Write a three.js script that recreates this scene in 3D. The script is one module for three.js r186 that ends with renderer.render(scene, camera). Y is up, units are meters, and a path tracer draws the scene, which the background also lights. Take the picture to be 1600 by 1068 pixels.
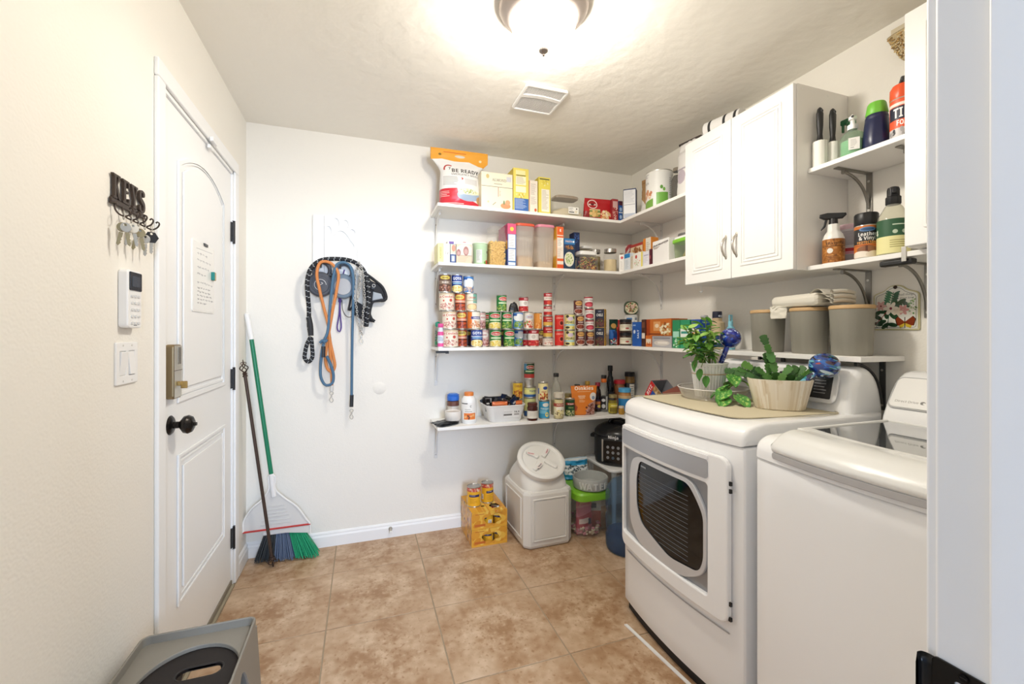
import * as THREE from 'three';
import { RoundedBoxGeometry } from 'three/addons/geometries/RoundedBoxGeometry.js';
import { mergeGeometries, toCreasedNormals } from 'three/addons/utils/BufferGeometryUtils.js';
import { ImprovedNoise } from 'three/addons/math/ImprovedNoise.js';
import { RectAreaLightUniformsLib } from 'three/addons/lights/RectAreaLightUniformsLib.js';
import { FontLoader } from 'three/addons/loaders/FontLoader.js';
import { TextGeometry } from 'three/addons/geometries/TextGeometry.js';

// ---------- camera, sky, lights, exposure ----------
const scene = new THREE.Scene();
const EYE = 1.3, FOCAL = 674;
const camera = new THREE.PerspectiveCamera(2 * Math.atan(534 / FOCAL) * 180 / Math.PI, 1600 / 1068, 0.02, 60);
camera.position.set(0, EYE, 0);
camera.rotation.y = -Math.atan(233 / FOCAL);
camera.setViewOffset(1600, 1068, 0, 14, 1600, 1068);
scene.background = new THREE.Color(0.42, 0.52, 0.7);
RectAreaLightUniformsLib.init();
const renderer = new THREE.WebGLRenderer({ antialias: true });
renderer.toneMapping = THREE.LinearToneMapping;
renderer.toneMappingExposure = 0.91;
renderer.shadowMap.enabled = true;
const WARM = new THREE.Color(1, 0.945, 0.85), DAY = new THREE.Color(0.58, 0.74, 1);
const LAMP_POWER = 2.3, LAMP_DOWN = 1.9, LAMP_GLOW = 3.2, DAY_POWER = 60;
// daylight of the hall window, as large as its glass
const daylight = new THREE.RectAreaLight(DAY, DAY_POWER, 0.56, 1.25);
daylight.name = 'window_daylight'; daylight.position.set(0.42, 1.6, 2.36); daylight.lookAt(0.42, 1.6, 0);
scene.add(daylight);
const lampLight = new THREE.PointLight(WARM, LAMP_POWER);
lampLight.name = 'ceiling_lamp_light'; lampLight.position.set(0.637, 2.405, -1.483); lampLight.castShadow = true; lampLight.shadow.radius = 4;
scene.add(lampLight);
// the dome sends more of its light down than up
const lampDown = new THREE.SpotLight(WARM, LAMP_DOWN, 0, 1.54, 0.2);
lampDown.name = 'ceiling_lamp_downlight'; lampDown.position.set(0.637, 2.405, -1.483); lampDown.target.position.set(0.637, 0, -1.483); lampDown.castShadow = true; lampDown.shadow.radius = 4;
scene.add(lampDown, lampDown.target);

// ---------- helpers ----------
let seed = 20241;
const rnd = () => { seed = (seed + 0x6d2b79f5) | 0; let t = Math.imul(seed ^ (seed >>> 15), 1 | seed); t = (t + Math.imul(t ^ (t >>> 7), 61 | t)) ^ t; return ((t ^ (t >>> 14)) >>> 0) / 4294967296; };
const rr = (a, b) => a + (b - a) * rnd();
const PI = Math.PI, V2 = (x, y) => new THREE.Vector2(x, y), V3 = (a) => new THREE.Vector3(a[0], a[1], a[2]);
const noise3 = new ImprovedNoise();
const used = new Map();
function numbered(n) { const k = used.get(n) ?? 0; used.set(n, k + 1); return k ? n + '_' + String(k).padStart(3, '0') : n; }
const mats = new Map();
function M(color, rough = 0.5, metal = 0, more) {
  const key = color + '|' + rough + '|' + metal + '|' + (more ? Object.keys(more).map((k) => k + (more[k]?.uuid ?? more[k])).join() : '');
  if (!mats.has(key)) {
    const phys = more && ['transmission', 'clearcoat', 'sheen', 'ior'].some((k) => k in more);
    mats.set(key, new THREE[phys ? 'MeshPhysicalMaterial' : 'MeshStandardMaterial']({ color, roughness: rough, metalness: metal, side: THREE.DoubleSide, ...more }));
  }
  return mats.get(key);
}
const mapped = (t, rough = 0.45, more) => (t.sprite ? { print: t, mat: M(0xffffff, rough, 0, { map: t.t, ...more }) } : M(0xffffff, rough, 0, { map: t, ...more }));
const glass = (color = 0xffffff, rough = 0.03) => M(color, rough, 0, { transmission: 1, ior: 1.3 });
function obj(name, geos, mat, parent) {
  const g = Array.isArray(geos) ? mergeGeometries(geos.map((x) => (x.index ? x.toNonIndexed() : x)).map((x) => { for (const k of Object.keys(x.attributes)) if (!['position', 'normal', 'uv'].includes(k)) x.deleteAttribute(k); return x; })) : geos;
  const m = mat.print ? new THREE.Mesh(onSheet(g, mat.print), mat.mat) : new THREE.Mesh(g, mat);
  m.name = parent ? name : numbered(name); m.castShadow = m.receiveShadow = true;
  (parent ?? scene).add(m);
  return m;
}
function tag(o, label, category, group) { o.userData.label = label; o.userData.category = category; if (group) o.userData.group = group; return o; }
// a thing stands at x across the room, height y, depth d in front of the camera
function thing(name, label, category, x = 0, y = 0, d = 0, turn = 0, group) {
  const o = new THREE.Group(); o.name = numbered(name); scene.add(o);
  o.position.set(x, y, -d); o.rotation.y = turn;
  return tag(o, label, category, group);
}
function struct(name, geos, mat) { const m = obj(name, geos, mat); m.userData.kind = 'structure'; return m; }
const box = (w, h, d, x = 0, y = 0, z = 0, r = 0) => (r ? new RoundedBoxGeometry(w, h, d, 2, Math.min(r, w / 2.02, h / 2.02, d / 2.02)) : new THREE.BoxGeometry(w, h, d)).translate(x, y, z);
// box between two corners given as x, y, depth
const span = (x0, x1, y0, y1, d0, d1, r = 0) => box(x1 - x0, y1 - y0, d1 - d0, (x0 + x1) / 2, (y0 + y1) / 2, -(d0 + d1) / 2, r);
const cyl = (r0, r1, h, x = 0, y = 0, z = 0, n = 24, open = false) => new THREE.CylinderGeometry(r1, r0, h, n, 1, open).translate(x, y, z);
const ball = (r, x = 0, y = 0, z = 0, sx = 1, sy = 1, sz = 1, n = 20) => new THREE.SphereGeometry(r, n, Math.ceil(n * 0.7)).scale(sx, sy, sz).translate(x, y, z);
// a label wrapped round a can or bottle, its picture once on each half
const sleeve = (r1, r0, y0, y1, n = 16) => mergeGeometries([0, 1].map((k) => new THREE.CylinderGeometry(r1, r0, y1 - y0, n, 1, true, k * PI - PI / 2, PI).translate(0, (y0 + y1) / 2, 0)));
const lathe = (pts, n = 32) => toCreasedNormals(new THREE.LatheGeometry(pts.map((p) => V2(Math.max(p[0], 1e-5), p[1])), n), 0.7);
const curve = (pts, closed = false) => new THREE.CatmullRomCurve3(pts.map(V3), closed, 'centripetal');
const tube = (pts, r, n = 40, k = 8, closed = false) => new THREE.TubeGeometry(curve(pts, closed), n, r, k, closed);
function poly(pts) { const s = new THREE.Shape(); pts.forEach((p, i) => (i ? s.lineTo(p[0], p[1]) : s.moveTo(p[0], p[1]))); s.closePath(); return s; }
function rrect(w, h, r, cx = 0, cy = 0) {
  const s = new THREE.Shape(), a = cx - w / 2, b = cx + w / 2, c = cy - h / 2, d = cy + h / 2;
  s.moveTo(a + r, c); s.lineTo(b - r, c); s.absarc(b - r, c + r, r, -PI / 2, 0); s.lineTo(b, d - r); s.absarc(b - r, d - r, r, 0, PI / 2);
  s.lineTo(a + r, d); s.absarc(a + r, d - r, r, PI / 2, PI); s.lineTo(a, c + r); s.absarc(a + r, c + r, r, PI, 1.5 * PI);
  return s;
}
const ell = (rx, ry, cx = 0, cy = 0) => { const s = new THREE.Shape(); s.absellipse(cx, cy, rx, ry, 0, 2 * PI); return s; };
const ext = (s, depth, bev = 0, seg = 10) => new THREE.ExtrudeGeometry(s, { depth: Math.max(depth - 2 * bev, 1e-4), bevelEnabled: bev > 0, bevelThickness: bev, bevelSize: bev, bevelOffset: -bev, bevelSegments: 2, curveSegments: seg }).translate(0, 0, bev);
const holed = (s, ...holes) => { s.holes.push(...holes.map((h) => new THREE.Path(h.getPoints(24)))); return s; };
// a flat shape drawn in (depth, height) turned to face +x from the plane x
const faceX = (g, x) => g.rotateY(PI / 2).translate(x, 0, 0);
const lay = (g) => g.rotateX(-PI / 2);
// pictures for printed surfaces: a base colour and a list of marks in fractions of the picture
const sheets = [];
let sheet = null;
function texture(cv) { const t = new THREE.CanvasTexture(cv); t.colorSpace = THREE.SRGBColorSpace; t.wrapS = t.wrapT = THREE.RepeatWrapping; t.magFilter = THREE.LinearFilter; return t; }
function paint(c, w, h, bg, ops) {
  c.fillStyle = bg; c.fillRect(0, 0, w, h); c.textAlign = 'center'; c.textBaseline = 'middle';
  for (const [k, ...a] of ops) {
    if (k === 'r') { c.fillStyle = a[4]; c.fillRect(a[0] * w, a[1] * h, a[2] * w, a[3] * h); }
    else if (k === 'e') { c.fillStyle = a[4]; c.beginPath(); c.ellipse(a[0] * w, a[1] * h, a[2] * w, a[3] * h, 0, 0, 2 * PI); c.fill(); }
    else if (k === 't') { c.fillStyle = a[4]; c.font = (a[5] ?? 'bold') + ' ' + Math.round(a[3] * h) + 'px ' + (a[6] ?? 'sans-serif'); c.save(); c.translate(a[1] * w, a[2] * h); if (a[7]) c.rotate(a[7]); const m = c.measureText(a[0]).width; if (!a[7] && m > 0.94 * w) c.scale(0.94 * w / m, 1); c.fillText(a[0], 0, 0); c.restore(); }
    else if (k === 'd') { for (let i = 0; i < a[5]; i++) { const an = rr(0, 2 * PI), q = Math.sqrt(rnd()); c.fillStyle = a[4][Math.floor(rnd() * a[4].length)]; c.beginPath(); c.ellipse((a[0] + a[2] * q * Math.cos(an)) * w, (a[1] + a[3] * q * Math.sin(an)) * h, a[6] * w * rr(0.6, 1.3), a[6] * w * rr(0.5, 1), an, 0, 2 * PI); c.fill(); } }
    else if (k === 'l') { c.fillStyle = a[5]; for (let i = 0; i < a[4]; i++) c.fillRect(a[0] * w, (a[1] + (a[3] * i) / a[4]) * h, a[2] * w * rr(0.55, 1), Math.max(1, (a[3] / a[4]) * h * 0.35)); }
    else if (k === 'p') { c.fillStyle = a[1]; c.beginPath(); a[0].forEach((p, i) => (i ? c.lineTo(p[0] * w, p[1] * h) : c.moveTo(p[0] * w, p[1] * h))); c.fill(); }
    else if (k === 's') { c.strokeStyle = a[1]; c.lineWidth = a[2]; c.beginPath(); a[0].forEach((p, i) => (i ? c.lineTo(p[0] * w, p[1] * h) : c.moveTo(p[0] * w, p[1] * h))); c.stroke(); }
    else if (k === 'f') a[0](c, w, h);
  }
}
// a print on a shared sheet: its material and the corner of the sheet that it fills
function T(w, h, bg, ...ops) {
  const S = 2048;
  if (!sheet || (sheet.x + w + 4 > S && sheet.y + sheet.row + h + 4 > S) || sheet.y + h + 4 > S) { const cv = document.createElement('canvas'); cv.width = cv.height = S; sheet = { cv, t: texture(cv), x: 0, y: 0, row: 0 }; sheets.push(sheet); }
  if (sheet.x + w + 4 > S) { sheet.x = 0; sheet.y += sheet.row + 4; sheet.row = 0; }
  const c = sheet.cv.getContext('2d'), { x, y } = sheet;
  c.save(); c.fillStyle = bg; c.fillRect(x, y, w + 4, h + 4); c.translate(x + 2, y + 2); c.beginPath(); c.rect(0, 0, w, h); c.clip(); paint(c, w, h, bg, ops); c.restore();
  sheet.x += w + 4; sheet.row = Math.max(sheet.row, h + 0);
  return { sprite: [(x + 2.5) / S, 1 - (y + h + 1.5) / S, (w - 1) / S, (h - 1) / S], t: sheet.t, id: x + '_' + y + '_' + sheets.length };
}
// a print of its own, for patterns that repeat
function TR(w, h, bg, ...ops) { const cv = document.createElement('canvas'); cv.width = w; cv.height = h; paint(cv.getContext('2d'), w, h, bg, ops); return texture(cv); }
const placed = new Map();
function onSheet(g, s) {
  const key = g.uuid + s.id;
  if (!placed.has(key)) {
    const q = g.clone(), u = q.attributes.uv, [a, b, w, h] = s.sprite, k = (v) => Math.min(1, Math.max(0, v));
    for (let i = 0; i < u.count; i++) u.setXY(i, a + w * k(u.getX(i)), b + h * k(u.getY(i)));
    placed.set(key, q);
  }
  return placed.get(key);
}
function dataTex(n, fn, srgb) {
  const a = new Uint8Array(n * n * 4);
  for (let y = 0; y < n; y++) for (let x = 0; x < n; x++) { const v = fn(x / n, y / n), i = (y * n + x) * 4; for (let k = 0; k < 3; k++) a[i + k] = Math.max(0, Math.min(255, Array.isArray(v) ? v[k] : v)); a[i + 3] = 255; }
  const t = new THREE.DataTexture(a, n, n); t.magFilter = THREE.LinearFilter; t.minFilter = THREE.LinearMipmapLinearFilter; t.generateMipmaps = true; t.wrapS = t.wrapT = THREE.RepeatWrapping;
  if (srgb) t.colorSpace = THREE.SRGBColorSpace; t.needsUpdate = true;
  return t;
}
// noise that repeats over the unit square
function tnoise(u, v, f, s) {
  const a = 2 * PI; const n = (x, y) => noise3.noise(x * f + s * 7.3, y * f + s * 3.1, s);
  const sm = (t) => t * t * (3 - 2 * t), wu = sm(u), wv = sm(v);
  return (n(u, v) * (1 - wu) + n(u - 1, v) * wu) * (1 - wv) + (n(u, v - 1) * (1 - wu) + n(u - 1, v - 1) * wu) * wv;
}
// uv in metres from the dominant direction of each face
function metric(g, s = 1) {
  g = g.index ? g.toNonIndexed() : g;
  const p = g.attributes.position, n = g.attributes.normal, uv = new Float32Array(p.count * 2);
  for (let i = 0; i < p.count; i++) {
    const ax = Math.abs(n.getX(i)), ay = Math.abs(n.getY(i)), az = Math.abs(n.getZ(i)), x = p.getX(i), y = p.getY(i), z = p.getZ(i);
    const [a, b] = ax > ay && ax > az ? [z, y] : ay > az ? [x, z] : [x, y];
    uv[2 * i] = a * s; uv[2 * i + 1] = b * s;
  }
  g.setAttribute('uv', new THREE.BufferAttribute(uv, 2));
  return g;
}
function planar(g, w, h, x0 = -w / 2, y0 = 0) { // uv over the x, y extent of the picture
  const p = g.attributes.position, uv = new Float32Array(p.count * 2);
  for (let i = 0; i < p.count; i++) { uv[2 * i] = (p.getX(i) - x0) / w; uv[2 * i + 1] = (p.getY(i) - y0) / h; }
  g.setAttribute('uv', new THREE.BufferAttribute(uv, 2)); return g;
}
function warp(g, fn) { const p = g.attributes.position; for (let i = 0; i < p.count; i++) { const v = fn(p.getX(i), p.getY(i), p.getZ(i)); p.setXYZ(i, v[0], v[1], v[2]); } g.computeVertexNormals(); return g; }
// loft of closed rings: rows of [y, halfWidth, halfDepth, power, cx, cz]
function loft(rows, n = 36, caps = true) {
  const P = [], U = [], I = [];
  rows.forEach(([y, a, b, e = 2, cx = 0, cz = 0], j) => {
    for (let i = 0; i <= n; i++) {
      const t = (i / n) * 2 * PI + PI / 2, c = Math.cos(t), s = Math.sin(t);
      P.push(cx + a * Math.sign(c) * Math.abs(c) ** (2 / e), y, cz + b * Math.sign(s) * Math.abs(s) ** (2 / e)); U.push(1 - i / n, j / (rows.length - 1));
    }
  });
  const m = n + 1;
  for (let j = 0; j < rows.length - 1; j++) for (let i = 0; i < n; i++) { const a = j * m + i, b = a + 1, c = a + m, d = c + 1; I.push(a, c, b, b, c, d); }
  if (caps) for (const j of [0, rows.length - 1]) {
    const k = P.length / 3, r = rows[j]; P.push(r[4] ?? 0, r[0], r[5] ?? 0); U.push(0.5, j ? 1 : 0);
    for (let i = 0; i < n; i++) j ? I.push(j * m + i, k, j * m + i + 1) : I.push(i, i + 1, k);
  }
  const g = new THREE.BufferGeometry();
  g.setAttribute('position', new THREE.Float32BufferAttribute(P, 3)); g.setAttribute('uv', new THREE.Float32BufferAttribute(U, 2)); g.setIndex(I); g.computeVertexNormals();
  return toCreasedNormals(g, 0.6);
}
// a filled pouch: half width and half thickness along its height, pictures laid flat over its front
function pouch(w, h, t, wide = (v) => 1, thick = (v) => Math.sin(Math.min(1, v * 1.15 + 0.12) * PI), crease = 0.003) {
  const n = 22, m = 28, P = [], U = [], I = [];
  for (let j = 0; j <= n; j++) for (let i = 0; i <= m; i++) {
    const v = j / n, a = (i / m) * 2 * PI, c = Math.cos(a), s = Math.sin(a), x = (w / 2) * wide(v) * c;
    const z = (t / 2) * Math.max(0.03, thick(v)) * Math.sign(s) * Math.abs(s) ** 0.8 + crease * noise3.noise(x * 45, v * h * 45, s > 0 ? 1 : 5);
    P.push(x, v * h, z); U.push(x / w + 0.5, v);
  }
  for (let j = 0; j < n; j++) for (let i = 0; i < m; i++) { const a = j * (m + 1) + i, b = a + 1, c = a + m + 1; I.push(a, c, b, b, c, c + 1); }
  for (const j of [0, n]) { const k = P.length / 3; P.push(0, (j / n) * h, 0); U.push(0.5, j / n); for (let i = 0; i < m; i++) { const a = j * (m + 1) + i; j ? I.push(a, k, a + 1) : I.push(a, a + 1, k); } }
  const g = new THREE.BufferGeometry();
  g.setAttribute('position', new THREE.Float32BufferAttribute(P, 3)); g.setAttribute('uv', new THREE.Float32BufferAttribute(U, 2)); g.setIndex(I); g.computeVertexNormals();
  return g;
}
const steel = M(0xc6c3bd, 0.32, 0.9), white = M(0xf5f4f2, 0.4), whiteGloss = M(0xf0f0ef, 0.22, 0, { clearcoat: 0.5 }), blackPlastic = M(0x17171a, 0.42), bronze = M(0x2c2522, 0.38, 0.7), pewter = M(0x8d8a84, 0.35, 0.85), nickel = M(0xc2bdb4, 0.32, 0.9);
const font = await new FontLoader().loadAsync('fonts/droid/droid_serif_bold.typeface.json');
const fontSans = await new FontLoader().loadAsync('fonts/droid/droid_sans_bold.typeface.json');

// ---------- the setting ----------
const XL = -0.638, XR = 1.97, DB = 2.86, DF = 0.32, CH = 2.52;   // left wall, right wall, back wall, front wall, ceiling
const peel = dataTex(512, (u, v) => 128 + 60 * tnoise(u, v, 60, 1) + 45 * tnoise(u, v, 28, 2));
const knock = dataTex(512, (u, v) => { const a = tnoise(u, v, 9, 3) + 0.5 * tnoise(u, v, 22, 4); return 120 + 90 * Math.max(-0.25, Math.min(0.25, a)) / 0.25 * 0.5 + 18 * tnoise(u, v, 70, 5); });
const wallPaint = M(0xf6f2e9, 0.85, 0, { bumpMap: peel, bumpScale: 0.0014 });
const ceilPaint = M(0xf9f5ec, 0.9, 0, { bumpMap: knock, bumpScale: 0.0032 });
const trimPaint = M(0xf9f9f8, 0.45);
const wall = (name, ...s) => struct(name, metric(span(...s), 1 / 0.45), wallPaint);
const joined = (name, list, mat, k = 1 / 0.45) => struct(name, list.map((s) => metric(span(...s), k)), mat);
const DD0 = 1.755, DD1 = 2.583, DT = 2.13; // door opening along the left wall
joined('wall_left', [[XL - 0.12, XL, 0, CH, DF - 0.12, DD0], [XL - 0.12, XL, 0, CH, DD1, DB], [XL - 0.12, XL, DT, CH, DD0, DD1]], wallPaint);
wall('wall_back', XL - 0.12, XR + 0.12, 0, CH, DB, DB + 0.12);
wall('wall_right', XR, XR + 0.12, 0, CH, DF - 0.12, DB);
const OX0 = -0.27, OX1 = 0.65, OD0 = 0.2, OD1 = 0.3245; // the doorway the picture is taken through
joined('wall_front', [[XL, OX0 - 0.02, 0, CH, OD0, DF], [OX1 + 0.02, XR, 0, CH, OD0, DF], [OX0 - 0.02, OX1 + 0.02, 2.08, CH, OD0, DF]], wallPaint);
struct('ceiling', metric(span(XL - 0.12, XR + 0.12, CH, CH + 0.1, OD0, DB + 0.12), 1 / 0.9), ceilPaint);
// hall behind the camera, closed, with its window
joined('wall_hall', [[-1.5, -1.4, 0, CH, -2.5, 0.2], [2.1, 2.2, 0, CH, -2.5, 0.2], [-1.5, 2.2, 0, 0.95, -2.5, -2.4], [-1.5, 2.2, 2.25, CH, -2.5, -2.4], [-1.5, 0.09, 0.95, 2.25, -2.5, -2.4], [0.75, 2.2, 0.95, 2.25, -2.5, -2.4], [-1.4, XL, 0, CH, 0.2, 0.3], [XR, 2.1, 0, CH, 0.2, 0.3]], M(0x9aa4b2, 0.9));
struct('ceiling_hall', metric(span(-1.5, 2.2, CH, CH + 0.1, -2.5, 0.2)), ceilPaint);
struct('window_1', [span(0.09, 0.75, 0.95, 1, -2.47, -2.41), span(0.09, 0.75, 2.2, 2.25, -2.47, -2.41), span(0.09, 0.14, 1, 2.2, -2.47, -2.41), span(0.7, 0.75, 1, 2.2, -2.47, -2.41), span(0.4, 0.44, 1, 2.2, -2.47, -2.41)], trimPaint);
{ const w = scene.children.at(-1); obj('pane', [span(0.14, 0.4, 1, 2.2, -2.45, -2.444)], glass(), w); obj('pane', [span(0.44, 0.7, 1, 2.2, -2.45, -2.444)], glass(), w); }
// floor: grout bed with a mesh per tile
const PITCH = 0.4735, TX0 = -0.153, TD0 = 1.577;
const floorBed = struct('floor', metric(span(-1.5, 2.2, -0.12, -0.002, -2.5, DB + 0.12)), M(0xa8977f, 0.95));
function tileTex(s) {
  return dataTex(384, (u, v) => {
    const a = tnoise(u, v, 3.2, s) * 0.9 + tnoise(u, v, 8, s + 9) * 0.6 + tnoise(u, v, 19, s + 17) * 0.35;
    const pit = Math.max(0, tnoise(u, v, 34, s + 31) - 0.22) * 1.5 + Math.max(0, tnoise(u, v, 70, s + 40) - 0.25) * 0.9, light = Math.max(0, tnoise(u, v, 26, s + 50) - 0.2) * 0.8;
    const t = Math.max(0, Math.min(1, 0.42 - a * 0.8 + pit * 1.1 + 0.5 * Math.max(0, tnoise(u, v, 15, s + 60)))), l = Math.min(0.5, light);
    return [0, 1, 2].map((k) => ([214, 187, 158][k] * (1 - t) + [164, 126, 90][k] * t) * (1 - l) + [232, 214, 190][k] * l);
  }, true);
}
const tileMats = [11, 23, 37, 53].map((s) => M(0xffffff, 0.4, 0, { map: tileTex(s), bumpMap: peel, bumpScale: 0.0008 }));
const tileGeo = new Map();
for (let i = -2; i < 5; i++) for (let j = -6; j < 3; j++) {
  const x0 = Math.max(TX0 + PITCH * i + 0.0025, i < -1 ? -9 : XL), x1 = Math.min(TX0 + PITCH * (i + 1) - 0.0025, XR), d0 = TD0 + PITCH * j + 0.0025, d1 = Math.min(TD0 + PITCH * (j + 1) - 0.0025, DB);
  const a0 = i === -2 ? XL : Math.max(x0, XL);
  if (x1 - a0 < 0.01 || d1 - d0 < 0.01) continue;
  const key = [x1 - a0, d1 - d0].map((v) => v.toFixed(4)).join();
  if (!tileGeo.has(key)) tileGeo.set(key, metric(box(x1 - a0, 0.008, d1 - d0, 0, 0, 0, 0.002), 1 / PITCH));
  const k = Math.floor(rnd() * 4), m = obj('floor_tile', tileGeo.get(key), tileMats[k], floorBed);
  m.position.set((a0 + x1) / 2, -0.004 + rr(0, 0.0006), -(d0 + d1) / 2);
  if (key.split(',').every((v) => v === '0.4685')) m.rotation.y = Math.floor(rnd() * 4) * PI / 2;
}
// baseboards
const baseShape = [[0, 0], [0.014, 0], [0.014, 0.062], [0.009, 0.072], [0.009, 0.08], [0.004, 0.088], [0, 0.09]];
struct('baseboard_back', ext(poly(baseShape), XR - XL).rotateY(-PI / 2).translate(XR, 0, -DB), trimPaint);
struct('baseboard_left', [ext(poly(baseShape), DB - 2.655).translate(XL, 0, -DB), ext(poly(baseShape), 1.683 - DF).translate(XL, 0, -1.683)], trimPaint);
struct('baseboard_right', ext(poly(baseShape.map(([x, y]) => [-x, y])), DB - DF).translate(XR, 0, -DB), trimPaint);
// door casing on the left wall (trim_1) and the frame the camera looks through (trim_2)
const cas = (d0, d1, y0, y1) => span(XL, XL + 0.014, y0, y1, d0, d1, 0.005);
struct('trim_1', [cas(1.693, 1.75, 0, 2.135), cas(2.588, 2.65, 0, 2.135), cas(1.693, 2.65, 2.136, 2.197), span(XL - 0.12, XL + 0.004, 0, DT, DD0 - 0.002, DD0 + 0.013), span(XL - 0.12, XL + 0.004, 0, DT, DD1 - 0.012, DD1), span(XL - 0.12, XL + 0.004, 2.118, DT, DD0, DD1)], trimPaint);
const frameRight = struct('trim_2', [span(OX1, OX1 + 0.02, 0, 2.08, OD0 - 0.01, OD1, 0.004), span(OX1 - 0.012, OX1, 0, 2.07, OD0 - 0.005, 0.272, 0.003), span(OX0 - 0.02, OX0, 0, 2.08, OD0, OD1), span(OX0 - 0.02, OX1 + 0.02, 2.06, 2.08, OD0, OD1), span(OX1 + 0.006, OX1 + 0.065, 0, 2.12, OD1 - 0.004, OD1 + 0.012, 0.004), span(OX0 - 0.065, OX0 - 0.005, 0, 2.12, OD1 - 0.004, OD1 + 0.012, 0.004)], trimPaint);
{ // black strike plate on the near jamb
  const t = thing('strike_plate', 'black metal strike plate with a curved lip on the white door jamb', 'strike plate', OX1, 0.885, 0.3);
  const s = holed(rrect(0.052, 0.057, 0.006), rrect(0.018, 0.026, 0.004, 0.004, 0));
  obj('plate', ext(s, 0.003, 0.0006).rotateY(-PI / 2), M(0x0c0c0d, 0.3, 0.4), t);
  obj('lip', tube([[-0.001, 0, -0.024], [-0.002, 0, -0.031], [-0.005, 0, -0.035], [-0.011, 0, -0.036]], 0.0018, 12, 6).scale(1, 15, 1), M(0x0c0c0d, 0.3, 0.4), t);
  for (const y of [0.022, -0.022]) { const sc = obj('screw', cyl(0.004, 0.0045, 0.002).rotateZ(PI / 2).translate(-0.0035, y, 0.004), M(0x1c1c1e, 0.25, 0.8), t); obj('slot', box(0.0006, 0.0012, 0.006, -0.0047, y, 0.004), blackPlastic, sc); }
}
// the door itself
const door = struct('door_1', span(XL - 0.045, XL - 0.004, 0.03, 2.116, 1.77, 2.568, 0.002), trimPaint);
{
  const arch = (i) => { const a = -1.885 - i, b = -2.45 + i, s = new THREE.Shape(), y0 = 1.045 + i, y1 = 1.93 - i * 0.5; s.moveTo(-a, y0); s.lineTo(-a, y1); s.quadraticCurveTo(-(a + b) / 2, y1 + 0.15, -b, y1); s.lineTo(-b, y0); s.closePath(); return s; };
  const low = (i) => poly([[1.885 + i, 0.3 + i], [2.45 - i, 0.3 + i], [2.45 - i, 0.855 - i], [1.885 + i, 0.855 - i]]);
  for (const f of [arch, low]) {
    const put = (n, s, t, b) => obj(n, faceX(ext(s, t, b), XL - 0.004), trimPaint, door);
    put('panel_moulding', holed(f(0), f(0.016)), 0.008, 0.0035); put('panel_moulding', holed(f(0.024), f(0.034)), 0.005, 0.002); put('raised_panel', f(0.05), 0.007, 0.0034);
  }
  for (const y of [1.82, 1.065, 0.245]) { const h = obj('hinge', [cyl(0.008, 0.008, 0.105, XL + 0.006, y, -2.578, 14), span(XL - 0.003, XL + 0.002, y - 0.05, y + 0.05, 2.56, 2.596)], blackPlastic, door); obj('hinge_pin', [cyl(0.006, 0.009, 0.006, XL + 0.006, y + 0.055, -2.578, 12), cyl(0.009, 0.006, 0.006, XL + 0.006, y - 0.055, -2.578, 12)], blackPlastic, h); }
  obj('weather_strip', span(XL - 0.03, XL + 0.002, 0.008, 0.03, 1.77, 2.568), M(0x8a8272, 0.7), door);
  // knob
  const k = obj('knob', lathe([[0, 0.05], [0.013, 0.049], [0.027, 0.042], [0.033, 0.03], [0.03, 0.018], [0.018, 0.009], [0.012, 0.004], [0.012, -0.02], [0.016, -0.022]]).rotateZ(-PI / 2).translate(XL + 0.02, 0.975, -1.83), M(0x33302e, 0.25, 0.8), door);
  obj('rosette', lathe([[0, 0.011], [0.02, 0.011], [0.029, 0.007], [0.034, 0.002], [0.034, 0]]).rotateZ(-PI / 2).translate(XL - 0.004, 0.975, -1.83), M(0x33302e, 0.28, 0.8), k);
  obj('turn_button', cyl(0.006, 0.007, 0.008, 0, 0, 0, 14).rotateZ(PI / 2).translate(XL + 0.072, 0.975, -1.83), M(0x33302e, 0.25, 0.8), k);
  const dl = obj('deadbolt_cover', ext(rrect(0.07, 0.19, 0.012), 0.026, 0.005).rotateY(PI / 2).translate(XL - 0.004, 1.165, -1.822), M(0x958262, 0.32, 0.75), door);
  dl.userData.label = 'brass keypad deadbolt cover';
  obj('seam', span(XL + 0.0222, XL + 0.0232, 1.168, 1.17, 1.787, 1.857), M(0x4a3a20, 0.5), dl);
  obj('face_plate', span(XL + 0.0215, XL + 0.0228, 1.075, 1.255, 1.792, 1.852, 0.0006), M(0xc6c0b2, 0.28, 0.8), dl); obj('slide_plate', span(XL + 0.0226, XL + 0.024, 1.19, 1.25, 1.82, 1.846, 0.0005), M(0x8a857a, 0.25, 0.85), dl);
  obj('thumb_turn', [span(XL + 0.022, XL + 0.034, 1.115, 1.13, 1.81, 1.836, 0.003), span(XL + 0.03, XL + 0.05, 1.105, 1.13, 1.82, 1.826, 0.002)], M(0xb0935a, 0.28, 0.85), dl);
}
struct('trim_3', span(XL - 0.03, XL + 0.012, 0, 0.008, 1.77, 2.568), M(0xb0a68e, 0.5));
{ // small sensor over the door
  const d = 2.207, t = thing('door_sensor', 'small white magnetic contact sensor clipped at the top edge of the door', 'sensor', XL + 0.002, 2.125, d);
  obj('magnet', box(0.012, 0.016, 0.045, 0.008, -0.018, 0, 0.002), white, t); obj('sensor_case', box(0.014, 0.02, 0.06, 0.02, 0.012, 0, 0.003), white, t);
}
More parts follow.
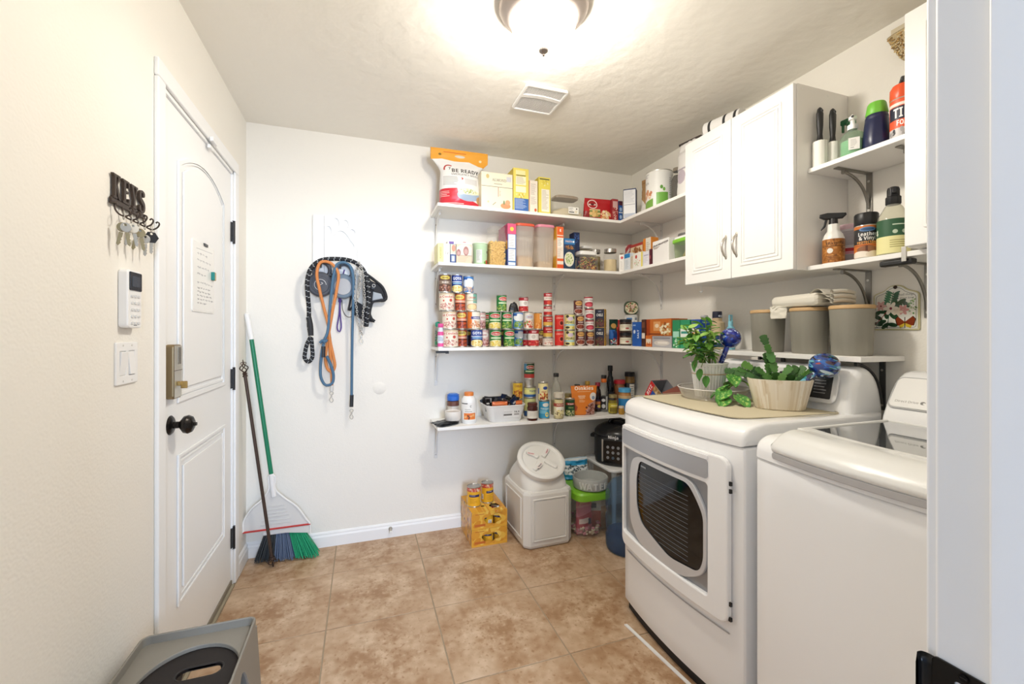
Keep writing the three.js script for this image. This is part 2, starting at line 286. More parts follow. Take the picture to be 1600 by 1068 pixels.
// ceiling lamp
{
  const t = thing('ceiling_lamp', 'round flush ceiling lamp with brushed nickel pan and glowing frosted glass dome', 'ceiling light', 0.637, CH, 1.483);
  obj('pan', lathe([[0.0, 0], [0.166, 0], [0.168, -0.012], [0.158, -0.03], [0.138, -0.048], [0.127, -0.056], [0.12, -0.056], [0.12, -0.02], [0, -0.02]], 56), M(0xb0a59f, 0.42, 0.5), t);
  obj('dome', lathe([[0.122, -0.05], [0.124, -0.06], [0.118, -0.085], [0.098, -0.12], [0.065, -0.148], [0.03, -0.162], [0, -0.166]], 48), M(0xfff6e6, 0.5, 0, { emissive: 0xfff0d8, emissiveIntensity: LAMP_GLOW }), t);
  obj('finial', lathe([[0, -0.163], [0.018, -0.164], [0.017, -0.17], [0.01, -0.176], [0.004, -0.18], [0.005, -0.186], [0, -0.19]], 20), M(0x9a928c, 0.35, 0.7), t);
}
// ceiling vent
{
  const t = thing('exhaust_fan', 'white ceiling exhaust fan grille with fine slats and a curved middle band', 'vent', 0.866, CH, 2.07);
  obj('backing', box(0.215, 0.006, 0.225, 0, -0.004, 0), M(0xcfc9be, 0.9), t);
  const hole = (x0, x1, y0, y1, k) => { const s = new THREE.Path(); s.moveTo(x0, y0); s.lineTo(x1, y0); for (let i = 0; i <= 8; i++) s.lineTo(x1 + (x0 - x1) * i / 8, y1 + k * Math.sin(PI * i / 8)); return s; };
  const f = rrect(0.23, 0.24, 0.02); f.holes.push(hole(-0.1, 0.1, -0.105, 0.005, 0.012), hole(-0.1, 0.1, 0.105, 0.035, 0.012));
  obj('frame', lay(ext(f, 0.014, 0.004)).rotateX(PI).translate(0, -0.004, 0), white, t);
  for (let i = 0; i < 26; i++) obj('slat', box(0.0032, 0.008, 0.212, -0.096 + i * 0.00768, -0.011, 0), white, t);
}
{ // round cover plate on the back wall
  tag(obj('cover_plate', lathe([[0, 0.006], [0.034, 0.005], [0.04, 0.001], [0.04, 0]]).rotateX(PI / 2).translate(0.0997, 0.9509, -DB), wallPaint), 'round blank cover plate painted like the wall below the leashes', 'cover plate');
  const t = thing('door_stop', 'small spring door stop with rubber tip on the white baseboard', 'door stop', 0.1657, 0.055, DB - 0.014);
  obj('flange', cyl(0.014, 0.012, 0.005, 0, 0, 0, 18).rotateX(PI / 2), nickel, t);
  obj('spring', new THREE.TubeGeometry(new (class extends THREE.Curve { getPoint(u, v = new THREE.Vector3()) { const a = u * 2 * PI * 12; return v.set(0.006 * Math.cos(a), 0.006 * Math.sin(a), u * 0.05); } })(), 160, 0.0014, 5), nickel, t);
  obj('rubber_tip', cyl(0.009, 0.008, 0.012, 0, 0, 0, 16).rotateX(PI / 2).translate(0, 0, 0.055), white, t);
}

// ---------- left wall and door ----------
{ // KEYS rack, built in (along the wall, up) and turned to face the room
  const t = thing('key_rack', 'rusty brown metal key rack with the cut-out word KEYS and curled hooks', 'key rack', XL, 1.66, 1.522, PI / 2);
  const iron = M(0x4c413a, 0.5, 0.6);
  const bar = box(0.19, 0.016, 0.006, 0, -0.006, 0.006, 0.002);
  obj('bar', [bar, cyl(0.009, 0.009, 0.004, -0.088, -0.012, 0.009, 16).rotateX(0)], iron, t);
  const xs = [-0.07, -0.022, 0.024, 0.07];
  'KEYS'.split('').forEach((ch, i) => { const g = new TextGeometry(ch, { font, size: 0.066, depth: 0.006, curveSegments: 5, bevelEnabled: true, bevelSize: 0.0008, bevelThickness: 0.0008, bevelSegments: 1 }); g.computeBoundingBox(); const w = g.boundingBox.max.x - g.boundingBox.min.x; g.translate(-w / 2 - g.boundingBox.min.x, 0, 0).scale(0.037 / w, 1, 1).translate(xs[i], 0.002, 0.004); obj('letter', g, iron, t); });
  for (let i = 0; i < 5; i++) { const x = -0.08 + i * 0.04; obj('hook', tube([[x, -0.01, 0.008], [x, -0.028, 0.01], [x + 0.002, -0.04, 0.018], [x + 0.004, -0.044, 0.03], [x + 0.006, -0.036, 0.042], [x + 0.007, -0.024, 0.046], [x + 0.008, -0.019, 0.041], [x + 0.008, -0.023, 0.037]], 0.0022, 30, 7), iron, t); }
  const kx = (i) => 1.522 - (-0.08 + i * 0.04) ;
  const key = (i, label, headMat, headShape, bladeMat, n, drop = 0) => {
    const g = thing('key_bunch', label, 'keys', XL + 0.03, 1.63, 2 * 1.522 - kx(i) - 0.004 + 0.0, 0.55);
    g.scale.setScalar(1.08);
    obj('ring', new THREE.TorusGeometry(0.011, 0.0011, 6, 24).rotateY(PI / 2).translate(0, -0.012, 0), steel, g);
    for (let k = 0; k < n; k++) {
      const a = (k - (n - 1) / 2) * 0.35, m = new THREE.Matrix4().makeRotationZ(a).setPosition(0, -0.02 - drop, k * 0.004);
      obj('key_head', ext(headShape(), 0.003, 0.0006).translate(0, -0.017, 0).applyMatrix4(m), headMat[k % headMat.length], g);
      obj('key_blade', ext(poly([[-0.004, 0], [0.004, 0], [0.004, -0.012], [0.0025, -0.014], [0.004, -0.018], [0.0025, -0.022], [0.004, -0.026], [0, -0.034], [-0.004, -0.03]]), 0.002, 0.0004).translate(0, -0.03, 0.0005).applyMatrix4(m), bladeMat, g);
    }
  };
  const round = () => holed(ell(0.011, 0.012), ell(0.003, 0.003, 0, 0.006)), hexa = () => holed(poly([0, 1, 2, 3, 4, 5].map((k) => [0.0165 * Math.cos(k * PI / 3), 0.017 * Math.sin(k * PI / 3)])), ell(0.003, 0.003, 0, 0.01));
  const brassKey = M(0x9a8f70, 0.4, 0.75), silverKey = M(0xb4b0a6, 0.35, 0.8);
  key(0, 'tarnished brass house keys on the first hook from the far end of the key rack', [brassKey, silverKey], round, brassKey, 2, 0.006);
  key(1, 'pair of silver keys with pale tag on the second hook of the key rack', [silverKey, M(0xe2ddd0, 0.5)], round, silverKey, 2);
  key(2, 'silver and gold keys hanging from the middle hook of the key rack', [silverKey, brassKey], round, brassKey, 2, 0.004);
  key(3, 'single slim silver key hanging long between brass keys and black key', [silverKey], round, silverKey, 1, 0.012);
  key(4, 'black plastic headed car key on the hook closest to the door', [blackPlastic], hexa, silverKey, 1);
}
{ // alarm keypad
  const t = thing('alarm_keypad', 'white alarm keypad with dark screen above rows of buttons', 'keypad', XL, 1.396, 1.515, PI / 2);
  obj('case', ext(rrect(0.078, 0.164, 0.012), 0.024, 0.004), white, t);
  const s = obj('screen', ext(rrect(0.068, 0.052, 0.004, 0, 0.05), 0.003, 0.001).translate(0, 0, 0.0235), M(0x1b1c20, 0.2), t);
  obj('display', box(0.044, 0.03, 0.001, 0, 0.05, 0.0266), M(0x3e434c, 0.15), s);
  for (let r = 0; r < 5; r++) for (let k = 0; k < 3; k++) obj('button', ext(rrect(0.012, 0.008, 0.003, -0.018 + k * 0.018, 0.008 - r * 0.019), 0.003, 0.001).translate(0, 0, 0.0235), M(0xdedddb, 0.5), t);
  obj('print', box(0.018, 0.003, 0.0004, 0, -0.074, 0.0242), M(0x9a9a9c, 0.5), t);
}
{ // light switches
  const t = thing('light_switch', 'white two gang wall plate with two rocker switches under the keypad', 'light switch', XL, 1.215, 1.516, PI / 2);
  obj('plate', ext(holed(rrect(0.118, 0.118, 0.004), rrect(0.034, 0.068, 0.002, -0.024, 0), rrect(0.034, 0.068, 0.002, 0.024, 0)), 0.006, 0.002), white, t);
  for (const [x, a] of [[-0.024, 0.09], [0.024, -0.09]]) obj('rocker', box(0.032, 0.066, 0.006, 0, 0, 0, 0.001).rotateX(a).translate(x, 0, 0.0045), white, t);
  for (const x of [-0.024, 0.024]) for (const y of [-0.05, 0.05]) obj('screw', cyl(0.0028, 0.0028, 0.001, 0, 0, 0, 10).rotateX(PI / 2).translate(x, y, 0.0062), M(0xdcdad5, 0.3, 0.2), t);
}
{ // whiteboard on the door
  const d0 = 2.005, d1 = 2.267, w = d1 - d0, h = 0.29;
  const t = thing('whiteboard', 'narrow white memo board of handwritten lines hanging on the door', 'whiteboard', XL - 0.0038 + 0.0045, 1.53, (d0 + d1) / 2, PI / 2);
  obj('board', ext(rrect(w, h, 0.012), 0.006, 0.002), M(0xf6f5f1, 0.3), t);
  const cv = T(256, 512, '#f7f6f2', ['f', (c, W, H) => {
    c.strokeStyle = '#8d8d8f'; c.lineWidth = 2.4; c.beginPath(); c.moveTo(40, 60); c.lineTo(230, 44); c.stroke(); c.lineWidth = 2.2;
    const ys = [92, 140, 190, 240, 300, 338, 366, 392, 420, 448];
    ys.forEach((y, k) => { let x = 50; c.strokeStyle = k > 4 ? '#5f5f63' : '#909094'; const end = [150, 190, 185, 150, 210, 185, 205, 205, 215, 130][k]; while (x < end) { c.beginPath(); c.moveTo(x, y); const n = 3 + Math.floor(rnd() * 4); for (let i = 0; i < n; i++) { x += rr(3, 8); c.quadraticCurveTo(x, y - rr(4, k > 4 ? 14 : 22), x + rr(1, 4), y + rr(-4, 5)); } c.stroke(); x += 12; } });
  }]);
  obj('writing_surface', planar(ext(rrect(w - 0.012, h - 0.012, 0.008), 0.001), w, h, -w / 2, -h / 2).translate(0, 0, 0.0058), mapped(cv, 0.25), t);
  obj('clip', box(0.04, 0.012, 0.008, 0.015, h / 2 - 0.004, 0.008, 0.002), M(0x3a3a3c, 0.4), t);
  const e = obj('eraser_magnet', [box(0.02, 0.036, 0.012, w / 2 - 0.026, 0.02, 0.013, 0.002)], M(0xc8b08c, 0.7), t);
  obj('felt', box(0.01, 0.036, 0.013, w / 2 - 0.041, 0.02, 0.0135, 0.002), M(0x2b8a84, 0.8), e);
}

// ---------- broom, dustpan, rod ----------
{
  const D = DB - 0.07;
  const bot = [-0.4133,0][0];
  const t = thing('broom', 'angle broom with green pole, white grip and grey and green bristles', 'broom', 0, 0, 0);
  const a = [-0.6247,1.402,-2.82], b = [-0.6012,1.263,-2.815], c = [-0.4945,0.4878,-2.78], e = [-0.4806,0.3671,-2.775];
  obj('pole', tube([b, c], 0.0115, 2, 14), M(0x17805a, 0.35), t);
  obj('grip', [tube([a, b], 0.014, 6, 14), ball(0.014, ...a)], white, t);
  obj('socket', [tube([c, e], 0.014, 4, 14), ball(0.014, ...c)], white, t);
  const x0 = -0.5435, x1 = -0.3242;
  obj('bristle_block', box(x1 - x0, 0.05, 0.04, (x0 + x1) / 2, 0.165, -2.81, 0.01), white, t);
  // bristle bundles in three colours
  const low0 = -0.5821, low1 = -0.2403, set = { grey: [], slate: [], green: [] };
  for (let r = 0; r < 5; r++) for (let k = 0; k < 40; k++) {
    const u = (k + rr(0.2, 0.8)) / 40, xt = x0 + 0.008 + (x1 - x0 - 0.016) * u, xb = low0 + (low1 - low0) * u + rr(-0.003, 0.003), zt = -2.82 + r * 0.005, zb = -2.825 + r * 0.017 + (xb - low0) * 0.12, yb = 0.006 + 0.012 * rnd() + (u < 0.12 ? 0 : 0);
    set[u < 0.3 ? 'grey' : u < 0.63 ? 'slate' : 'green'].push(tube([[xt, 0.145, zt], [(xt + xb) / 2, 0.08, (zt + zb) / 2], [xb, yb, zb]], 0.0026, 5, 4));
  }
  obj('bristles', set.grey, M(0x343a3e, 0.6), t).userData.label = 'dark grey bristles'; obj('bristles', set.slate, M(0x5f6f8a, 0.6), t).userData.label = 'slate blue bristles'; obj('bristles', set.green, M(0x18a070, 0.55), t).userData.label = 'green bristles';
  // dustpan clipped to the broom
  const q = thing('dustpan', 'translucent white dustpan with red rubber lip clipped to the broom', 'dustpan', 0, 0, 0);
  const P2 = (x, y) => [x, y];
  const L = [[-0.6342,0.1805,-2.785],[-0.6317,0.241,-2.785],[-0.5945,0.3068,-2.785],[-0.5381,0.3566,-2.785],[-0.5076,0.4103,-2.785],[-0.5076,0.4852,-2.785],[-0.4769,0.4818,-2.785],[-0.4743,0.4064,-2.785],[-0.433,0.355,-2.785],[-0.3635,0.2907,-2.785],[-0.3169,0.2182,-2.785],[-0.2927,0.1778,-2.785],[-0.2927,0.129,-2.785]];
  const sh = poly(L.map((v) => [v[0], v[1]]));
  const pm = M(0xf4f3f0, 0.4, 0, { transmission: 0.25 });
  obj('pan', ext(sh, 0.004, 0.001).translate(0, 0, -2.785), pm, q);
  const rim = (l) => tube(l.map((v) => [v[0], v[1], -2.78]), 0.006, 60, 8);
  obj('rim', rim(L), M(0xf4f3f0, 0.4), q);
  obj('lip', box(L.at(-1)[0] - L[0][0] + 0.006, 0.009, 0.012, (L.at(-1)[0] + L[0][0]) / 2, L[0][1], -2.78, 0.003), M(0xc63a34, 0.45), q);
  for (let k = 0; k < 6; k++) { const y = L[0][1] + 0.03 + k * 0.02; obj('rib', box(0.16 - k * 0.016, 0.002, 0.004, (L[0][0] + L.at(-1)[0]) / 2 - 0.005, y, -2.778), pm, q); }
  obj('clip_slot', box(0.009, 0.022, 0.004, -0.5018, 0.4504, -2.78, 0.001), M(0x18785a, 0.4), q);
}
{
  const bronze = M(0x4f4038, 0.42, 0.5);
  const a = [-0.6133,1.073,-2.7], b = [-0.4771,0.0487,-2.7]; b[1] = 0.05;
  const t = thing('curtain_rod', 'dark bronze curtain rod with twisted scroll finials standing before the broom', 'curtain rod', 0, 0, 0);
  a[0] = Math.max(a[0], XL + 0.03);
  obj('rod', tube([a, b], 0.0085, 2, 12), bronze, t);
  const dir = V3(a).sub(V3(b)).normalize(), qn = new THREE.Quaternion().setFromUnitVectors(new THREE.Vector3(0, 1, 0), dir);
  for (const [p, s, sc] of [[a, 1, 1], [b, -1, 1.25]]) {
    const g = [], N = 4;
    for (let k = 0; k < N; k++) { const pts = []; for (let i = 0; i <= 12; i++) { const v = i / 12, an = k * 2 * PI / N + v * 2.2, r = 0.003 + 0.017 * Math.sin(PI * v); pts.push([r * Math.cos(an), 0.012 + v * 0.045, r * Math.sin(an)]); } g.push(tube(pts, 0.0028, 24, 6)); }
    g.push(lathe([[0, -0.012], [0.012, -0.012], [0.012, -0.004], [0.009, 0.0], [0.013, 0.006], [0.006, 0.014], [0, 0.014]], 18), lathe([[0, 0.055], [0.006, 0.057], [0.004, 0.064], [0.002, 0.08], [0, 0.085]], 14));
    if (s > 0) for (const k of [-1, 1]) g.push(new THREE.TorusGeometry(0.006, 0.0018, 6, 18).translate(k * 0.007, 0.062, 0));
    const m = new THREE.Matrix4().compose(V3(p), s > 0 ? qn : qn.clone().multiply(new THREE.Quaternion().setFromAxisAngle(new THREE.Vector3(1, 0, 0), PI)), new THREE.Vector3(sc, s > 0 ? 1 : 0.6, sc));
    obj('finial', g.map((x) => x.applyMatrix4(m)), bronze, t);
  }
}

// ---------- leashes on the back wall ----------
{
  const x0 = -0.2839, x1 = 0.0284, y1 = 2.014, y0 = y1 - 0.36, cx = (x0 + x1) / 2, w = x1 - x0;
  const t = thing('paw_sign', 'white board of three planks with carved dog paw print above the leashes', 'wall plaque', cx, y0, DB - 0.001);
  const h = y1 - y0, wm = w * 0.6;
  obj('plank', ext(rrect(w * 0.2 - 0.001, h, 0.002, -w * 0.4, h / 2), 0.016, 0.002), trimPaint, t); obj('plank', ext(rrect(w * 0.2 - 0.001, h, 0.002, w * 0.4, h / 2), 0.016, 0.002), trimPaint, t);
  const py = h - 0.14, pad = new THREE.Shape(); pad.moveTo(0, py + 0.052); pad.bezierCurveTo(0.03, py + 0.052, 0.05, py, 0.075, py - 0.03); pad.bezierCurveTo(0.085, py - 0.075, 0.03, py - 0.06, 0, py - 0.052); pad.bezierCurveTo(-0.03, py - 0.06, -0.085, py - 0.075, -0.075, py - 0.03); pad.bezierCurveTo(-0.05, py, -0.03, py + 0.052, 0, py + 0.052);
  const k = wm / 0.235, toes = [[-0.088, 0.045, 0.022, 0.03], [-0.035, 0.095, 0.022, 0.032], [0.033, 0.09, 0.022, 0.03], [0.082, 0.04, 0.023, 0.026]].map(([x, y, a, b]) => ell(a * k, b, x * k, py + y));
  obj('plank', ext(holed(rrect(wm - 0.001, h, 0.002, 0, h / 2), ...toes, pad), 0.011, 0.0015).translate(0, 0, 0.007), trimPaint, t);
  obj('backing', box(wm, h - 0.002, 0.007, 0, h / 2, 0.0035), trimPaint, t);
  for (const x of [-0.11, 0, 0.1]) obj('hook', tube([[x, 0.07, 0.016], [x, 0.05, 0.022], [x, 0.04, 0.045], [x, 0.055, 0.06]], 0.004, 14, 8), pewter, t);
}
const stripes = (a, b, n, m) => TR(64, 32, a, ...Array.from({ length: n }, (_, k) => ['p', [[(k + 0.1) / n, 0], [(k + 0.1 + m) / n, 0], [(k + 0.3 + m) / n, 1], [(k + 0.3) / n, 1]], b]));
const ropeMat = (t, n) => { const c = t.clone(); c.repeat.set(n, 1); c.needsUpdate = true; return mapped(c, 0.75); };
const clipGeo = (x, y, z, s = 1) => [new THREE.TorusGeometry(0.008 * s, 0.002 * s, 6, 18).translate(x, y, z), cyl(0.0035 * s, 0.003 * s, 0.014 * s, x, y - 0.014 * s, z, 10), tube([[x - 0.003 * s, y - 0.02 * s, z], [x - 0.009 * s, y - 0.034 * s, z], [x, y - 0.046 * s, z], [x + 0.008 * s, y - 0.036 * s, z], [x + 0.003 * s, y - 0.024 * s, z]], 0.002 * s, 20, 6)];
{
  const st = stripes('#1d2026', '#c9ced2', 1, 0.1);
  const t = thing('rope_leash', 'thick black and white striped rope leash draped over all the other leashes', 'leash');
  const P = [[-0.2947,1.289,-2.815],[-0.3017,1.343,-2.815],[-0.3018,1.445,-2.805],[-0.3043,1.519,-2.775],[-0.3066,1.607,-2.775],[-0.2859,1.681,-2.775],[-0.2371,1.727,-2.775],[-0.1546,1.742,-2.775],[-0.058,1.732,-2.775],[-0.0027,1.691,-2.775],[0.0259,1.62,-2.775],[0.0334,1.515,-2.775],[0.0259,1.423,-2.775],[0.0187,1.342,-2.805]];
  obj('rope', tube(P, 0.0125, 120, 10), ropeMat(st, 34), t);
  const Lp = [[-0.2918,1.279,-2.81],[-0.3104,1.24,-2.81],[-0.322,1.19,-2.81],[-0.3243,1.151,-2.81],[-0.3046,1.129,-2.81],[-0.2848,1.153,-2.81],[-0.2848,1.215,-2.81],[-0.2895,1.272,-2.81]];
  obj('handle_loop', tube(Lp, 0.0115, 50, 10), ropeMat(st, 14), t);
  obj('sleeve', tube([[-0.3035,1.394,-2.81],[-0.2941,1.343,-2.81],[-0.2918,1.284,-2.81]], 0.0155, 10, 10), M(0x25272c, 0.6), t);
  obj('sleeve', tube([[0.0287,1.44,-2.805],[0.0187,1.342,-2.805]], 0.0155, 6, 10), M(0x25272c, 0.6), t);
}
{
  const t = thing('rope_leash', 'orange rope slip leash hanging twisted in a long loop', 'leash');
  const m = M(0xd98a4e, 0.7, 0, { bumpMap: peel, bumpScale: 0.001 });
  obj('rope', tube([[-0.1763,0.9678,-2.8],[-0.1763,1.058,-2.8],[-0.1859,1.175,-2.8],[-0.1944,1.343,-2.785],[-0.22,1.458,-2.78],[-0.2414,1.558,-2.77],[-0.2549,1.652,-2.765],[-0.2335,1.715,-2.76],[-0.1833,1.715,-2.76],[-0.1397,1.661,-2.765],[-0.1471,1.561,-2.77],[-0.1727,1.42,-2.78],[-0.2014,1.24,-2.8],[-0.2109,1.137,-2.8],[-0.1943,1.078,-2.8],[-0.174,1.069,-2.8],[-0.1596,1.099,-2.8],[-0.168,1.162,-2.8],[-0.1835,1.24,-2.8],[-0.1919,1.304,-2.8]], 0.0088, 150, 10), m, t);
  obj('stopper', tube([[-0.1966,1.311,-2.8],[-0.1907,1.268,-2.8]], 0.012, 4, 10), M(0x3b3d42, 0.5), t);
  obj('cuff', tube([[-0.1763,0.9872,-2.8],[-0.1775,0.9523,-2.8]], 0.0115, 4, 10), M(0xd7d5d0, 0.5), t);
  obj('clip', clipGeo(...[-0.1778,0.939,-2.8], 1.2), steel, t);
}
{
  const t = thing('rope_leash', 'blue grey rope leash with knotted loop and long straight end', 'leash');
  const m = M(0x4f7391, 0.7, 0, { bumpMap: peel, bumpScale: 0.001 });
  obj('rope', tube([[-0.0649,0.9092,-2.81],[-0.0637,1.081,-2.81],[-0.061,1.291,-2.8],[-0.0544,1.526,-2.78],[-0.0579,1.655,-2.77],[-0.076,1.706,-2.765],[-0.1084,1.721,-2.76],[-0.1442,1.708,-2.76],[-0.1647,1.637,-2.765],[-0.1787,1.523,-2.78],[-0.1881,1.42,-2.78],[-0.1988,1.304,-2.78],[-0.2165,1.253,-2.78],[-0.2282,1.189,-2.78],[-0.2372,1.1,-2.79],[-0.2349,1.036,-2.79],[-0.209,0.9897,-2.79],[-0.1757,0.9974,-2.79],[-0.1662,1.04,-2.79],[-0.1793,1.105,-2.79],[-0.2023,1.163,-2.78]], 0.0085, 150, 10), m, t);
  obj('knot', [ball(0.013, ...[-0.214,1.251,-2.765], 1.1, 0.8, 1)].map((g) => g), m, t).geometry.translate(0, 0, 0);
  obj('knot_wrap', tube([[-0.2386,1.241,-2.765],[-0.2246,1.256,-2.765],[-0.2071,1.251,-2.765],[-0.2012,1.264,-2.765]], 0.008, 14, 8), m, t);
  obj('stopper', tube([[-0.2212,1.221,-2.78],[-0.2223,1.157,-2.78]], 0.012, 6, 10), M(0x2f3238, 0.5), t);
  obj('cuff', tube([[-0.0636,0.9226,-2.808],[-0.0661,0.8503,-2.808]], 0.0115, 6, 10), M(0x25272c, 0.5), t);
  obj('clip', clipGeo(...[-0.0646,0.8273,-2.808], 1.15), steel, t);
}
function reel(x, y, label, body, face, ringC) {
  const t = thing('retractable_leash', label, 'leash', x, y, 2.818);
  obj('housing', ext(ell(0.072, 0.075), 0.034, 0.01, 24).translate(0, 0, -0.017), body, t);
  obj('face_disc', ext(ell(0.048, 0.05), 0.006, 0.002, 24).translate(0, -0.004, 0.0165), face, t);
  obj('handle', new THREE.TorusGeometry(0.048, 0.012, 10, 40).scale(0.95, 1.05, 1).translate(0.006, 0.085, 0), ringC, t);
  obj('brake_button', box(0.03, 0.022, 0.02, 0.05, 0.06, 0, 0.005), blackPlastic, t);
  return t;
}
{
  const g = M(0x4b4d54, 0.5);
  const t = reel(-0.2393, 1.591, 'dark grey retractable dog leash with white logo on its round housing', g, g, g);
  obj('logo', [new THREE.TorusGeometry(0.032, 0.0018, 5, 30, 4.6).translate(0, -0.004, 0.0232), tube([[-0.012, -0.02, 0.0235], [0, -0.005, 0.0235], [0.014, 0.005, 0.0235], [0.004, 0.01, 0.0235]], 0.0018, 12, 5)], M(0xe6e6e6, 0.5), t);
  const u = reel(-0.1142, 1.584, 'light grey retractable dog leash with pale disc and blue grey rim', M(0x6d7f90, 0.5), M(0xb4b6ba, 0.5), M(0x5e6d80, 0.5));
  u.position.z += 0.002;
  const s = thing('wrist_strap', 'purple nylon wrist strap looped below the retractable leashes', 'strap');
  obj('loop', tube([[-0.1067,1.689,-2.842],[-0.134,1.582,-2.846],[-0.1342,1.516,-2.85],[-0.1366,1.424,-2.85],[-0.1477,1.324,-2.85],[-0.1366,1.307,-2.85],[-0.1268,1.328,-2.85],[-0.1317,1.424,-2.85],[-0.1317,1.503,-2.85]], 0.0045, 60, 6), M(0x5c4591, 0.7), s);
  obj('stitching', box(0.018, 0.03, 0.008, ...[-0.1338,1.504,-2.85], 0.002), M(0x5c4591, 0.7), s);
}
{ // chain leash
  const t = thing('chain_leash', 'silver chain leash looped in several strands with a snap hook', 'leash');
  const strands = [[[-0.0212,1.723,-2.775],[-0.0384,1.683,-2.775],[-0.0433,1.605,-2.775],[-0.0482,1.526,-2.775],[-0.036,1.448,-2.775],[-0.0273,1.37,-2.775],[-0.0088,1.311,-2.775]], [[-0.0211,1.722,-2.765],[-0.0026,1.683,-2.765],[0.006,1.579,-2.765],[0.011,1.501,-2.765],[0.0011,1.422,-2.765],[-0.0026,1.344,-2.765],[-0.0088,1.311,-2.765]], [[-0.0212,1.716,-2.77],[-0.0162,1.631,-2.77],[-0.0261,1.552,-2.77],[-0.031,1.5,-2.77],[-0.0162,1.553,-2.77],[-0.0088,1.645,-2.77],[-0.0026,1.671,-2.77]]], g = [];
  for (const s of strands) { const c = curve(s), n = Math.round(c.getLength() / 0.0135); for (let i = 0; i <= n; i++) { const p = c.getPointAt(i / n), tg = c.getTangentAt(i / n), q = new THREE.Quaternion().setFromUnitVectors(new THREE.Vector3(0, 1, 0), tg), l = new THREE.TorusGeometry(0.0068, 0.0021, 5, 12).scale(0.8, 1.35, 1).rotateY(i % 2 ? PI / 2 : 0); g.push(l.applyQuaternion(q).translate(p.x, p.y, p.z)); } }
  obj('chain', g, steel, t);
  obj('snap_hook', clipGeo(...[-0.0092,1.296,-2.775], 1.35), steel, t);
}
{ // black harness
  const t = thing('dog_harness', 'black nylon dog harness with grey mesh patch hanging behind the chain leash', 'harness');
  const bl = M(0x26282d, 0.75, 0, { bumpMap: peel, bumpScale: 0.0008 });
  const S = (pts, th, z) => ext(poly(pts.map((v) => [v[0], v[1]])), th, 0.006).translate(0, 0, z);
  obj('chest_panel', S([[0.0061,1.693,-2.83],[0.0481,1.625,-2.83],[0.1191,1.592,-2.83],[0.1373,1.509,-2.83],[0.1269,1.5,-2.83],[0.1139,1.538,-2.83],[0.052,1.506,-2.83],[0.0443,1.466,-2.83],[0.0036,1.532,-2.83]], 0.03, -2.85), bl, t);
  obj('mesh_patch', S([[0.0595,1.557,-2.82],[0.1083,1.545,-2.82],[0.12,1.516,-2.82],[0.0543,1.499,-2.82]], 0.008, -2.822), M(0xaab3bd, 0.8), t);
  obj('belly_panel', S([[-0.0517,1.504,-2.83],[-0.0027,1.476,-2.83],[0.0443,1.426,-2.83],[0.0699,1.365,-2.83],[0.0036,1.378,-2.83],[-0.0542,1.413,-2.83]], 0.024, -2.845), bl, t);
  obj('strap', [tube([[0.0188,1.665,-2.82],[0.0671,1.63,-2.82],[0.1187,1.582,-2.82],[0.1356,1.511,-2.82],[0.0607,1.497,-2.82],[0.0467,1.465,-2.82],[0.0416,1.398,-2.82],[0.0697,1.372,-2.82]], 0.009, 40, 8)], bl, t);
  obj('strap', [tube([[-0.0588,1.582,-2.815],[-0.0737,1.489,-2.815],[-0.0811,1.436,-2.815],[-0.0588,1.463,-2.815]], 0.006, 24, 8)], bl, t);
  obj('buckle', [box(0.022, 0.03, 0.01, ...[0.0598,1.585,-2.8], 0.002)], blackPlastic, t);
  obj('d_ring', new THREE.TorusGeometry(0.009, 0.002, 6, 16).translate(...[0.0632,1.591,-2.785]), steel, t);
  const w = thing('tie_cord', 'thin dark cord hanging in a small arc under the retractable leashes', 'cord');
  obj('cord', tube([[-0.1212,1.502,-2.835],[-0.115,1.437,-2.835],[-0.0903,1.4,-2.835],[-0.0593,1.404,-2.835],[-0.0443,1.438,-2.835]], 0.0022, 30, 6), M(0x3a3c42, 0.7), w);
}

// ---------- pantry shelves ----------
const SD = 2.572, SX = 1.68, ST = 0.019, S1 = 2.078, S2 = 1.725, S3 = 1.212, S4 = 0.735; // front edges, thickness, heights
const melamine = M(0xf6f4f0, 0.45);
const whiteBracket = M(0xe8e6e2, 0.4);
function shelf(label, y, x0, dEnd) {
  const t = thing('pantry_shelf', label, 'shelf', 0, y, 0);
  obj('board', box(XR - x0 - 0.001, ST, DB - SD - 0.001, (x0 + XR) / 2, -ST / 2, -(DB + SD) / 2, 0.002), melamine, t);
  if (dEnd) obj('board', box(XR - SX - 0.001, ST, SD - dEnd - 0.001, (SX + XR) / 2, -ST / 2, -(SD + dEnd) / 2, 0.002), melamine, t);
  return t;
}
// curved shelf bracket against a wall: local +x away from the wall
function bracket(label, mat, x, y, d, turn, arm = 0.2, drop = 0.24, group) {
  const t = thing('shelf_bracket', label, 'bracket', x, y, d, turn, group);
  obj('arm', [box(arm, 0.004, 0.02, arm / 2, -0.003, 0, 0.0015), box(0.012, 0.018, 0.012, arm * 0.78, -0.012, 0, 0.002)], mat, t);
  obj('upright', box(0.005, drop, 0.022, 0.0035, -drop / 2, 0, 0.0015), mat, t);
  obj('brace', new THREE.TubeGeometry(new THREE.QuadraticBezierCurve3(new THREE.Vector3(arm * 0.78, -0.012, 0), new THREE.Vector3(0.028, -0.03, 0), new THREE.Vector3(0.008, -drop * 0.85, 0)), 18, 0.0055, 8), mat, t);
  for (const v of [0.2, 0.9]) obj('screw', cyl(0.004, 0.005, 0.002, 0, 0, 0, 12).rotateZ(-PI / 2).translate(0.007, -drop * v, 0), steel, t);
  return t;
}
shelf('top white shelf of the pantry corner holding the big meal bag and boxes', S1, 0.4202, 1.91);
shelf('second white pantry shelf from the ceiling holding cereal containers', S2, 0.425, 1.91);
shelf('white pantry shelf stacked with rows of food cans', S3, 0.425, 1.76);
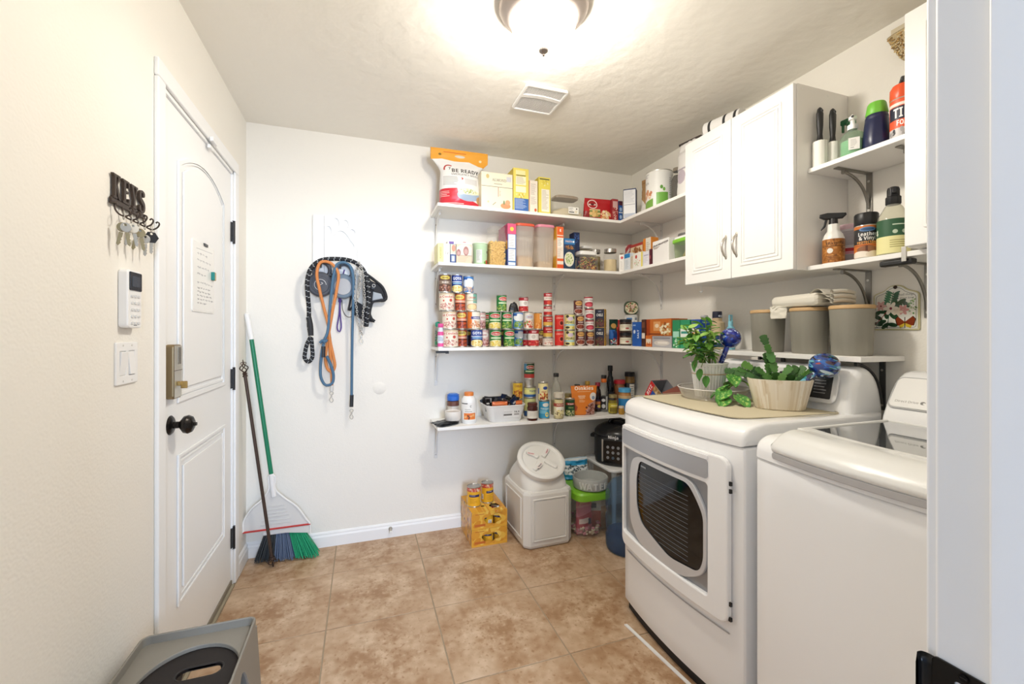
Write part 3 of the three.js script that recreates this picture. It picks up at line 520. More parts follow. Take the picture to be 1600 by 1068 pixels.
shelf('lowest white pantry shelf holding bottles, jars and the white bin', S4, 0.42, 2.05);
for (const [y, n] of [[S1, 'top pantry shelf'], [S2, 'cereal container shelf'], [S3, 'can shelf'], [S4, 'lowest pantry shelf']]) {
  bracket('white metal bracket at the door end under the ' + n, whiteBracket, 0.455, y - ST, DB - 0.001, -PI / 2);
  bracket('white metal bracket mid wall under the ' + n, whiteBracket, 1.31, y - ST, DB - 0.001, -PI / 2);
  if (y !== S4) bracket('white metal bracket on the side wall under the ' + n, whiteBracket, XR - 0.001, y - ST, 2.5, PI, 0.22);
}
{ const t = thing('shelf_clip', 'dark grey plastic clip under the door end of the can shelf', 'clip', 0.453, S3 - ST - 0.0075, 2.6); obj('clip', box(0.078, 0.013, 0.024, 0, 0, 0, 0.005), M(0x3a3d42, 0.5), t); obj('tab', box(0.02, 0.004, 0.014, 0.03, -0.008, 0, 0.001), M(0x3a3d42, 0.5), t); }

const shared = new Map();
const memo = (k, f) => { if (!shared.has(k)) shared.set(k, f()); return shared.get(k); };
function can(label, group, tex, x, r, d, y, h, turn = 0, name = 'food_can', cat = 'can') {
  const t = thing(name, label, cat, x, y, d, turn, group), k = r.toFixed(3) + h.toFixed(3);
  obj('tin', memo('t' + k, () => lathe([[0, 0.003], [r - 0.004, 0.003], [r - 0.002, 0], [r, 0.001], [r, 0.003], [r - 0.0012, 0.005], [r - 0.0012, h - 0.005], [r, h - 0.003], [r, h - 0.0008], [r - 0.002, h], [r - 0.004, h - 0.004], [r * 0.6, h - 0.0035], [0, h - 0.004]], 28)), steel, t);
  obj('paper_label', memo('l' + k, () => sleeve(r - 0.0006, r - 0.0006, 0.006, h - 0.006)), mapped(tex, 0.4), t);
  return t;
}
function carton(label, group, x, w, h, d, dep, y, tex, color, turn = 0, side = null, name = 'food_box', cat = 'box') {
  const t = thing(name, label, cat, x, y, d, turn, group);
  obj('carton', box(w, h, dep, 0, h / 2, 0, 0.0015), M(color, 0.5), t);
  obj('printed_front', planar(box(w - 0.002, h - 0.002, 0.0008, 0, h / 2, dep / 2), w, h), mapped(tex, 0.4), t);
  if (side) obj('printed_side', (() => { const g = box(dep - 0.002, h - 0.002, 0.0008, 0, h / 2, w / 2); return planar(g, dep, h).rotateY(-PI / 2); })(), mapped(side, 0.4), t);
  obj('flap', box(w - 0.004, 0.0012, dep * 0.48, 0, h + 0.0004, dep * 0.24), M(color, 0.55), t);
  return t;
}
function vessel(name, label, cat, x, d, y, o, group, turn = 0) { // o.body, o.fill, o.lid, o.cap: lathed outlines
  const t = thing(name, label, cat, x, y, d, turn, group);
  const nm = o.names ?? {};
  if (o.body) obj(nm.body ?? 'body', lathe(o.body, o.n ?? 32), o.bodyMat ?? glass(), t);
  if (o.fill) obj(nm.fill ?? 'contents', lathe(o.fill, o.n ?? 32), o.fillMat, t);
  if (o.lid) obj(nm.lid ?? 'lid', lathe(o.lid, 32), o.lidMat, t);
  if (o.tex) { const [r0, r1, y0, y1] = o.band; const g = sleeve(r1, r0, y0, y1); obj('paper_label', g, mapped(o.tex, 0.45), t); }
  return t;
}
const jarP = (r, h, nr) => [[0, 0], [r * 0.9, 0], [r, 0.006], [r, h * 0.8], [r * 0.97, h * 0.86], [nr, h * 0.92], [nr, h]];
const fillP = (r, h) => [[0, 0.003], [r * 0.88, 0.003], [r - 0.003, 0.008], [r - 0.003, h], [0, h + 0.002]];
const lidP = (r, y, h) => [[0, y + h], [r * 0.93, y + h], [r, y + h - 0.002], [r, y], [r - 0.002, y]];
const botP = (r, h, nr, sh = 0.55, nk = 0.8) => [[0, 0], [r * 0.92, 0], [r, 0.005], [r, h * sh], [r * 0.93, h * (sh + 0.06)], [nr * 1.5, h * (nk - 0.05)], [nr, h * nk], [nr, h]];

// pictures on tins
const bean = ['#7a3428', '#8f4432', '#a3553c', '#6a2a22'], corn = ['#e9cf52', '#f0dc78', '#d9b83c'], veg = ['#5f8a34', '#86a94a', '#49752c', '#b0c068'];
const LT = (bg, ...ops) => T(160, 128, bg, ...ops);
const CT = {
  cream: LT('#efe2cf', ['r', 0, 0, 1, 0.1, '#d9c3a4'], ['t', 'La Costeña', 0.5, 0.2, 0.2, '#c0392f', 'bold', 'serif'], ['e', 0.68, 0.42, 0.07, 0.09, '#c9544a'], ['e', 0.36, 0.45, 0.04, 0.05, '#c9544a'], ['d', 0.5, 0.78, 0.4, 0.17, ['#d9a79a', '#c98e84', '#e6c3b4', '#b9756c'], 90, 0.03]),
  orange: LT('#c8552f', ['e', 0.5, 0.2, 0.32, 0.15, '#e9cf6a'], ['t', "BUSH'S", 0.5, 0.21, 0.14, '#5b2c1c'], ['r', 0, 0.4, 1, 0.12, '#e3b49a'], ['r', 0, 0.56, 1, 0.06, '#2d1c18'], ['d', 0.5, 0.82, 0.46, 0.16, bean, 80, 0.035]),
  brown: LT('#5c4136', ['e', 0.5, 0.16, 0.28, 0.12, '#d6c15a'], ['t', 'BEANS', 0.5, 0.17, 0.12, '#47301f'], ['r', 0.12, 0.34, 0.76, 0.22, '#8a7566'], ['t', 'BLACK', 0.5, 0.45, 0.14, '#efe6da'], ['d', 0.5, 0.8, 0.45, 0.18, ['#8a4d3d', '#a8705a', '#6b3a30', '#c09a86'], 90, 0.035]),
  goya: LT('#1d3f94', ['t', 'GOYA', 0.5, 0.18, 0.26, '#ffffff'], ['r', 0.1, 0.36, 0.8, 0.05, '#dfe6f2'], ['r', 0.2, 0.45, 0.6, 0.06, '#9fd0e8'], ['e', 0.5, 0.8, 0.46, 0.22, '#f1e6a8'], ['d', 0.5, 0.8, 0.42, 0.18, ['#f0dd92', '#e4c872', '#f8efc4', '#d8b460'], 70, 0.045]),
  lightblue: LT('#4a86c8', ['e', 0.5, 0.42, 0.42, 0.3, '#eef3f6'], ['r', 0.1, 0.06, 0.3, 0.14, '#2d5fae'], ['d', 0.5, 0.82, 0.46, 0.16, ['#caa893', '#dcc4b0', '#b58f7c'], 80, 0.035]),
  soup: LT('#f0e8d2', ['r', 0.55, 0, 0.45, 0.55, '#79b0a0'], ['t', 'CREAM', 0.5, 0.22, 0.16, '#c2473a'], ['r', 0.1, 0.38, 0.8, 0.05, '#b6a98c'], ['e', 0.5, 0.78, 0.36, 0.2, '#d7b28e'], ['e', 0.5, 0.79, 0.3, 0.15, '#efd9a4']),
  darkbean: LT('#3c3550', ['e', 0.5, 0.2, 0.3, 0.13, '#d8c25c'], ['d', 0.5, 0.75, 0.46, 0.2, ['#44201f', '#5b2b2a', '#2d1616'], 80, 0.04]),
  pink: LT('#d9b4ac', ['e', 0.5, 0.3, 0.32, 0.18, '#efe3da'], ['t', 'BEANS', 0.5, 0.3, 0.14, '#a8423c'], ['d', 0.5, 0.76, 0.46, 0.2, ['#a8625a', '#c58a80', '#7f433d'], 80, 0.04]),
  orangewhite: LT('#e2782e', ['r', 0.35, 0, 0.65, 1, '#efe6d6'], ['r', 0.3, 0.28, 0.66, 0.16, '#4b4a86'], ['t', 'CHUNKY', 0.62, 0.36, 0.12, '#fff'], ['d', 0.6, 0.76, 0.36, 0.2, ['#d89a72', '#e5bb98', '#c47a52'], 60, 0.04]),
  corn: LT('#1f7a35', ['e', 0.5, 0.22, 0.34, 0.15, '#f0ead8'], ['e', 0.5, 0.22, 0.3, 0.12, '#c03a2c'], ['t', 'Del Monte', 0.5, 0.23, 0.12, '#fff', 'bold', 'serif'], ['r', 0.15, 0.44, 0.7, 0.1, '#dbe7c0'], ['e', 0.5, 0.86, 0.56, 0.26, '#f0e5b0'], ['d', 0.5, 0.84, 0.46, 0.16, corn, 110, 0.03]),
  green: LT('#1f7a35', ['e', 0.5, 0.22, 0.34, 0.15, '#f0ead8'], ['e', 0.5, 0.22, 0.3, 0.12, '#c03a2c'], ['t', 'Del Monte', 0.5, 0.23, 0.12, '#fff', 'bold', 'serif'], ['r', 0.15, 0.44, 0.7, 0.1, '#dbe7c0'], ['d', 0.5, 0.8, 0.48, 0.2, veg, 90, 0.045]),
  bluepea: LT('#5b8fd0', ['e', 0.55, 0.3, 0.4, 0.24, '#eef2f5'], ['r', 0.1, 0.08, 0.3, 0.12, '#2c58a8'], ['d', 0.6, 0.76, 0.4, 0.22, veg, 90, 0.04]),
  tomato: LT('#efe5d8', ['e', 0.5, 0.25, 0.3, 0.14, '#c9d0dc'], ['t', 'DICED', 0.5, 0.26, 0.14, '#a03c36'], ['d', 0.5, 0.72, 0.46, 0.24, ['#c8402f', '#dc6a48', '#7fa04a', '#e8b89a'], 60, 0.05]),
  peach: LT('#e79a45', ['r', 0.5, 0.05, 0.45, 0.35, '#efd9b4'], ['t', 'PEACH', 0.7, 0.2, 0.13, '#b14a2a'], ['d', 0.55, 0.72, 0.4, 0.22, ['#f0a050', '#e0803a', '#f3c27a'], 40, 0.06]),
  redwhite: LT('#f2eeea', ['r', 0, 0, 1, 0.22, '#a61f2c'], ['t', 'SOUP', 0.6, 0.11, 0.13, '#fff'], ['e', 0.55, 0.42, 0.12, 0.14, '#cfc6bf'], ['r', 0, 0.64, 1, 0.36, '#c6282f'], ['d', 0.5, 0.82, 0.46, 0.15, ['#d94a3c', '#f0a08a', '#b02028'], 24, 0.05]),
  smallred: LT('#b3232c', ['r', 0, 0.3, 1, 0.32, '#efe2da'], ['t', 'TOMATO', 0.5, 0.16, 0.17, '#fff'], ['r', 0.2, 0.4, 0.6, 0.08, '#b8a9a0'], ['e', 0.5, 0.82, 0.2, 0.15, '#d9503c']),
  stackred: LT('#a92630', ['e', 0.5, 0.22, 0.36, 0.16, '#c94a40'], ['t', "HUNT'S", 0.5, 0.22, 0.17, '#f5e9dc'], ['r', 0, 0.62, 1, 0.38, '#e0b858'], ['t', 'PASTE', 0.5, 0.48, 0.14, '#fff']),
  clam: LT('#e8ddd4', ['t', 'TUNA', 0.5, 0.25, 0.2, '#8a5a52'], ['d', 0.55, 0.7, 0.4, 0.2, ['#c98e84', '#dcb9ac'], 40, 0.05]),
  redplain: LT('#d2271f', ['t', 'LINDSAY', 0.5, 0.2, 0.18, '#f0b0a0'], ['e', 0.62, 0.55, 0.2, 0.22, '#e55a48'], ['e', 0.62, 0.55, 0.12, 0.13, '#571d18']),
  hearts: LT('#ece49a', ['e', 0.3, 0.12, 0.1, 0.1, '#3a3a30'], ['e', 0.75, 0.2, 0.12, 0.1, '#6c8a3c'], ['e', 0.5, 0.28, 0.2, 0.14, '#d8c8dc'], ['t', 'PEARLS', 0.5, 0.52, 0.2, '#22231e'], ['r', 0, 0.64, 1, 0.12, '#a9d4e2'], ['e', 0.3, 0.88, 0.14, 0.08, '#3a3a30'], ['e', 0.72, 0.9, 0.14, 0.08, '#d9c85a']),
  bean: LT('#5b2a2e', ['e', 0.5, 0.2, 0.28, 0.16, '#d8a860'], ['t', "BUSH'S", 0.5, 0.2, 0.14, '#5a2a1c'], ['t', 'KIDNEY', 0.5, 0.45, 0.14, '#efe3da'], ['e', 0.5, 0.78, 0.4, 0.2, '#e9ddd2'], ['e', 0.5, 0.77, 0.34, 0.15, '#7a2f2c'], ['d', 0.5, 0.77, 0.3, 0.12, bean, 40, 0.05]),
  chilibean: LT('#f0eae6', ['r', 0, 0, 1, 0.12, '#a82838'], ['t', 'CHILI BEANS', 0.5, 0.3, 0.16, '#6a2838'], ['e', 0.5, 0.72, 0.36, 0.24, '#b02c3c'], ['e', 0.5, 0.76, 0.26, 0.14, '#d8596a']),
  yellow: LT('#e2b832', ['t', 'CHILES', 0.5, 0.2, 0.18, '#8a2f1e'], ['d', 0.55, 0.7, 0.38, 0.24, ['#c8742c', '#a8481e', '#e09a48'], 40, 0.06]),
  yellowblue: LT('#d9dc9a', ['e', 0.3, 0.4, 0.2, 0.2, '#f0ee9a'], ['r', 0, 0.72, 1, 0.28, '#3565a8'], ['t', 'TUNA', 0.65, 0.35, 0.22, '#33528a']),
  fruit: LT('#efe2a8', ['e', 0.6, 0.28, 0.16, 0.1, '#3450a0'], ['r', 0, 0.3, 0.16, 0.35, '#3a62b8'], ['t', 'FRUIT', 0.5, 0.52, 0.14, '#b4412e'], ['d', 0.55, 0.8, 0.4, 0.18, ['#e0a048', '#c84a36', '#f0d890', '#8a4a2a'], 40, 0.06]),
  skyblue: LT('#3fa2cf', ['e', 0.55, 0.2, 0.2, 0.12, '#f0ece4'], ['t', 'Pineapple', 0.5, 0.42, 0.15, '#eaf4fa'], ['r', 0.1, 0.52, 0.5, 0.2, '#7cc4e2'], ['e', 0.62, 0.78, 0.12, 0.14, '#f0dc7c'], ['e', 0.62, 0.78, 0.05, 0.06, '#3fa2cf']),
  asparagus: LT('#1f4a2a', ['r', 0.12, 0.18, 0.7, 0.14, '#a83c2c'], ['t', 'Del Monte', 0.48, 0.25, 0.11, '#fff'], ['t', 'GREENS', 0.5, 0.48, 0.12, '#b8c878'], ['d', 0.5, 0.8, 0.42, 0.18, ['#b8b878', '#8a9a5a', '#d8d0a0'], 50, 0.04]),
  dogfood: LT('#eeb52c', ['r', 0, 0, 1, 0.2, '#c84a3c'], ['d', 0.5, 0.1, 0.5, 0.08, ['#e8c8a8', '#d88a70'], 20, 0.05], ['r', 0.08, 0.36, 0.5, 0.13, '#2c2a58'], ['l', 0.12, 0.4, 0.4, 0.05, 1, '#e8e4f0'], ['l', 0.1, 0.58, 0.4, 0.3, 5, '#c88a20'], ['r', 0.68, 0.55, 0.22, 0.3, '#f2efe8'], ['l', 0.7, 0.58, 0.18, 0.26, 8, '#3a3a3a']),
};
const H3 = 0.112, R1 = S3, R2 = S3 + H3, R3 = S3 + 2 * H3, R4 = S3 + 3 * H3, W = 'cans stacked on the can shelf';
// bottom row
can('wide cream can, lowest of the three cream cans at the door end', W, CT.cream, 0.5098,0.0467, 2.63, R1, H3, -0.25);
can('orange and yellow bean can directly on the shelf beside the lowest cream can', W, CT.orange, 0.5962,0.0345, 2.705, R1, H3, -0.2);
can('dark purple bean can half hidden behind the lower blue chickpea can', W, CT.darkbean, 0.647,0.0335, 2.78, R1, H3, -0.2);
can('royal blue chickpea can standing directly on the can shelf', W, CT.goya, 0.6734,0.0369, 2.625, R1, H3, -0.15);
can('pink bean can on the shelf between blue chickpea can and green corn can', W, CT.pink, 0.7357,0.0335, 2.68, R1, H3, -0.25);
can('green corn can with yellow foot in the bottom row of the can shelf', W, CT.corn, 0.7958,0.0366, 2.625, R1, H3, -0.1);
can('dark can seen in the gap between the two lowest green cans', W, CT.darkbean, 0.8706,0.0316, 2.705, R1, H3);
can('green vegetable can in the bottom row beside the green corn can', W, CT.green, 0.887,0.036, 2.625, R1, H3, -0.1);
can('light blue pea can in the bottom row next to red and white cans', W, CT.bluepea, 0.9716,0.035, 2.69, R1, H3);
can('red and white soup can half behind its twin in the bottom row', W, CT.redwhite, 1.043,0.0333, 2.71, R1, H3, -0.3);
can('red and white soup can standing in front in the bottom row', W, CT.redwhite, 1.057,0.0367, 2.63, R1, H3, -0.5);
can('dark bean can in the bottom row beside the thin stack of red cans', W, CT.brown, 1.132,0.0314, 2.7, R1, H3, 0.1);
// second row
can('wide cream can, middle of the three cream cans at the door end', W, CT.cream, 0.5037,0.043, 2.64, R2, H3, -0.05);
can('orange bean can in the second row beside the orange and white can', W, CT.orange, 0.5892,0.0337, 2.675, R2, H3, -0.3);
can('orange and white chunky soup can in the second row above the blue chickpea can', W, CT.orangewhite, 0.6561,0.0409, 2.63, R2, H3, -0.05);
can('pale pink can peeking out behind the orange and white soup can', W, CT.pink, 0.7253,0.0311, 2.715, R2, H3, 0.3);
can('green can mostly hidden behind the yellow footed corn can in the second row', W, CT.green, 0.7943,0.032, 2.775, R2, H3, -0.6);
can('green corn can with yellow foot in the second row of the can shelf', W, CT.corn, 0.7926,0.0382, 2.63, R2, H3, -0.1);
can('green vegetable can in the second row carrying no can on top', W, CT.green, 0.8719,0.0353, 2.63, R2, H3, -0.05);
can('blue and white pea can in the second row below the red soup can', W, CT.bluepea, 0.9493,0.0348, 2.63, R2, H3, -0.2);
can('white can with diced tomatoes in the second row of the can shelf', W, CT.tomato, 1.022,0.0314, 2.63, R2, H3);
can('orange fruit can at the end of the second row beside the thin red stack', W, CT.peach, 1.103,0.0286, 2.665, R2, H3, 0.1);
// third and fourth rows
can('wide cream can, topmost of the three cream cans at the door end', W, CT.cream, 0.4891,0.0463, 2.65, R3, H3, -0.15);
can('orange bean can in the third row under the upper blue chickpea can', W, CT.orange, 0.5755,0.0344, 2.66, R3, H3, -0.35);
can('cream and green soup can in the third row under the light blue can', W, CT.soup, 0.6452,0.0348, 2.645, R3, H3, -0.1);
can('single green vegetable can standing on the second row beside the black bag', W, CT.green, 0.8417,0.0335, 2.64, R3, 0.108, 0.2);
can('single red and white soup can standing on the second row beside the black bag', W, CT.redwhite, 0.9939,0.0318, 2.645, R3, 0.1, -0.1);
can('dark brown bean can, first in the topmost row of three cans', W, CT.brown, 0.4777,0.039, 2.65, R4, H3, -0.1);
can('royal blue chickpea can in the middle of the topmost row of three cans', W, CT.goya, 0.5537,0.034, 2.65, R4, H3, -0.15);
can('light blue can with white cloud shape in the topmost row of three cans', W, CT.lightblue, 0.626,0.0342, 2.65, R4, 0.108, -0.1);
// black bag between the two single cans
{ const t = thing('plastic_bag', 'crumpled black plastic bag wedged between green can and red can', 'bag', 0.9376, R3, 2.68); obj('bag', pouch(0.07, 0.06, 0.05, (v) => 1 - 0.45 * v * v, (v) => 0.9 - 0.5 * v, 0.006), M(0x222326, 0.35), t); obj('knot', ball(0.009, 0.004, 0.06, 0, 1.2, 1, 1, 8), M(0x222326, 0.35), t); }
// thin stack of small tins
{
  const Q = 'thin stack of small red tins', d = 2.655; let y = S3;
  for (const [l, tx, h, r] of [['low pale tuna tin at the bottom of the thin red stack', CT.clam, 0.058, 0.0375], ['red and yellow tomato paste tin, lower of two in the thin stack', CT.stackred, 0.075, 0.0325], ['red and yellow tomato paste tin, upper of two in the thin stack', CT.stackred, 0.07, 0.0325], ['small red and white tomato tin, second from the top of the thin stack', CT.smallred, 0.068, 0.0295], ['small red and white tomato tin on top of the thin stack', CT.smallred, 0.088, 0.029]]) { can(l, Q, tx, 1.172, r, d, y, h); y += h; }
}
const two = (l, tx, x, r, d, h, y = S3, turn = -0.25) => can(l, W, tx, x, r, d, y, h, turn);
two('plain bright red can standing on the shelf under its twin', CT.redplain, 1.244,0.0309, 2.63, 0.106);
two('plain bright red can stacked on its twin', CT.redplain, 1.244,0.0309, 2.63, 0.106, S3 + 0.106);
two('pale yellow can of olives standing on the shelf', CT.hearts, 1.321,0.0352, 2.63, 0.108);
two('pale yellow can of olives stacked on its twin', CT.hearts, 1.321,0.0352, 2.63, 0.108, S3 + 0.108);
two('kidney bean can at the bottom of the taller bean stack beside yellow cans', CT.bean, 1.401,0.0313, 2.63, 0.104);
two('kidney bean can in the middle of the bean stack beside yellow cans', CT.bean, 1.4,0.0302, 2.632, 0.104, S3 + 0.104);
two('kidney bean can on top of the bean stack beside yellow cans', CT.bean, 1.389,0.0313, 2.637, 0.106, S3 + 0.208);
two('kidney bean can under the red and white chili bean cans', CT.bean, 1.475,0.0314, 2.63, 0.102);
two('red and white chili bean can, lowest of three stacked', CT.chilibean, 1.474,0.0308, 2.632, 0.078, S3 + 0.102);
two('red and white chili bean can, middle of three stacked', CT.chilibean, 1.473,0.0306, 2.634, 0.078, S3 + 0.18);
two('red and white chili bean can on top of three stacked', CT.chilibean, 1.468,0.0308, 2.636, 0.082, S3 + 0.258);
// chili cartons
{
  const f = T(128, 160, '#1e2238', ['r', 0.36, 0.1, 0.3, 0.05, '#8e93a8'], ['t', 'CHILI', 0.5, 0.32, 0.2, '#f2f0ea'], ['e', 0.5, 0.86, 0.55, 0.36, '#4a2a26'], ['d', 0.5, 0.84, 0.44, 0.24, ['#6a3430', '#83443c', '#3a1c1c', '#54803c'], 60, 0.05]);
  const s = T(64, 160, '#e8b634', ...Array.from({ length: 10 }, (_, i) => ['s', [[0.1, (i + 0.1) / 5], [0.5, (i + 0.55) / 5], [0.9, (i + 0.1) / 5], [0.5, (i - 0.35) / 5], [0.1, (i + 0.1) / 5]].map((p) => [p[0], p[1] - 0.5]), '#3a2c1c', 5]));
  for (const [l, y] of [['navy carton reading CHILI with yellow zigzag side, standing on the shelf', S3], ['navy carton reading CHILI with yellow zigzag side, stacked on its twin', S3 + 0.127]]) {
    const t = thing('food_box', l, 'box', 1.563, y, 2.635, 0.32, 'navy chili cartons');
    const w = 0.068, h = 0.126, dp = 0.05;
    obj('carton', box(w, h, dp, 0, h / 2, 0, 0.0015), M(0xe0ae30, 0.5), t);
    obj('printed_front', planar(box(w - 0.002, h - 0.002, 0.0008, 0, h / 2, dp / 2), w, h), mapped(f, 0.4), t);
    t.rotation.y = -0.8;
    obj('printed_side', planar(box(dp - 0.002, h - 0.002, 0.0008, 0, h / 2, w / 2), dp, h).rotateY(PI / 2), mapped(s, 0.4), t);
  }
}
{
  const t = thing('snack_pouch', 'green, blue and red foil pouch standing beside the navy chili cartons', 'pouch', 1.682, S3, 2.66, -0.1);
  obj('pouch', pouch(0.066, 0.185, 0.04, () => 1), mapped(T(128, 256, '#153a2e', ['r', 0.28, 0, 0.5, 0.06, '#0e241e'], ['e', 0.5, 0.25, 0.3, 0.1, '#c89a54'], ['r', 0, 0.4, 0.6, 0.35, '#1f5fae'], ['r', 0.35, 0.45, 0.45, 0.3, '#123a76'], ['d', 0.5, 0.86, 0.45, 0.12, ['#8fb8d8', '#e8e4dc', '#c03a30', '#24508a'], 40, 0.06], ['r', 0.82, 0.3, 0.18, 0.7, '#c5322c']), 0.3), t);
}
vessel('food_jar', 'jar with red lid behind the two black lidded jars', 'jar', 1.793, 2.745, S3, { body: jarP(0.028, 0.16, 0.024), bodyMat: M(0xc23a34, 0.5), lid: lidP(0.03, 0.158, 0.026), lidMat: M(0xb62a2c, 0.4) });
{
  const tx = LT('#ece5cf', ['r', 0.1, 0.2, 0.8, 0.1, '#b5a88a'], ['e', 0.5, 0.62, 0.1, 0.14, '#b8483c'], ['l', 0.15, 0.42, 0.7, 0.16, 3, '#a29a86']);
  [0, 1].forEach((k) => vessel('food_jar', ['squat dark jar with cream label and black lid, under its twin', 'squat dark jar with cream label and black lid, stacked on its twin'][k], 'jar', 1.756, 2.62, S3 + k * 0.0925, { body: jarP(0.041, 0.082, 0.037), bodyMat: M(0x4a3a30, 0.2), lid: lidP(0.0415, 0.07, 0.022), lidMat: blackPlastic, tex: tx, band: [0.0413, 0.0413, 0.012, 0.056] }, 'squat black lidded jars', -0.3));
  const px = 1.883;
  const w = LT('#eef0ee', ['r', 0.25, 0.4, 0.3, 0.35, '#4a86c4'], ['r', 0.7, 0.35, 0.2, 0.4, '#8d97a2'], ['l', 0.1, 0.1, 0.8, 0.2, 2, '#b5b8ba']);
  let y = S3; for (const [l, h] of [['white round food tub with blue square, lowest in the back corner stack', 0.105], ['white round food tub, middle one in the back corner stack', 0.06], ['white round food tub right under the salad bowl in the corner stack', 0.06]]) { can(l, 'white tubs in the corner', w, px, 0.046, 2.74, y, h, -0.6, 'food_tub', 'tub'); y += h; }
  const t = thing('salad_bowl', 'dark green salad bowl pack with pictured food on its lid, atop white tubs', 'food pack', px, y, 2.74, -0.45);
  const bt = T(160, 160, '#2f4a2c', ['e', 0.5, 0.52, 0.46, 0.44, '#d8cfb4'], ['d', 0.5, 0.5, 0.38, 0.36, ['#c9b58a', '#e8dcc0', '#5a7c3c', '#a8483c', '#e6c9a0', '#3c5a2c'], 120, 0.06], ['e', 0.58, 0.45, 0.12, 0.14, '#d8b8a8']);
  obj('bowl', ext(rrect(0.098, 0.098, 0.03, 0, 0.049), 0.05, 0.01).translate(0, 0, -0.03), M(0x34432c, 0.4), t);
  obj('printed_lid', planar(ext(rrect(0.092, 0.092, 0.028, 0, 0.049), 0.003, 0.001), 0.1, 0.098).translate(0, 0, 0.0205), mapped(bt, 0.3), t);
}
// side wall part of the can shelf
const RB = (l, dc, w, h, x, dep, y, tex, color, side, grp) => carton(l, grp, x + dep / 2, w, h, dc, dep, y, tex, color, -PI / 2, side);
RB('bright blue salt carton with white lettering at the corner of the can shelf', 2.454,0.0963,0.1607, 1.73, 0.07, S3, T(96, 160, '#1d5cb4', ['t', 'SALT', 0.68, 0.5, 0.16, '#f2f4f8', 'bold', 'sans-serif', -PI / 2], ['e', 0.25, 0.4, 0.12, 0.08, '#dfe8f4'], ['r', 0.1, 0.1, 0.3, 0.06, '#9fc0ea']), 0x1d5cb4);
RB('thin dark brown cracker box between blue carton and orange boxes', 2.381,0.0388,0.1757, 1.73, 0.12, S3, T(48, 160, '#4a2c24', ['r', 0.1, 0.5, 0.8, 0.2, '#e8ddd0'], ['r', 0.15, 0.1, 0.7, 0.2, '#7a4a38']), 0x4a2c24);
RB('orange cracker box standing narrow under the wide orange box', 2.326,0.0616,0.0716, 1.73, 0.12, S3, T(64, 96, '#d2702e', ['r', 0.1, 0.3, 0.8, 0.4, '#e8dccc'], ['d', 0.5, 0.75, 0.4, 0.2, ['#a8481e', '#f0b070'], 20, 0.08]), 0xc5642a);
RB('silver grey packet under the wide orange box on the can shelf', 2.186,0.1815,0.0685, 1.72, 0.13, S3, T(192, 96, '#b2b0b4', ['r', 0.08, 0.1, 0.84, 0.14, '#8a888e'], ['e', 0.5, 0.6, 0.4, 0.24, '#d6cfc8'], ['r', 0.3, 0.5, 0.5, 0.16, '#efe8e0']), 0x9d9ba0);
RB('wide orange cookie box lying on the silver packet', 2.242,0.2398,0.105, 1.74, 0.12, S3 + 0.0703, T(256, 160, '#c8702c', ['r', 0, 0, 0.16, 1, '#a8441e'], ['r', 0.3, 0.15, 0.28, 0.55, '#e0a468'], ['e', 0.44, 0.4, 0.08, 0.12, '#f0d8b8'], ['d', 0.78, 0.6, 0.2, 0.34, ['#e8d8b0', '#c8a468', '#8a4a20', '#f0e8cc'], 50, 0.05], ['r', 0.1, 0.86, 0.5, 0.06, '#6a2c18']), 0xb4602a);
RB('green tub shaped carton beside the wide orange box, behind the plant', 2.058,0.0624,0.1624, 1.72, 0.1, S3, T(64, 128, '#2a8a5c', ['r', 0.1, 0.4, 0.8, 0.22, '#a8dcc8'], ['d', 0.5, 0.8, 0.4, 0.16, ['#5ab06a', '#d8ecd8'], 20, 0.1]), 0x2a8a5c);
RB('teal green tea box behind the plant on the can shelf', 1.984,0.0768,0.1621, 1.72, 0.08, S3, T(96, 128, '#2f9468', ['r', 0, 0.3, 1, 0.3, '#e9f0e8'], ['r', 0.1, 0.4, 0.8, 0.08, '#3a9a8a']), 0x2f8a62);
RB('blue box beside the grey bottle, behind the plant on the can shelf', 1.903,0.0649,0.1615, 1.72, 0.07, S3, T(64, 128, '#2450a4', ['r', 0.1, 0.3, 0.8, 0.4, '#e6e4da'], ['d', 0.5, 0.5, 0.3, 0.14, ['#c84030', '#e8b048'], 14, 0.1]), 0x2450a4);
vessel('spice_bottle', 'white bottle with pale grey cap behind the upright plant', 'bottle', 1.84, 1.966, S3, { body: botP(0.036, 0.15, 0.022, 0.62, 0.86), bodyMat: M(0xe8e4dc, 0.4), lid: [[0, 0.19], [0.017, 0.188], [0.022, 0.18], [0.018, 0.172], [0.02, 0.145], [0.019, 0.14]], lidMat: M(0xb8b6ba, 0.4), tex: LT('#efe9e0', ['e', 0.5, 0.3, 0.3, 0.2, '#b8483c'], ['l', 0.2, 0.55, 0.6, 0.3, 4, '#8a8480']), band: [0.0365, 0.0365, 0.015, 0.085] });
vessel('sauce_bottle', 'cream bottle with tall navy cap behind the blue glass globe', 'bottle', 1.84, 1.872, S3, { body: botP(0.042, 0.17, 0.025, 0.5, 0.9), bodyMat: M(0xcbb48f, 0.45), lid: lidP(0.024, 0.158, 0.048), lidMat: M(0x1a2038, 0.4), tex: LT('#1d3a6a', ['r', 0, 0.35, 1, 0.3, '#e6dfcc'], ['t', 'SAUCE', 0.5, 0.5, 0.16, '#1d3a6a']), band: [0.0425, 0.0425, 0.012, 0.075] });
{ const t = scene.children.at(-1); obj('cap_print', sleeve(0.0244, 0.0244, 0.167, 0.197), mapped(T(96, 48, '#1a2038', ['t', 'ep', 0.5, 0.5, 0.6, '#e8ecf4']), 0.4), t); }

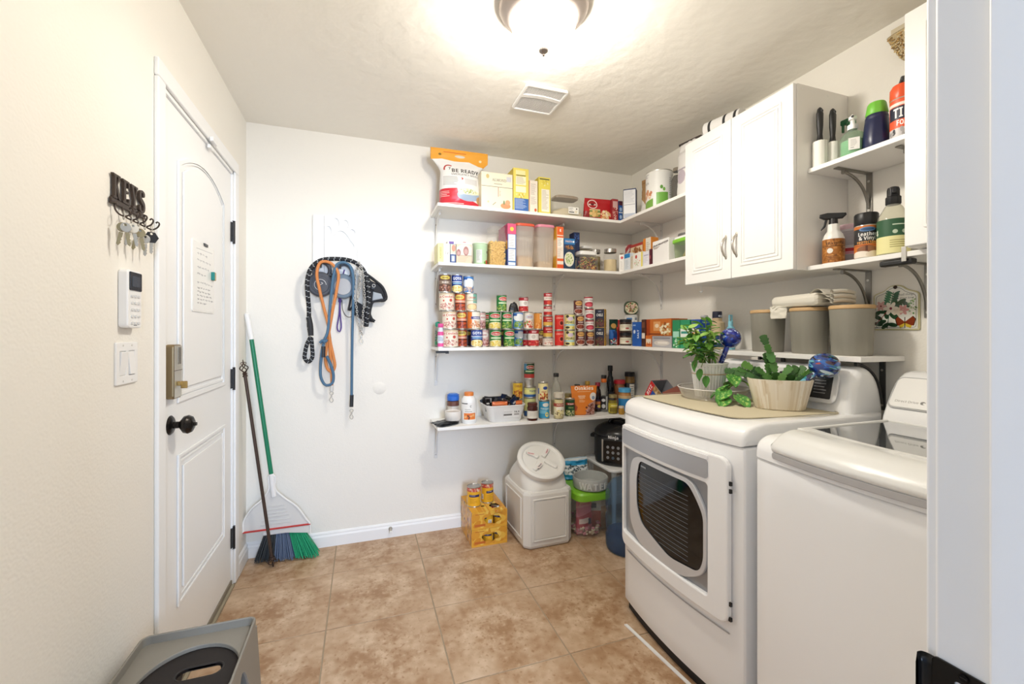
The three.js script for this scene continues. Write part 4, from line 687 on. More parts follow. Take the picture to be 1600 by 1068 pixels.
// ---------- top shelf ----------
{
  const w = 0.3675, h = 0.3758, cx = 0.5791;
  const tx = T(512, 560, '#eceae6', ['p', [[0, 0], [1, 0], [1, 0.27], [0.82, 0.25], [0.66, 0.185], [0.4, 0.2], [0.2, 0.17], [0, 0.2]], '#eda63a'], ['l', 0.22, 0.05, 0.56, 0.03, 1, '#d2571e'], ['e', 0.5, 0.11, 0.09, 0.022, '#d8cdbb'], ['e', 0.16, 0.1, 0.025, 0.02, '#8a6a2c'], ['e', 0.86, 0.15, 0.025, 0.02, '#f5d9a0'],
    ['f', (c, W, H) => { c.strokeStyle = '#b8433c'; c.lineWidth = 12; c.beginPath(); c.arc(0.3 * W, 0.36 * H, 40, PI * 0.9, PI * 1.7); c.stroke(); }], ['t', '7', 0.31, 0.35, 0.06, '#33302e'], ['t', 'BE READY', 0.575, 0.385, 0.095, '#33302e'], ['t', 'EMERGENCY MEALS', 0.575, 0.455, 0.05, '#4a4744', 'normal'], ['p', [[0.5, 0.5], [0.53, 0.53], [0.5, 0.56]], '#c8433c'],
    ['l', 0.2, 0.5, 0.24, 0.16, 7, '#a09c98'], ['r', 0.55, 0.52, 0.22, 0.1, '#d5d3d1'], ['p', [[0.12, 0.71], [0.42, 0.7], [0.45, 0.82], [0.6, 0.86], [0.9, 0.93], [0.9, 1], [0.12, 1]], '#cf3340'], ['e', 0.62, 0.8, 0.2, 0.09, '#9fb2c8'], ['e', 0.62, 0.74, 0.19, 0.05, '#e9e4c8'], ['d', 0.62, 0.735, 0.17, 0.035, ['#f3ecc8', '#d8cf98', '#88a054', '#f8f4e0'], 90, 0.012], ['e', 0.82, 0.85, 0.06, 0.06, '#c09a68'], ['l', 0.16, 0.75, 0.16, 0.1, 4, '#f1c3bc'], ['l', 0.16, 0.93, 0.5, 0.03, 1, '#f6dad6']);
  const t = thing('meal_bag', 'big orange and white emergency meal bag with red foot on the top shelf', 'food bag', cx, S1, 2.69, -0.02);
  obj('bag', pouch(w, h, 0.16, (v) => (v > 0.82 ? 1 : v > 0.6 ? 0.66 + 0.34 * ((v - 0.6) / 0.22) ** 1.5 : 0.7 - 0.04 * (v / 0.6) ** 3), (v) => (v > 0.85 ? 0.05 : Math.sin(Math.min(1, v * 0.95 + 0.22) * PI)), 0.006), mapped(tx, 0.28), t);
  obj('seam', box(w * 0.98, 0.006, 0.004, 0, h - 0.003, 0, 0.001), M(0xe79a34, 0.35), t);
}
const D1 = 2.585;
const FB = (l, x, w, h, dep, y, tex, color, side, grp) => carton(l, grp, x, w, h, D1 + dep / 2, dep, y, tex, color, 0, side);
FB('cream almond bar box with fruit picture beside the big meal bag', 0.7952,0.2054,0.2244, 0.16, S1, T(256, 256, '#efe6cd', ['e', 0.2, 0.12, 0.05, 0.06, '#cfb87a'], ['t', 'ALMOND', 0.57, 0.2, 0.1, '#5d5648', 'normal', 'serif'], ['r', 0.8, 0.08, 0.15, 0.14, '#cfcfd4'], ['l', 0.4, 0.3, 0.3, 0.05, 1, '#9c9484'], ['r', 0, 0.385, 1, 0.012, '#6f6a55'], ['r', 0.53, 0.4, 0.015, 0.26, '#b05a4c'], ['l', 0.57, 0.5, 0.05, 0.16, 4, '#c08a7c'], ['e', 0.77, 0.9, 0.16, 0.08, '#d9966a'], ['e', 0.84, 0.8, 0.08, 0.07, '#e0a47c'], ['e', 0.72, 0.81, 0.025, 0.06, '#6f8a5a'], ['s', [[0.36, 0.9], [0.46, 0.82]], '#6a5a3a', 4], ['e', 0.22, 0.82, 0.03, 0.03, '#d8c39a']), 0xe9dfc4);
carton('plain tan carton half hidden behind the tall yellow box on the top shelf', undefined, 0.9541, 0.06, 0.215, 2.78, 0.08, S1, T(32, 32, '#d2bd90', ['r', 0.1, 0.1, 0.5, 0.3, '#c4a878']), 0xcdb584);
FB('tallest yellow food box with blue foot on the top shelf', 0.9545,0.1045,0.2725, 0.12, S1, T(128, 320, '#ecdb6a', ['r', 0.16, 0.05, 0.62, 0.1, '#f3ecb0'], ['r', 0.2, 0.16, 0.6, 0.015, '#3c3a34'], ['r', 0.16, 0.19, 0.66, 0.2, '#f4efd0'], ['l', 0.2, 0.2, 0.6, 0.18, 7, '#b8b0a0'], ['r', 0.16, 0.42, 0.66, 0.14, '#f4efd0'], ['d', 0.5, 0.63, 0.3, 0.06, ['#d8b848', '#f0e6a0'], 20, 0.06], ['r', 0.08, 0.7, 0.9, 0.29, '#3a69b4'], ['l', 0.12, 0.72, 0.8, 0.24, 9, '#c8d4ea']), 0xe6d056);
FB('narrow white nutrition side box between the two yellow boxes', 1.04,0.0578,0.2047, 0.12, S1, T(64, 224, '#f0e6d8', ['r', 0, 0, 0.08, 1, '#e08a6a'], ['l', 0.18, 0.1, 0.7, 0.36, 12, '#b7b0a8'], ['l', 0.18, 0.52, 0.7, 0.25, 8, '#b7b0a8'], ['e', 0.75, 0.92, 0.14, 0.05, '#d2663c']), 0xeaddc8);
FB('shorter yellow box with white panel beside the rice container', 1.118,0.0837,0.2345, 0.12, S1, T(96, 256, '#e8d960', ['r', 0.1, 0.04, 0.8, 0.03, '#4a4638'], ['d', 0.5, 0.16, 0.3, 0.07, ['#f0e8a8', '#d8c448'], 20, 0.06], ['r', 0.24, 0.33, 0.66, 0.62, '#f2eee0'], ['l', 0.28, 0.36, 0.56, 0.54, 14, '#c0b8aa']), 0xe4d24e);
const plastic = M(0xfafaf8, 0.08, 0, { transmission: 0.93, ior: 1.12 });
{
  const t = thing('rice_container', 'clear plastic box of rice with sticker on the top shelf', 'container', 1.301, S1, 2.665);
  const w = 0.2431;
  obj('box', loft([[0, w * 0.46, 0.065, 6], [0.004, w * 0.48, 0.07, 6], [0.1, w * 0.5, 0.075, 6], [0.115, w * 0.44, 0.065, 6], [0.135, w * 0.38, 0.06, 5]], 40), plastic, t);
  obj('rice', loft([[0.002, w * 0.45, 0.06, 5], [0.03, w * 0.46, 0.064, 5], [0.058, w * 0.25, 0.05, 3], [0.068, w * 0.05, 0.01, 2]], 32), M(0xd9ccb0, 0.8, 0, { bumpMap: peel, bumpScale: 0.003 }), t);
  obj('lid', loft([[0.128, w * 0.36, 0.05, 5], [0.142, w * 0.35, 0.05, 5], [0.147, w * 0.3, 0.045, 5]], 32), M(0xa59484, 0.4), t);
  obj('sticker', planar(box(0.075, 0.045, 0.001, 0.03, 0.04, 0.0745), 0.075, 0.045, -0.0075, 0.0175), mapped(T(128, 80, '#f2f0ea', ['l', 0.06, 0.1, 0.5, 0.5, 4, '#8a8a8a'], ['r', 0.06, 0.68, 0.5, 0.14, '#3c3c3c'], ['e', 0.8, 0.25, 0.07, 0.1, '#4a3a30'], ['l', 0.62, 0.5, 0.3, 0.4, 4, '#c8b878']), 0.5), t);
}
{
  const w = 0.215;
  const t = thing('dumpling_bag', 'red frozen food bag with round white emblem and dumpling pictures', 'food bag', 1.531, S1, 2.625, -0.1);
  obj('bag', pouch(w, 0.148, 0.05, (v) => 1 - 0.12 * v, (v) => Math.sin(Math.min(1, v + 0.2) * PI) * 0.9, 0.004), mapped(T(256, 200, '#b81f26', ['e', 0.32, 0.28, 0.17, 0.22, '#efe4dc'], ['e', 0.32, 0.28, 0.14, 0.18, '#a81c22'], ['r', 0.2, 0.26, 0.24, 0.07, '#efe4dc'], ['e', 0.32, 0.28, 0.06, 0.05, '#501418'], ['r', 0, 0.62, 0.5, 0.38, '#8a161c'], ['r', 0.2, 0.52, 0.36, 0.06, '#d6cc98'], ['r', 0.2, 0.58, 0.36, 0.3, '#7a8a4a'], ['d', 0.38, 0.72, 0.14, 0.12, ['#e0bc7c', '#caa05c'], 14, 0.06], ['d', 0.78, 0.78, 0.18, 0.2, ['#e8c890', '#d89a5c', '#b84030', '#f2e0c0'], 40, 0.05], ['r', 0.1, 0.92, 0.5, 0.05, '#d07a48']), 0.3), t);
  carton('green topped packet peeking over the red dumpling bag', undefined, 1.586, 0.095, 0.15, 2.72, 0.05, S1, T(96, 96, '#8a9a3c', ['r', 0, 0.1, 1, 0.3, '#46642c'], ['t', 'LEMON', 0.5, 0.24, 0.22, '#d8d070']), 0x7a8a38, 0, null, 'food_packet', 'packet');
  carton('narrow navy packet behind the red dumpling bag beside the green one', undefined, 1.673, 0.045, 0.148, 2.72, 0.05, S1, T(48, 96, '#3a4468', ['r', 0.5, 0.05, 0.4, 0.2, '#c8c8d0']), 0x343c5c, 0, null, 'food_packet', 'packet');
}
FB('red and white narrow box at the end of the red dumpling bag', 1.649,0.047,0.1467, 0.1, S1, T(64, 192, '#a8353a', ['r', 0.1, 0.1, 0.8, 0.3, '#d8b0ac'], ['d', 0.5, 0.65, 0.4, 0.3, ['#d8a090', '#e8d0c4', '#8a2028'], 40, 0.09]), 0x9a2a30);
FB('blue and red snack box stack at the inner corner of the top shelf', 1.693,0.0319,0.1378, 0.1, S1, T(64, 192, '#2c5fa8', ['r', 0, 0, 1, 0.22, '#5a2c34'], ['e', 0.5, 0.42, 0.3, 0.1, '#b8d0ea'], ['r', 0, 0.55, 1, 0.06, '#e6e6ea'], ['e', 0.5, 0.8, 0.3, 0.1, '#b8d0ea']), 0x27508e);
{
  const [dc, w, h] = [2.497,0.1335,0.2035];
  const tx = T(128, 192, '#e6e7ea', ['s', [[0.02, 0.02], [0.98, 0.02], [0.98, 0.98], [0.02, 0.98], [0.02, 0.02]], '#2c3c68', 6], ['l', 0.12, 0.08, 0.76, 0.4, 10, '#bfc2cc'], ['r', 0.08, 0.52, 0.84, 0.012, '#6a6f80'], ['r', 0.08, 0.82, 0.84, 0.14, '#a8b0c4']);
  carton('white panelled box with navy edges standing angled at the corner', undefined, 1.735, 0.085, h, 2.535, 0.055, S1, tx, 0x27335c, -0.75);
}
{
  const t = thing('paper_bag', 'folded brown kraft paper bag with white foot leaning at the corner', 'bag', 1.79, S1, 2.432, -PI / 2 + 0.25);
  obj('bag', pouch(0.075, 0.235, 0.06, (v) => 1 - 0.1 * v, (v) => 0.95 - 0.75 * v, 0.006), mapped(T(128, 192, '#a37f55', ['p', [[0, 0.45], [0.5, 0.62], [1, 0.85], [1, 1], [0, 1]], '#d8d4ce'], ['r', 0.05, 0.03, 0.9, 0.04, '#8a6840']), 0.7), t);
  obj('fold', box(0.066, 0.03, 0.012, 0, 0.232, 0, 0.003), M(0xa07a50, 0.75), t); t.rotation.z = 0.0;
}
{ const t = thing('dark_pouch', 'dark plum foil pouch squeezed between white panelled box and kraft bag', 'pouch', 1.86, S1, 2.5, -PI / 2 + 0.5); obj('pouch', pouch(0.07, 0.19, 0.04), mapped(T(64, 128, '#33283a', ['e', 0.5, 0.3, 0.4, 0.2, '#b09070'], ['r', 0.1, 0.6, 0.8, 0.2, '#58405a']), 0.3), t); obj('seal', box(0.05, 0.008, 0.003, 0, 0.19, 0, 0.001), M(0x33283a, 0.3), t); }
can('large white canister with green leaves and pasta picture on the top shelf', undefined, T(256, 160, '#efefec', ['l', 0.12, 0.06, 0.24, 0.1, 3, '#9a9a9a'], ['t', 'PASTA', 0.26, 0.3, 0.09, '#6a6a6a', 'normal'], ['d', 0.3, 0.62, 0.14, 0.12, ['#d8a078', '#e8c0a0', '#c8805c'], 30, 0.03], ['p', [[0.04, 0.84], [0.46, 0.74], [0.46, 1], [0.04, 1]], '#7aa84a'], ['r', 0.54, 0.6, 0.28, 0.34, '#74b04a'], ['e', 0.66, 0.46, 0.035, 0.05, '#5f9a3a'], ['e', 0.72, 0.52, 0.03, 0.05, '#74b04a'], ['l', 0.86, 0.2, 0.12, 0.5, 10, '#a8a8a8']), 1.79, 0.084, 2.298, S1, 0.2406, -1.0, 'food_canister', 'canister');
vessel('pepper_bottle', 'clear bottle of black peppercorns beside the white canister', 'bottle', 1.83, 2.18, S1, { body: botP(0.036, 0.235, 0.022, 0.68, 0.88), bodyMat: plastic, fill: [[0, 0.003], [0.032, 0.003], [0.033, 0.158], [0.028, 0.175], [0.02, 0.19], [0, 0.192]], fillMat: M(0x4a443c, 0.7, 0, { bumpMap: peel, bumpScale: 0.004 }), lid: lidP(0.024, 0.215, 0.022), lidMat: M(0x8a8072, 0.5) });
{
  const t = thing('flour_bag', 'tall white bag with black folded top standing against the wall cabinet', 'food bag', 1.80, S1, 2.03, -PI / 2 + 0.15);
  obj('bag', pouch(0.17, 0.335, 0.1, (v) => 1 - 0.1 * v, (v) => (v > 0.85 ? 0.2 : 0.95 - 0.2 * v), 0.006), mapped(T(96, 160, '#eceae8', ['e', 0.3, 0.6, 0.2, 0.12, '#c4b8c4'], ['r', 0.1, 0.45, 0.4, 0.03, '#b0a8b4']), 0.35), t);
  obj('folded_top', box(0.155, 0.012, 0.02, 0, 0.337, 0, 0.003), M(0x3a3230, 0.5), t);
}

// ---------- second shelf ----------
FB('yellow and white snack box at the door end of the cereal shelf', 0.4602,0.0733,0.1137, 0.13, S2, T(128, 192, '#e9e6dd', ['r', 0, 0, 0.48, 1, '#ece59a'], ['t', 'FLAXSEED', 0.24, 0.5, 0.13, '#9a9450', 'bold', 'sans-serif', -PI / 2], ['t', 'Ly', 0.74, 0.48, 0.17, '#4a4844', 'normal', 'serif']), 0xe6dfa8);
carton('white box with purple corner standing behind the small boxes', undefined, 0.5921, 0.155, 0.168, 2.79, 0.07, S2, T(256, 256, '#ece8e4', ['r', 0.06, 0.02, 0.2, 0.26, '#6a48a4'], ['t', 'Crackers', 0.55, 0.2, 0.12, '#8a8480', 'normal', 'serif'], ['e', 0.87, 0.16, 0.05, 0.07, '#b8b0ac'], ['r', 0.65, 0.0, 0.12, 0.03, '#c84a44']), 0xe9e4e0);
FB('small navy and peach packet leaning before the purple cornered box', 0.5161,0.0352,0.1136, 0.06, S2, T(64, 160, '#e0dccf', ['r', 0, 0, 1, 0.5, '#c8d0b8'], ['e', 0.6, 0.22, 0.34, 0.18, '#d88a72'], ['r', 0, 0.55, 1, 0.45, '#2c4a86'], ['r', 0.25, 0.62, 0.5, 0.3, '#dfe6f2'], ['l', 0.3, 0.64, 0.4, 0.26, 5, '#3a5a94']), 0x2c4a86);
FB('beige macaron box with pink round biscuits printed on it', 0.5844,0.0968,0.1163, 0.07, S2, T(160, 192, '#d9c3aa', ['p', [[0, 0.2], [0.3, 0.02], [0.6, 0], [0.85, 0.05], [1, 0.2], [1, 0.6], [0, 0.6]], '#e0d6c8'], ['e', 0.15, 0.45, 0.13, 0.18, '#a06a68'], ['e', 0.62, 0.35, 0.17, 0.24, '#a8746e'], ['e', 0.62, 0.38, 0.12, 0.14, '#c09a94'], ['e', 0.15, 0.48, 0.08, 0.1, '#c09a94'], ['r', 0, 0.58, 1, 0.02, '#8a6a58'], ['l', 0.1, 0.66, 0.8, 0.3, 4, '#c4a88c']), 0xd4bd9f);
vessel('yogurt_tub', 'pale green paper tub with white rim and strawberry picture', 'tub', 0.6998, 2.64, S2, { body: [[0, 0.001], [0.041, 0], [0.043, 0.004], [0.047, 0.128], [0.049, 0.13], [0.049, 0.136], [0.046, 0.137]], bodyMat: M(0xbcd4b4, 0.45), lid: [[0.0475, 0.134], [0.047, 0.1385], [0, 0.1385]], lidMat: white, tex: T(192, 128, '#b4d0ac', ['r', 0.24, 0.25, 0.26, 0.7, '#d9dcd8'], ['l', 0.27, 0.3, 0.2, 0.55, 9, '#9aa09a'], ['e', 0.76, 0.9, 0.1, 0.12, '#d24a3c'], ['e', 0.8, 0.35, 0.05, 0.07, '#5a4a48'], ['e', 0.66, 0.92, 0.06, 0.08, '#6fa04c']), band: [0.0435, 0.0468, 0.006, 0.122] });
{
  const cx = 0.8049, t = thing('cereal_jar', 'clear square jar half full of golden cereal balls with clear lid', 'jar', cx, S2, 2.645);
  const a = 0.056;
  obj('body', loft([[0, a * 0.95, a * 0.95, 6], [0.005, a, a, 6], [0.19, a, a, 6], [0.215, a * 0.9, a * 0.9, 5], [0.228, a * 0.85, a * 0.85, 4]], 40, false), plastic, t);
  obj('lid', loft([[0.222, a * 0.88, a * 0.88, 5], [0.226, a * 0.9, a * 0.9, 5], [0.245, a * 0.9, a * 0.9, 5], [0.249, a * 0.82, a * 0.82, 5]], 36), plastic, t);
  const g = []; for (let k = 0; k < 900; k++) { const f = k % 3; let x = rr(-1, 1), z = rr(-1, 1), y = rr(0.006, 0.148); if (f === 0) z = 1; else if (f === 1) y = rr(0.14, 0.152); else x = -1; g.push([x * (a - 0.009), y, z * (a - 0.009)]); }
  const s = new THREE.IcosahedronGeometry(0.0052, 1), im = new THREE.InstancedMesh(s, M(0xe3bb68, 0.7), g.length), m4 = new THREE.Matrix4();
  g.forEach((p, i) => im.setMatrixAt(i, m4.makeTranslation(...p))); im.name = 'cereal_balls'; im.userData.kind = 'stuff'; im.castShadow = im.receiveShadow = true; t.add(im);
  obj('cereal_core', loft([[0.004, a - 0.009, a - 0.009, 6], [0.146, a - 0.009, a - 0.009, 6]], 24), M(0xd8ae5c, 0.8), t);
}
FB('narrow cereal box with pink top and blue frame on the cereal shelf', 0.8927,0.058,0.2688, 0.19, S2, T(96, 384, '#3a70b4', ['r', 0, 0, 1, 0.25, '#d8567e'], ['e', 0.5, 0.13, 0.22, 0.05, '#f0c858'], ['r', 0.1, 0.26, 0.8, 0.32, '#eef0f2'], ['l', 0.16, 0.28, 0.68, 0.28, 14, '#a8b0bc'], ['r', 0.1, 0.6, 0.8, 0.28, '#eef0f2'], ['l', 0.16, 0.62, 0.68, 0.24, 12, '#a8b0bc'], ['r', 0.1, 0.91, 0.8, 0.07, '#e2e8f0']), 0xa83c64, T(32, 64, '#a82c58', ['r', 0, 0.6, 1, 0.4, '#2c5aa0'], ['r', 0.3, 0.4, 0.7, 0.2, '#e0b048']));
function dispenser(label, x, w, h, lidColor, fillH, group) {
  const t = thing('cereal_container', label, 'container', x, S2, 2.655, 0, group), a = w / 2, b = 0.065, k = M(0xfbf8f3, 0.3, 0, { transmission: 0.72, ior: 1.12 });
  obj('body', loft([[0, a * 0.82, b * 0.85, 5], [0.004, a * 0.85, b * 0.88, 5], [h - 0.02, a * 0.98, b * 0.98, 5], [h - 0.016, a, b, 5]], 44, false), k, t);
  obj('lid', loft([[h - 0.02, a, b, 5], [h - 0.018, a * 1.03, b * 1.03, 5], [h - 0.008, a * 1.03, b * 1.03, 5], [h - 0.002, a * 0.97, b * 0.97, 5], [h, a * 0.85, b * 0.85, 5]], 44), M(lidColor, 0.4), t);
  obj('cereal', loft([[0.004, a * 0.8, b * 0.83, 5], [fillH * 0.8, a * 0.85, b * 0.87, 5], [fillH, a * 0.7, b * 0.7, 3]], 36), M(0xd9b98c, 0.85, 0, { bumpMap: peel, bumpScale: 0.006 }), t);
  for (const s of [-0.3, 0.0, 0.3]) obj('rib', box(0.002, h - 0.05, 0.0015, s * a, h / 2, b * 0.94, 0.0006), k, t);
}
dispenser('tall clear cereal container with coral red lid on the second shelf', 0.9914, 0.1345, 0.2822, 0xd2583e, 0.075);
dispenser('tall clear cereal container with pink lid on the second shelf', 1.136, 0.1277, 0.2857, 0xd98aa0, 0.05);
FB('narrow orange and white cereal box beside the pink lidded container', 1.229,0.0511,0.2756, 0.19, S2, T(96, 384, '#efe3d6', ['r', 0.0, 0, 1, 0.2, '#e2632a'], ['t', 'K', 0.55, 0.09, 0.09, '#fff'], ['r', 0.0, 0.2, 1, 0.02, '#f4e9dc'], ['r', 0.0, 0.22, 1, 0.04, '#e2632a'], ['r', 0.1, 0.28, 0.8, 0.2, '#f5f1ea'], ['l', 0.16, 0.29, 0.66, 0.18, 9, '#b0a8a0'], ['l', 0.16, 0.52, 0.66, 0.22, 10, '#c4b4a8'], ['r', 0, 0.76, 1, 0.06, '#e2632a'], ['r', 0, 0.9, 1, 0.1, '#da541e'], ['r', 0, 0, 0.1, 1, '#d8a070']), 0xd8541f, T(16, 32, '#d8a030', ['r', 0, 0.3, 1, 0.4, '#f0d8b0']));
FB('blue pasta dinner box with bowl of green pasta picture', 1.299,0.0802,0.2025, 0.05, S2, T(128, 320, '#2a5f9c', ['r', 0.0, 0, 1, 0.18, '#2f78b4'], ['t', 'PASTA', 0.42, 0.1, 0.08, '#f0c8c0'], ['e', 0.85, 0.1, 0.09, 0.035, '#e8f0f8'], ['r', 0.0, 0.2, 1, 0.03, '#0f2c50'], ['r', 0, 0.24, 1, 0.76, '#1d3450'], ['d', 0.45, 0.3, 0.4, 0.06, ['#8a5a34', '#6a4024', '#b07a48'], 40, 0.06], ['e', 0.46, 0.68, 0.44, 0.24, '#e6e2d0'], ['d', 0.46, 0.66, 0.36, 0.18, ['#9fb868', '#c8d49a', '#7a9848', '#e0e4c0'], 90, 0.05]), 0x1f4a80);
carton('tall navy pasta box behind the blue pasta dinner box', undefined, 1.399, 0.045, 0.2704, 2.71, 0.07, S2, T(64, 320, '#182850', ['d', 0.5, 0.15, 0.4, 0.12, ['#2c4a86', '#3c5c9c'], 20, 0.1], ['e', 0.6, 0.55, 0.2, 0.07, '#b8343c'], ['r', 0.3, 0.7, 0.12, 0.25, '#d8d0b8']), 0x16244a);
vessel('spice_jar', 'tall tan jar with dark lid behind the blue pasta dinner box', 'jar', 1.394, 2.79, S2, { body: jarP(0.036, 0.2, 0.032), bodyMat: M(0xc9b48c, 0.4), lid: lidP(0.035, 0.2, 0.025), lidMat: M(0x4c463c, 0.5), tex: LT('#d8cba8', ['r', 0, 0.3, 1, 0.2, '#7fa8a0']), band: [0.0364, 0.0364, 0.05, 0.13] });
{
  const t = thing('pasta_canister', 'clear spaghetti canister with white lid at the back of the second shelf', 'canister', 1.542, S2, 2.81), a = 0.035;
  obj('body', loft([[0, a, a, 6], [0.19, a, a, 6]], 32, false), plastic, t);
  obj('lid', loft([[0.188, a * 1.1, a * 1.1, 6], [0.205, a * 1.1, a * 1.1, 6], [0.208, a * 0.8, a * 0.8, 5]], 32), white, t);
  const g = []; for (let k = 0; k < 60; k++) g.push(cyl(0.0012, 0.0012, 0.175, rr(-0.028, 0.028), 0.09, rr(-0.028, 0.028), 5)); obj('spaghetti', g, M(0xd9bd7c, 0.6), t).userData.kind = 'stuff';
}
{
  const cx = 1.449, t = thing('pasta_jar', 'square clear jar with white lid full of colourful dry pasta', 'jar', cx, S2, 2.64), a = 0.0724;
  obj('body', loft([[0, a * 0.95, 0.05, 8], [0.004, a, 0.053, 8], [0.096, a, 0.053, 8], [0.108, a * 0.85, 0.044, 6]], 40, false), plastic, t);
  obj('lid', loft([[0.104, a * 0.86, 0.046, 6], [0.108, a * 0.92, 0.05, 6], [0.128, a * 0.92, 0.05, 6], [0.132, a * 0.85, 0.044, 6]], 40), white, t);
  const cols = [0xe0c878, 0x6a7a34, 0xa8402c, 0xd08a34, 0x7a2c24]; const G = cols.map(() => []);
  for (let k = 0; k < 150; k++) { const s = (k % 2 ? 1 : -1), c0 = k % cols.length, q = new THREE.TorusGeometry(0.008, 0.0028, 5, 9, rr(2, 5)); q.rotateX(rr(0, 3)).rotateY(rr(0, 3)).translate(rr(-1, 1) * (a - 0.016), 0.014 + 0.07 * rnd() ** 1.4, k < 100 ? 0.036 : rr(-0.034, 0.034)); G[c0].push(q); }
  cols.forEach((c0, i) => { const m = obj('pasta', G[i], M(c0, 0.6), t); m.userData.kind = 'stuff'; });
}
vessel('mason_jar', 'glass jar with silver lid standing behind the colourful pasta jar', 'jar', 1.578, 2.735, S2, { body: jarP(0.038, 0.15, 0.03), fill: fillP(0.038, 0.12), fillMat: M(0x8a7a54, 0.8), lid: lidP(0.036, 0.146, 0.026), lidMat: steel });
vessel('mason_jar', 'glass jar of oats with silver lid at the shelf front beside pasta jar', 'jar', 1.64, 2.635, S2, { body: jarP(0.046, 0.14, 0.036), fill: fillP(0.046, 0.085), fillMat: M(0xd8c49c, 0.85, 0, { bumpMap: peel, bumpScale: 0.004 }), lid: lidP(0.042, 0.136, 0.026), lidMat: steel });
{ const t = thing('clear_bag', 'crumpled clear bag of brown nuts behind the small cartons', 'bag', 1.845, S2, 2.735, -0.5); obj('bag', pouch(0.12, 0.165, 0.08, (v) => 1 - 0.15 * v, undefined, 0.012), M(0xb9a28c, 0.2, 0, { transmission: 0.4 }), t); obj('nuts', pouch(0.1, 0.09, 0.06, () => 1, undefined, 0.012), M(0x7a5a44, 0.8), t); }
// the side wall part of the second shelf
const R2B = (l, dc, w, h, x, dep, tex, color) => carton(l, undefined, x + dep / 2, w, h, dc, dep, S2, tex, color, -PI / 2);
carton('small white and red carton at the inner corner of the second shelf', undefined, 1.712, 0.035, 0.118, 2.602, 0.05, S2, T(48, 128, '#ece8e2', ['e', 0.55, 0.18, 0.25, 0.08, '#c43a34'], ['l', 0.2, 0.4, 0.6, 0.5, 7, '#c9c2bc']), 0xe4dcd4, -0.6);
R2B('white carton with sky blue top beside the red dotted carton', 2.519,0.0677,0.115, 1.7, 0.06, T(64, 128, '#e4eaf0', ['r', 0, 0, 1, 0.26, '#2f8acc'], ['l', 0.2, 0.4, 0.6, 0.5, 7, '#b8c4d0']), 0xdce4ea);
R2B('slim beige carton between the blue topped and yellow edged cartons', 2.468,0.0262,0.0892, 1.7, 0.06, T(32, 128, '#d8ccb8', ['l', 0.2, 0.1, 0.6, 0.8, 9, '#a89c88']), 0xd0c4ae);
R2B('white carton with yellow edge and red berry print', 2.4,0.1043,0.1006, 1.7, 0.06, T(96, 128, '#efece4', ['r', 0.86, 0, 0.14, 1, '#e8d85a'], ['e', 0.35, 0.25, 0.1, 0.12, '#c8463a'], ['d', 0.45, 0.65, 0.3, 0.2, ['#d8c0b8', '#b8d0a8', '#e8b8a8'], 20, 0.06]), 0xe8e4da);
R2B('plain white carton beside the long white box', 2.311,0.059,0.0912, 1.7, 0.06, T(64, 96, '#e9e7ee', ['r', 0.1, 0.2, 0.8, 0.1, '#c0bcd0'], ['l', 0.15, 0.4, 0.7, 0.4, 4, '#d0ccd8']), 0xe6e4ea);
R2B('thin dark red carton pressed against the long white box', 2.271,0.0159,0.1001, 1.7, 0.06, T(16, 64, '#5a2430', ['r', 0, 0.4, 1, 0.2, '#a04a54']), 0x5a2430);
R2B('brown and cream cookie box behind the white cartons', 2.542,0.1405,0.193, 1.79, 0.06, T(128, 128, '#e6d2b0', ['d', 0.5, 0.4, 0.42, 0.24, ['#a86a34', '#c88a4c', '#7a4420'], 50, 0.06], ['r', 0, 0, 1, 0.1, '#b03a34'], ['r', 0, 0.7, 0.2, 0.3, '#b03a34']), 0xb86a3c);
R2B('tall orange and white box standing behind the plain white carton', 2.424,0.0822,0.2084, 1.79, 0.06, T(96, 160, '#ece6da', ['r', 0, 0, 0.34, 1, '#e0882e'], ['l', 0.42, 0.15, 0.5, 0.7, 12, '#b8b0a4']), 0xdc8a34);
R2B('red striped packet behind the clear bag at the corner', 2.648,0.0553,0.2025, 1.79, 0.05, T(64, 96, '#a8323a', ...[0, 1, 2, 3].map((i) => ['p', [[0, i * 0.3], [1, i * 0.3 - 0.2], [1, i * 0.3 - 0.08], [0, i * 0.3 + 0.12]], '#e0d0c8'])), 0x98303a);
{
  const [dc, w, h] = [2.179,0.1491,0.141];
  const t = thing('bread_box', 'long white food box with grey slotted band beside the green lidded container', 'box', 1.77, S2, dc, -PI / 2);
  obj('carton', box(w, h, 0.13, 0, h / 2, 0, 0.004), M(0xebe8e6, 0.5), t);
  obj('printed_front', planar(box(w - 0.006, h - 0.006, 0.001, 0, h / 2, 0.0652), w, h), mapped(T(192, 160, '#eceae8', ['p', [[0.04, 0.2], [0.98, 0.1], [0.98, 0.17], [0.04, 0.27]], '#8a8684'], ['p', [[0.04, 0.28], [0.5, 0.26], [0.3, 0.36], [0.12, 0.36]], '#b5aaa4'], ['d', 0.5, 0.185, 0.45, 0.03, ['#5a5654', '#d8d4d2'], 40, 0.015]), 0.5), t);
}
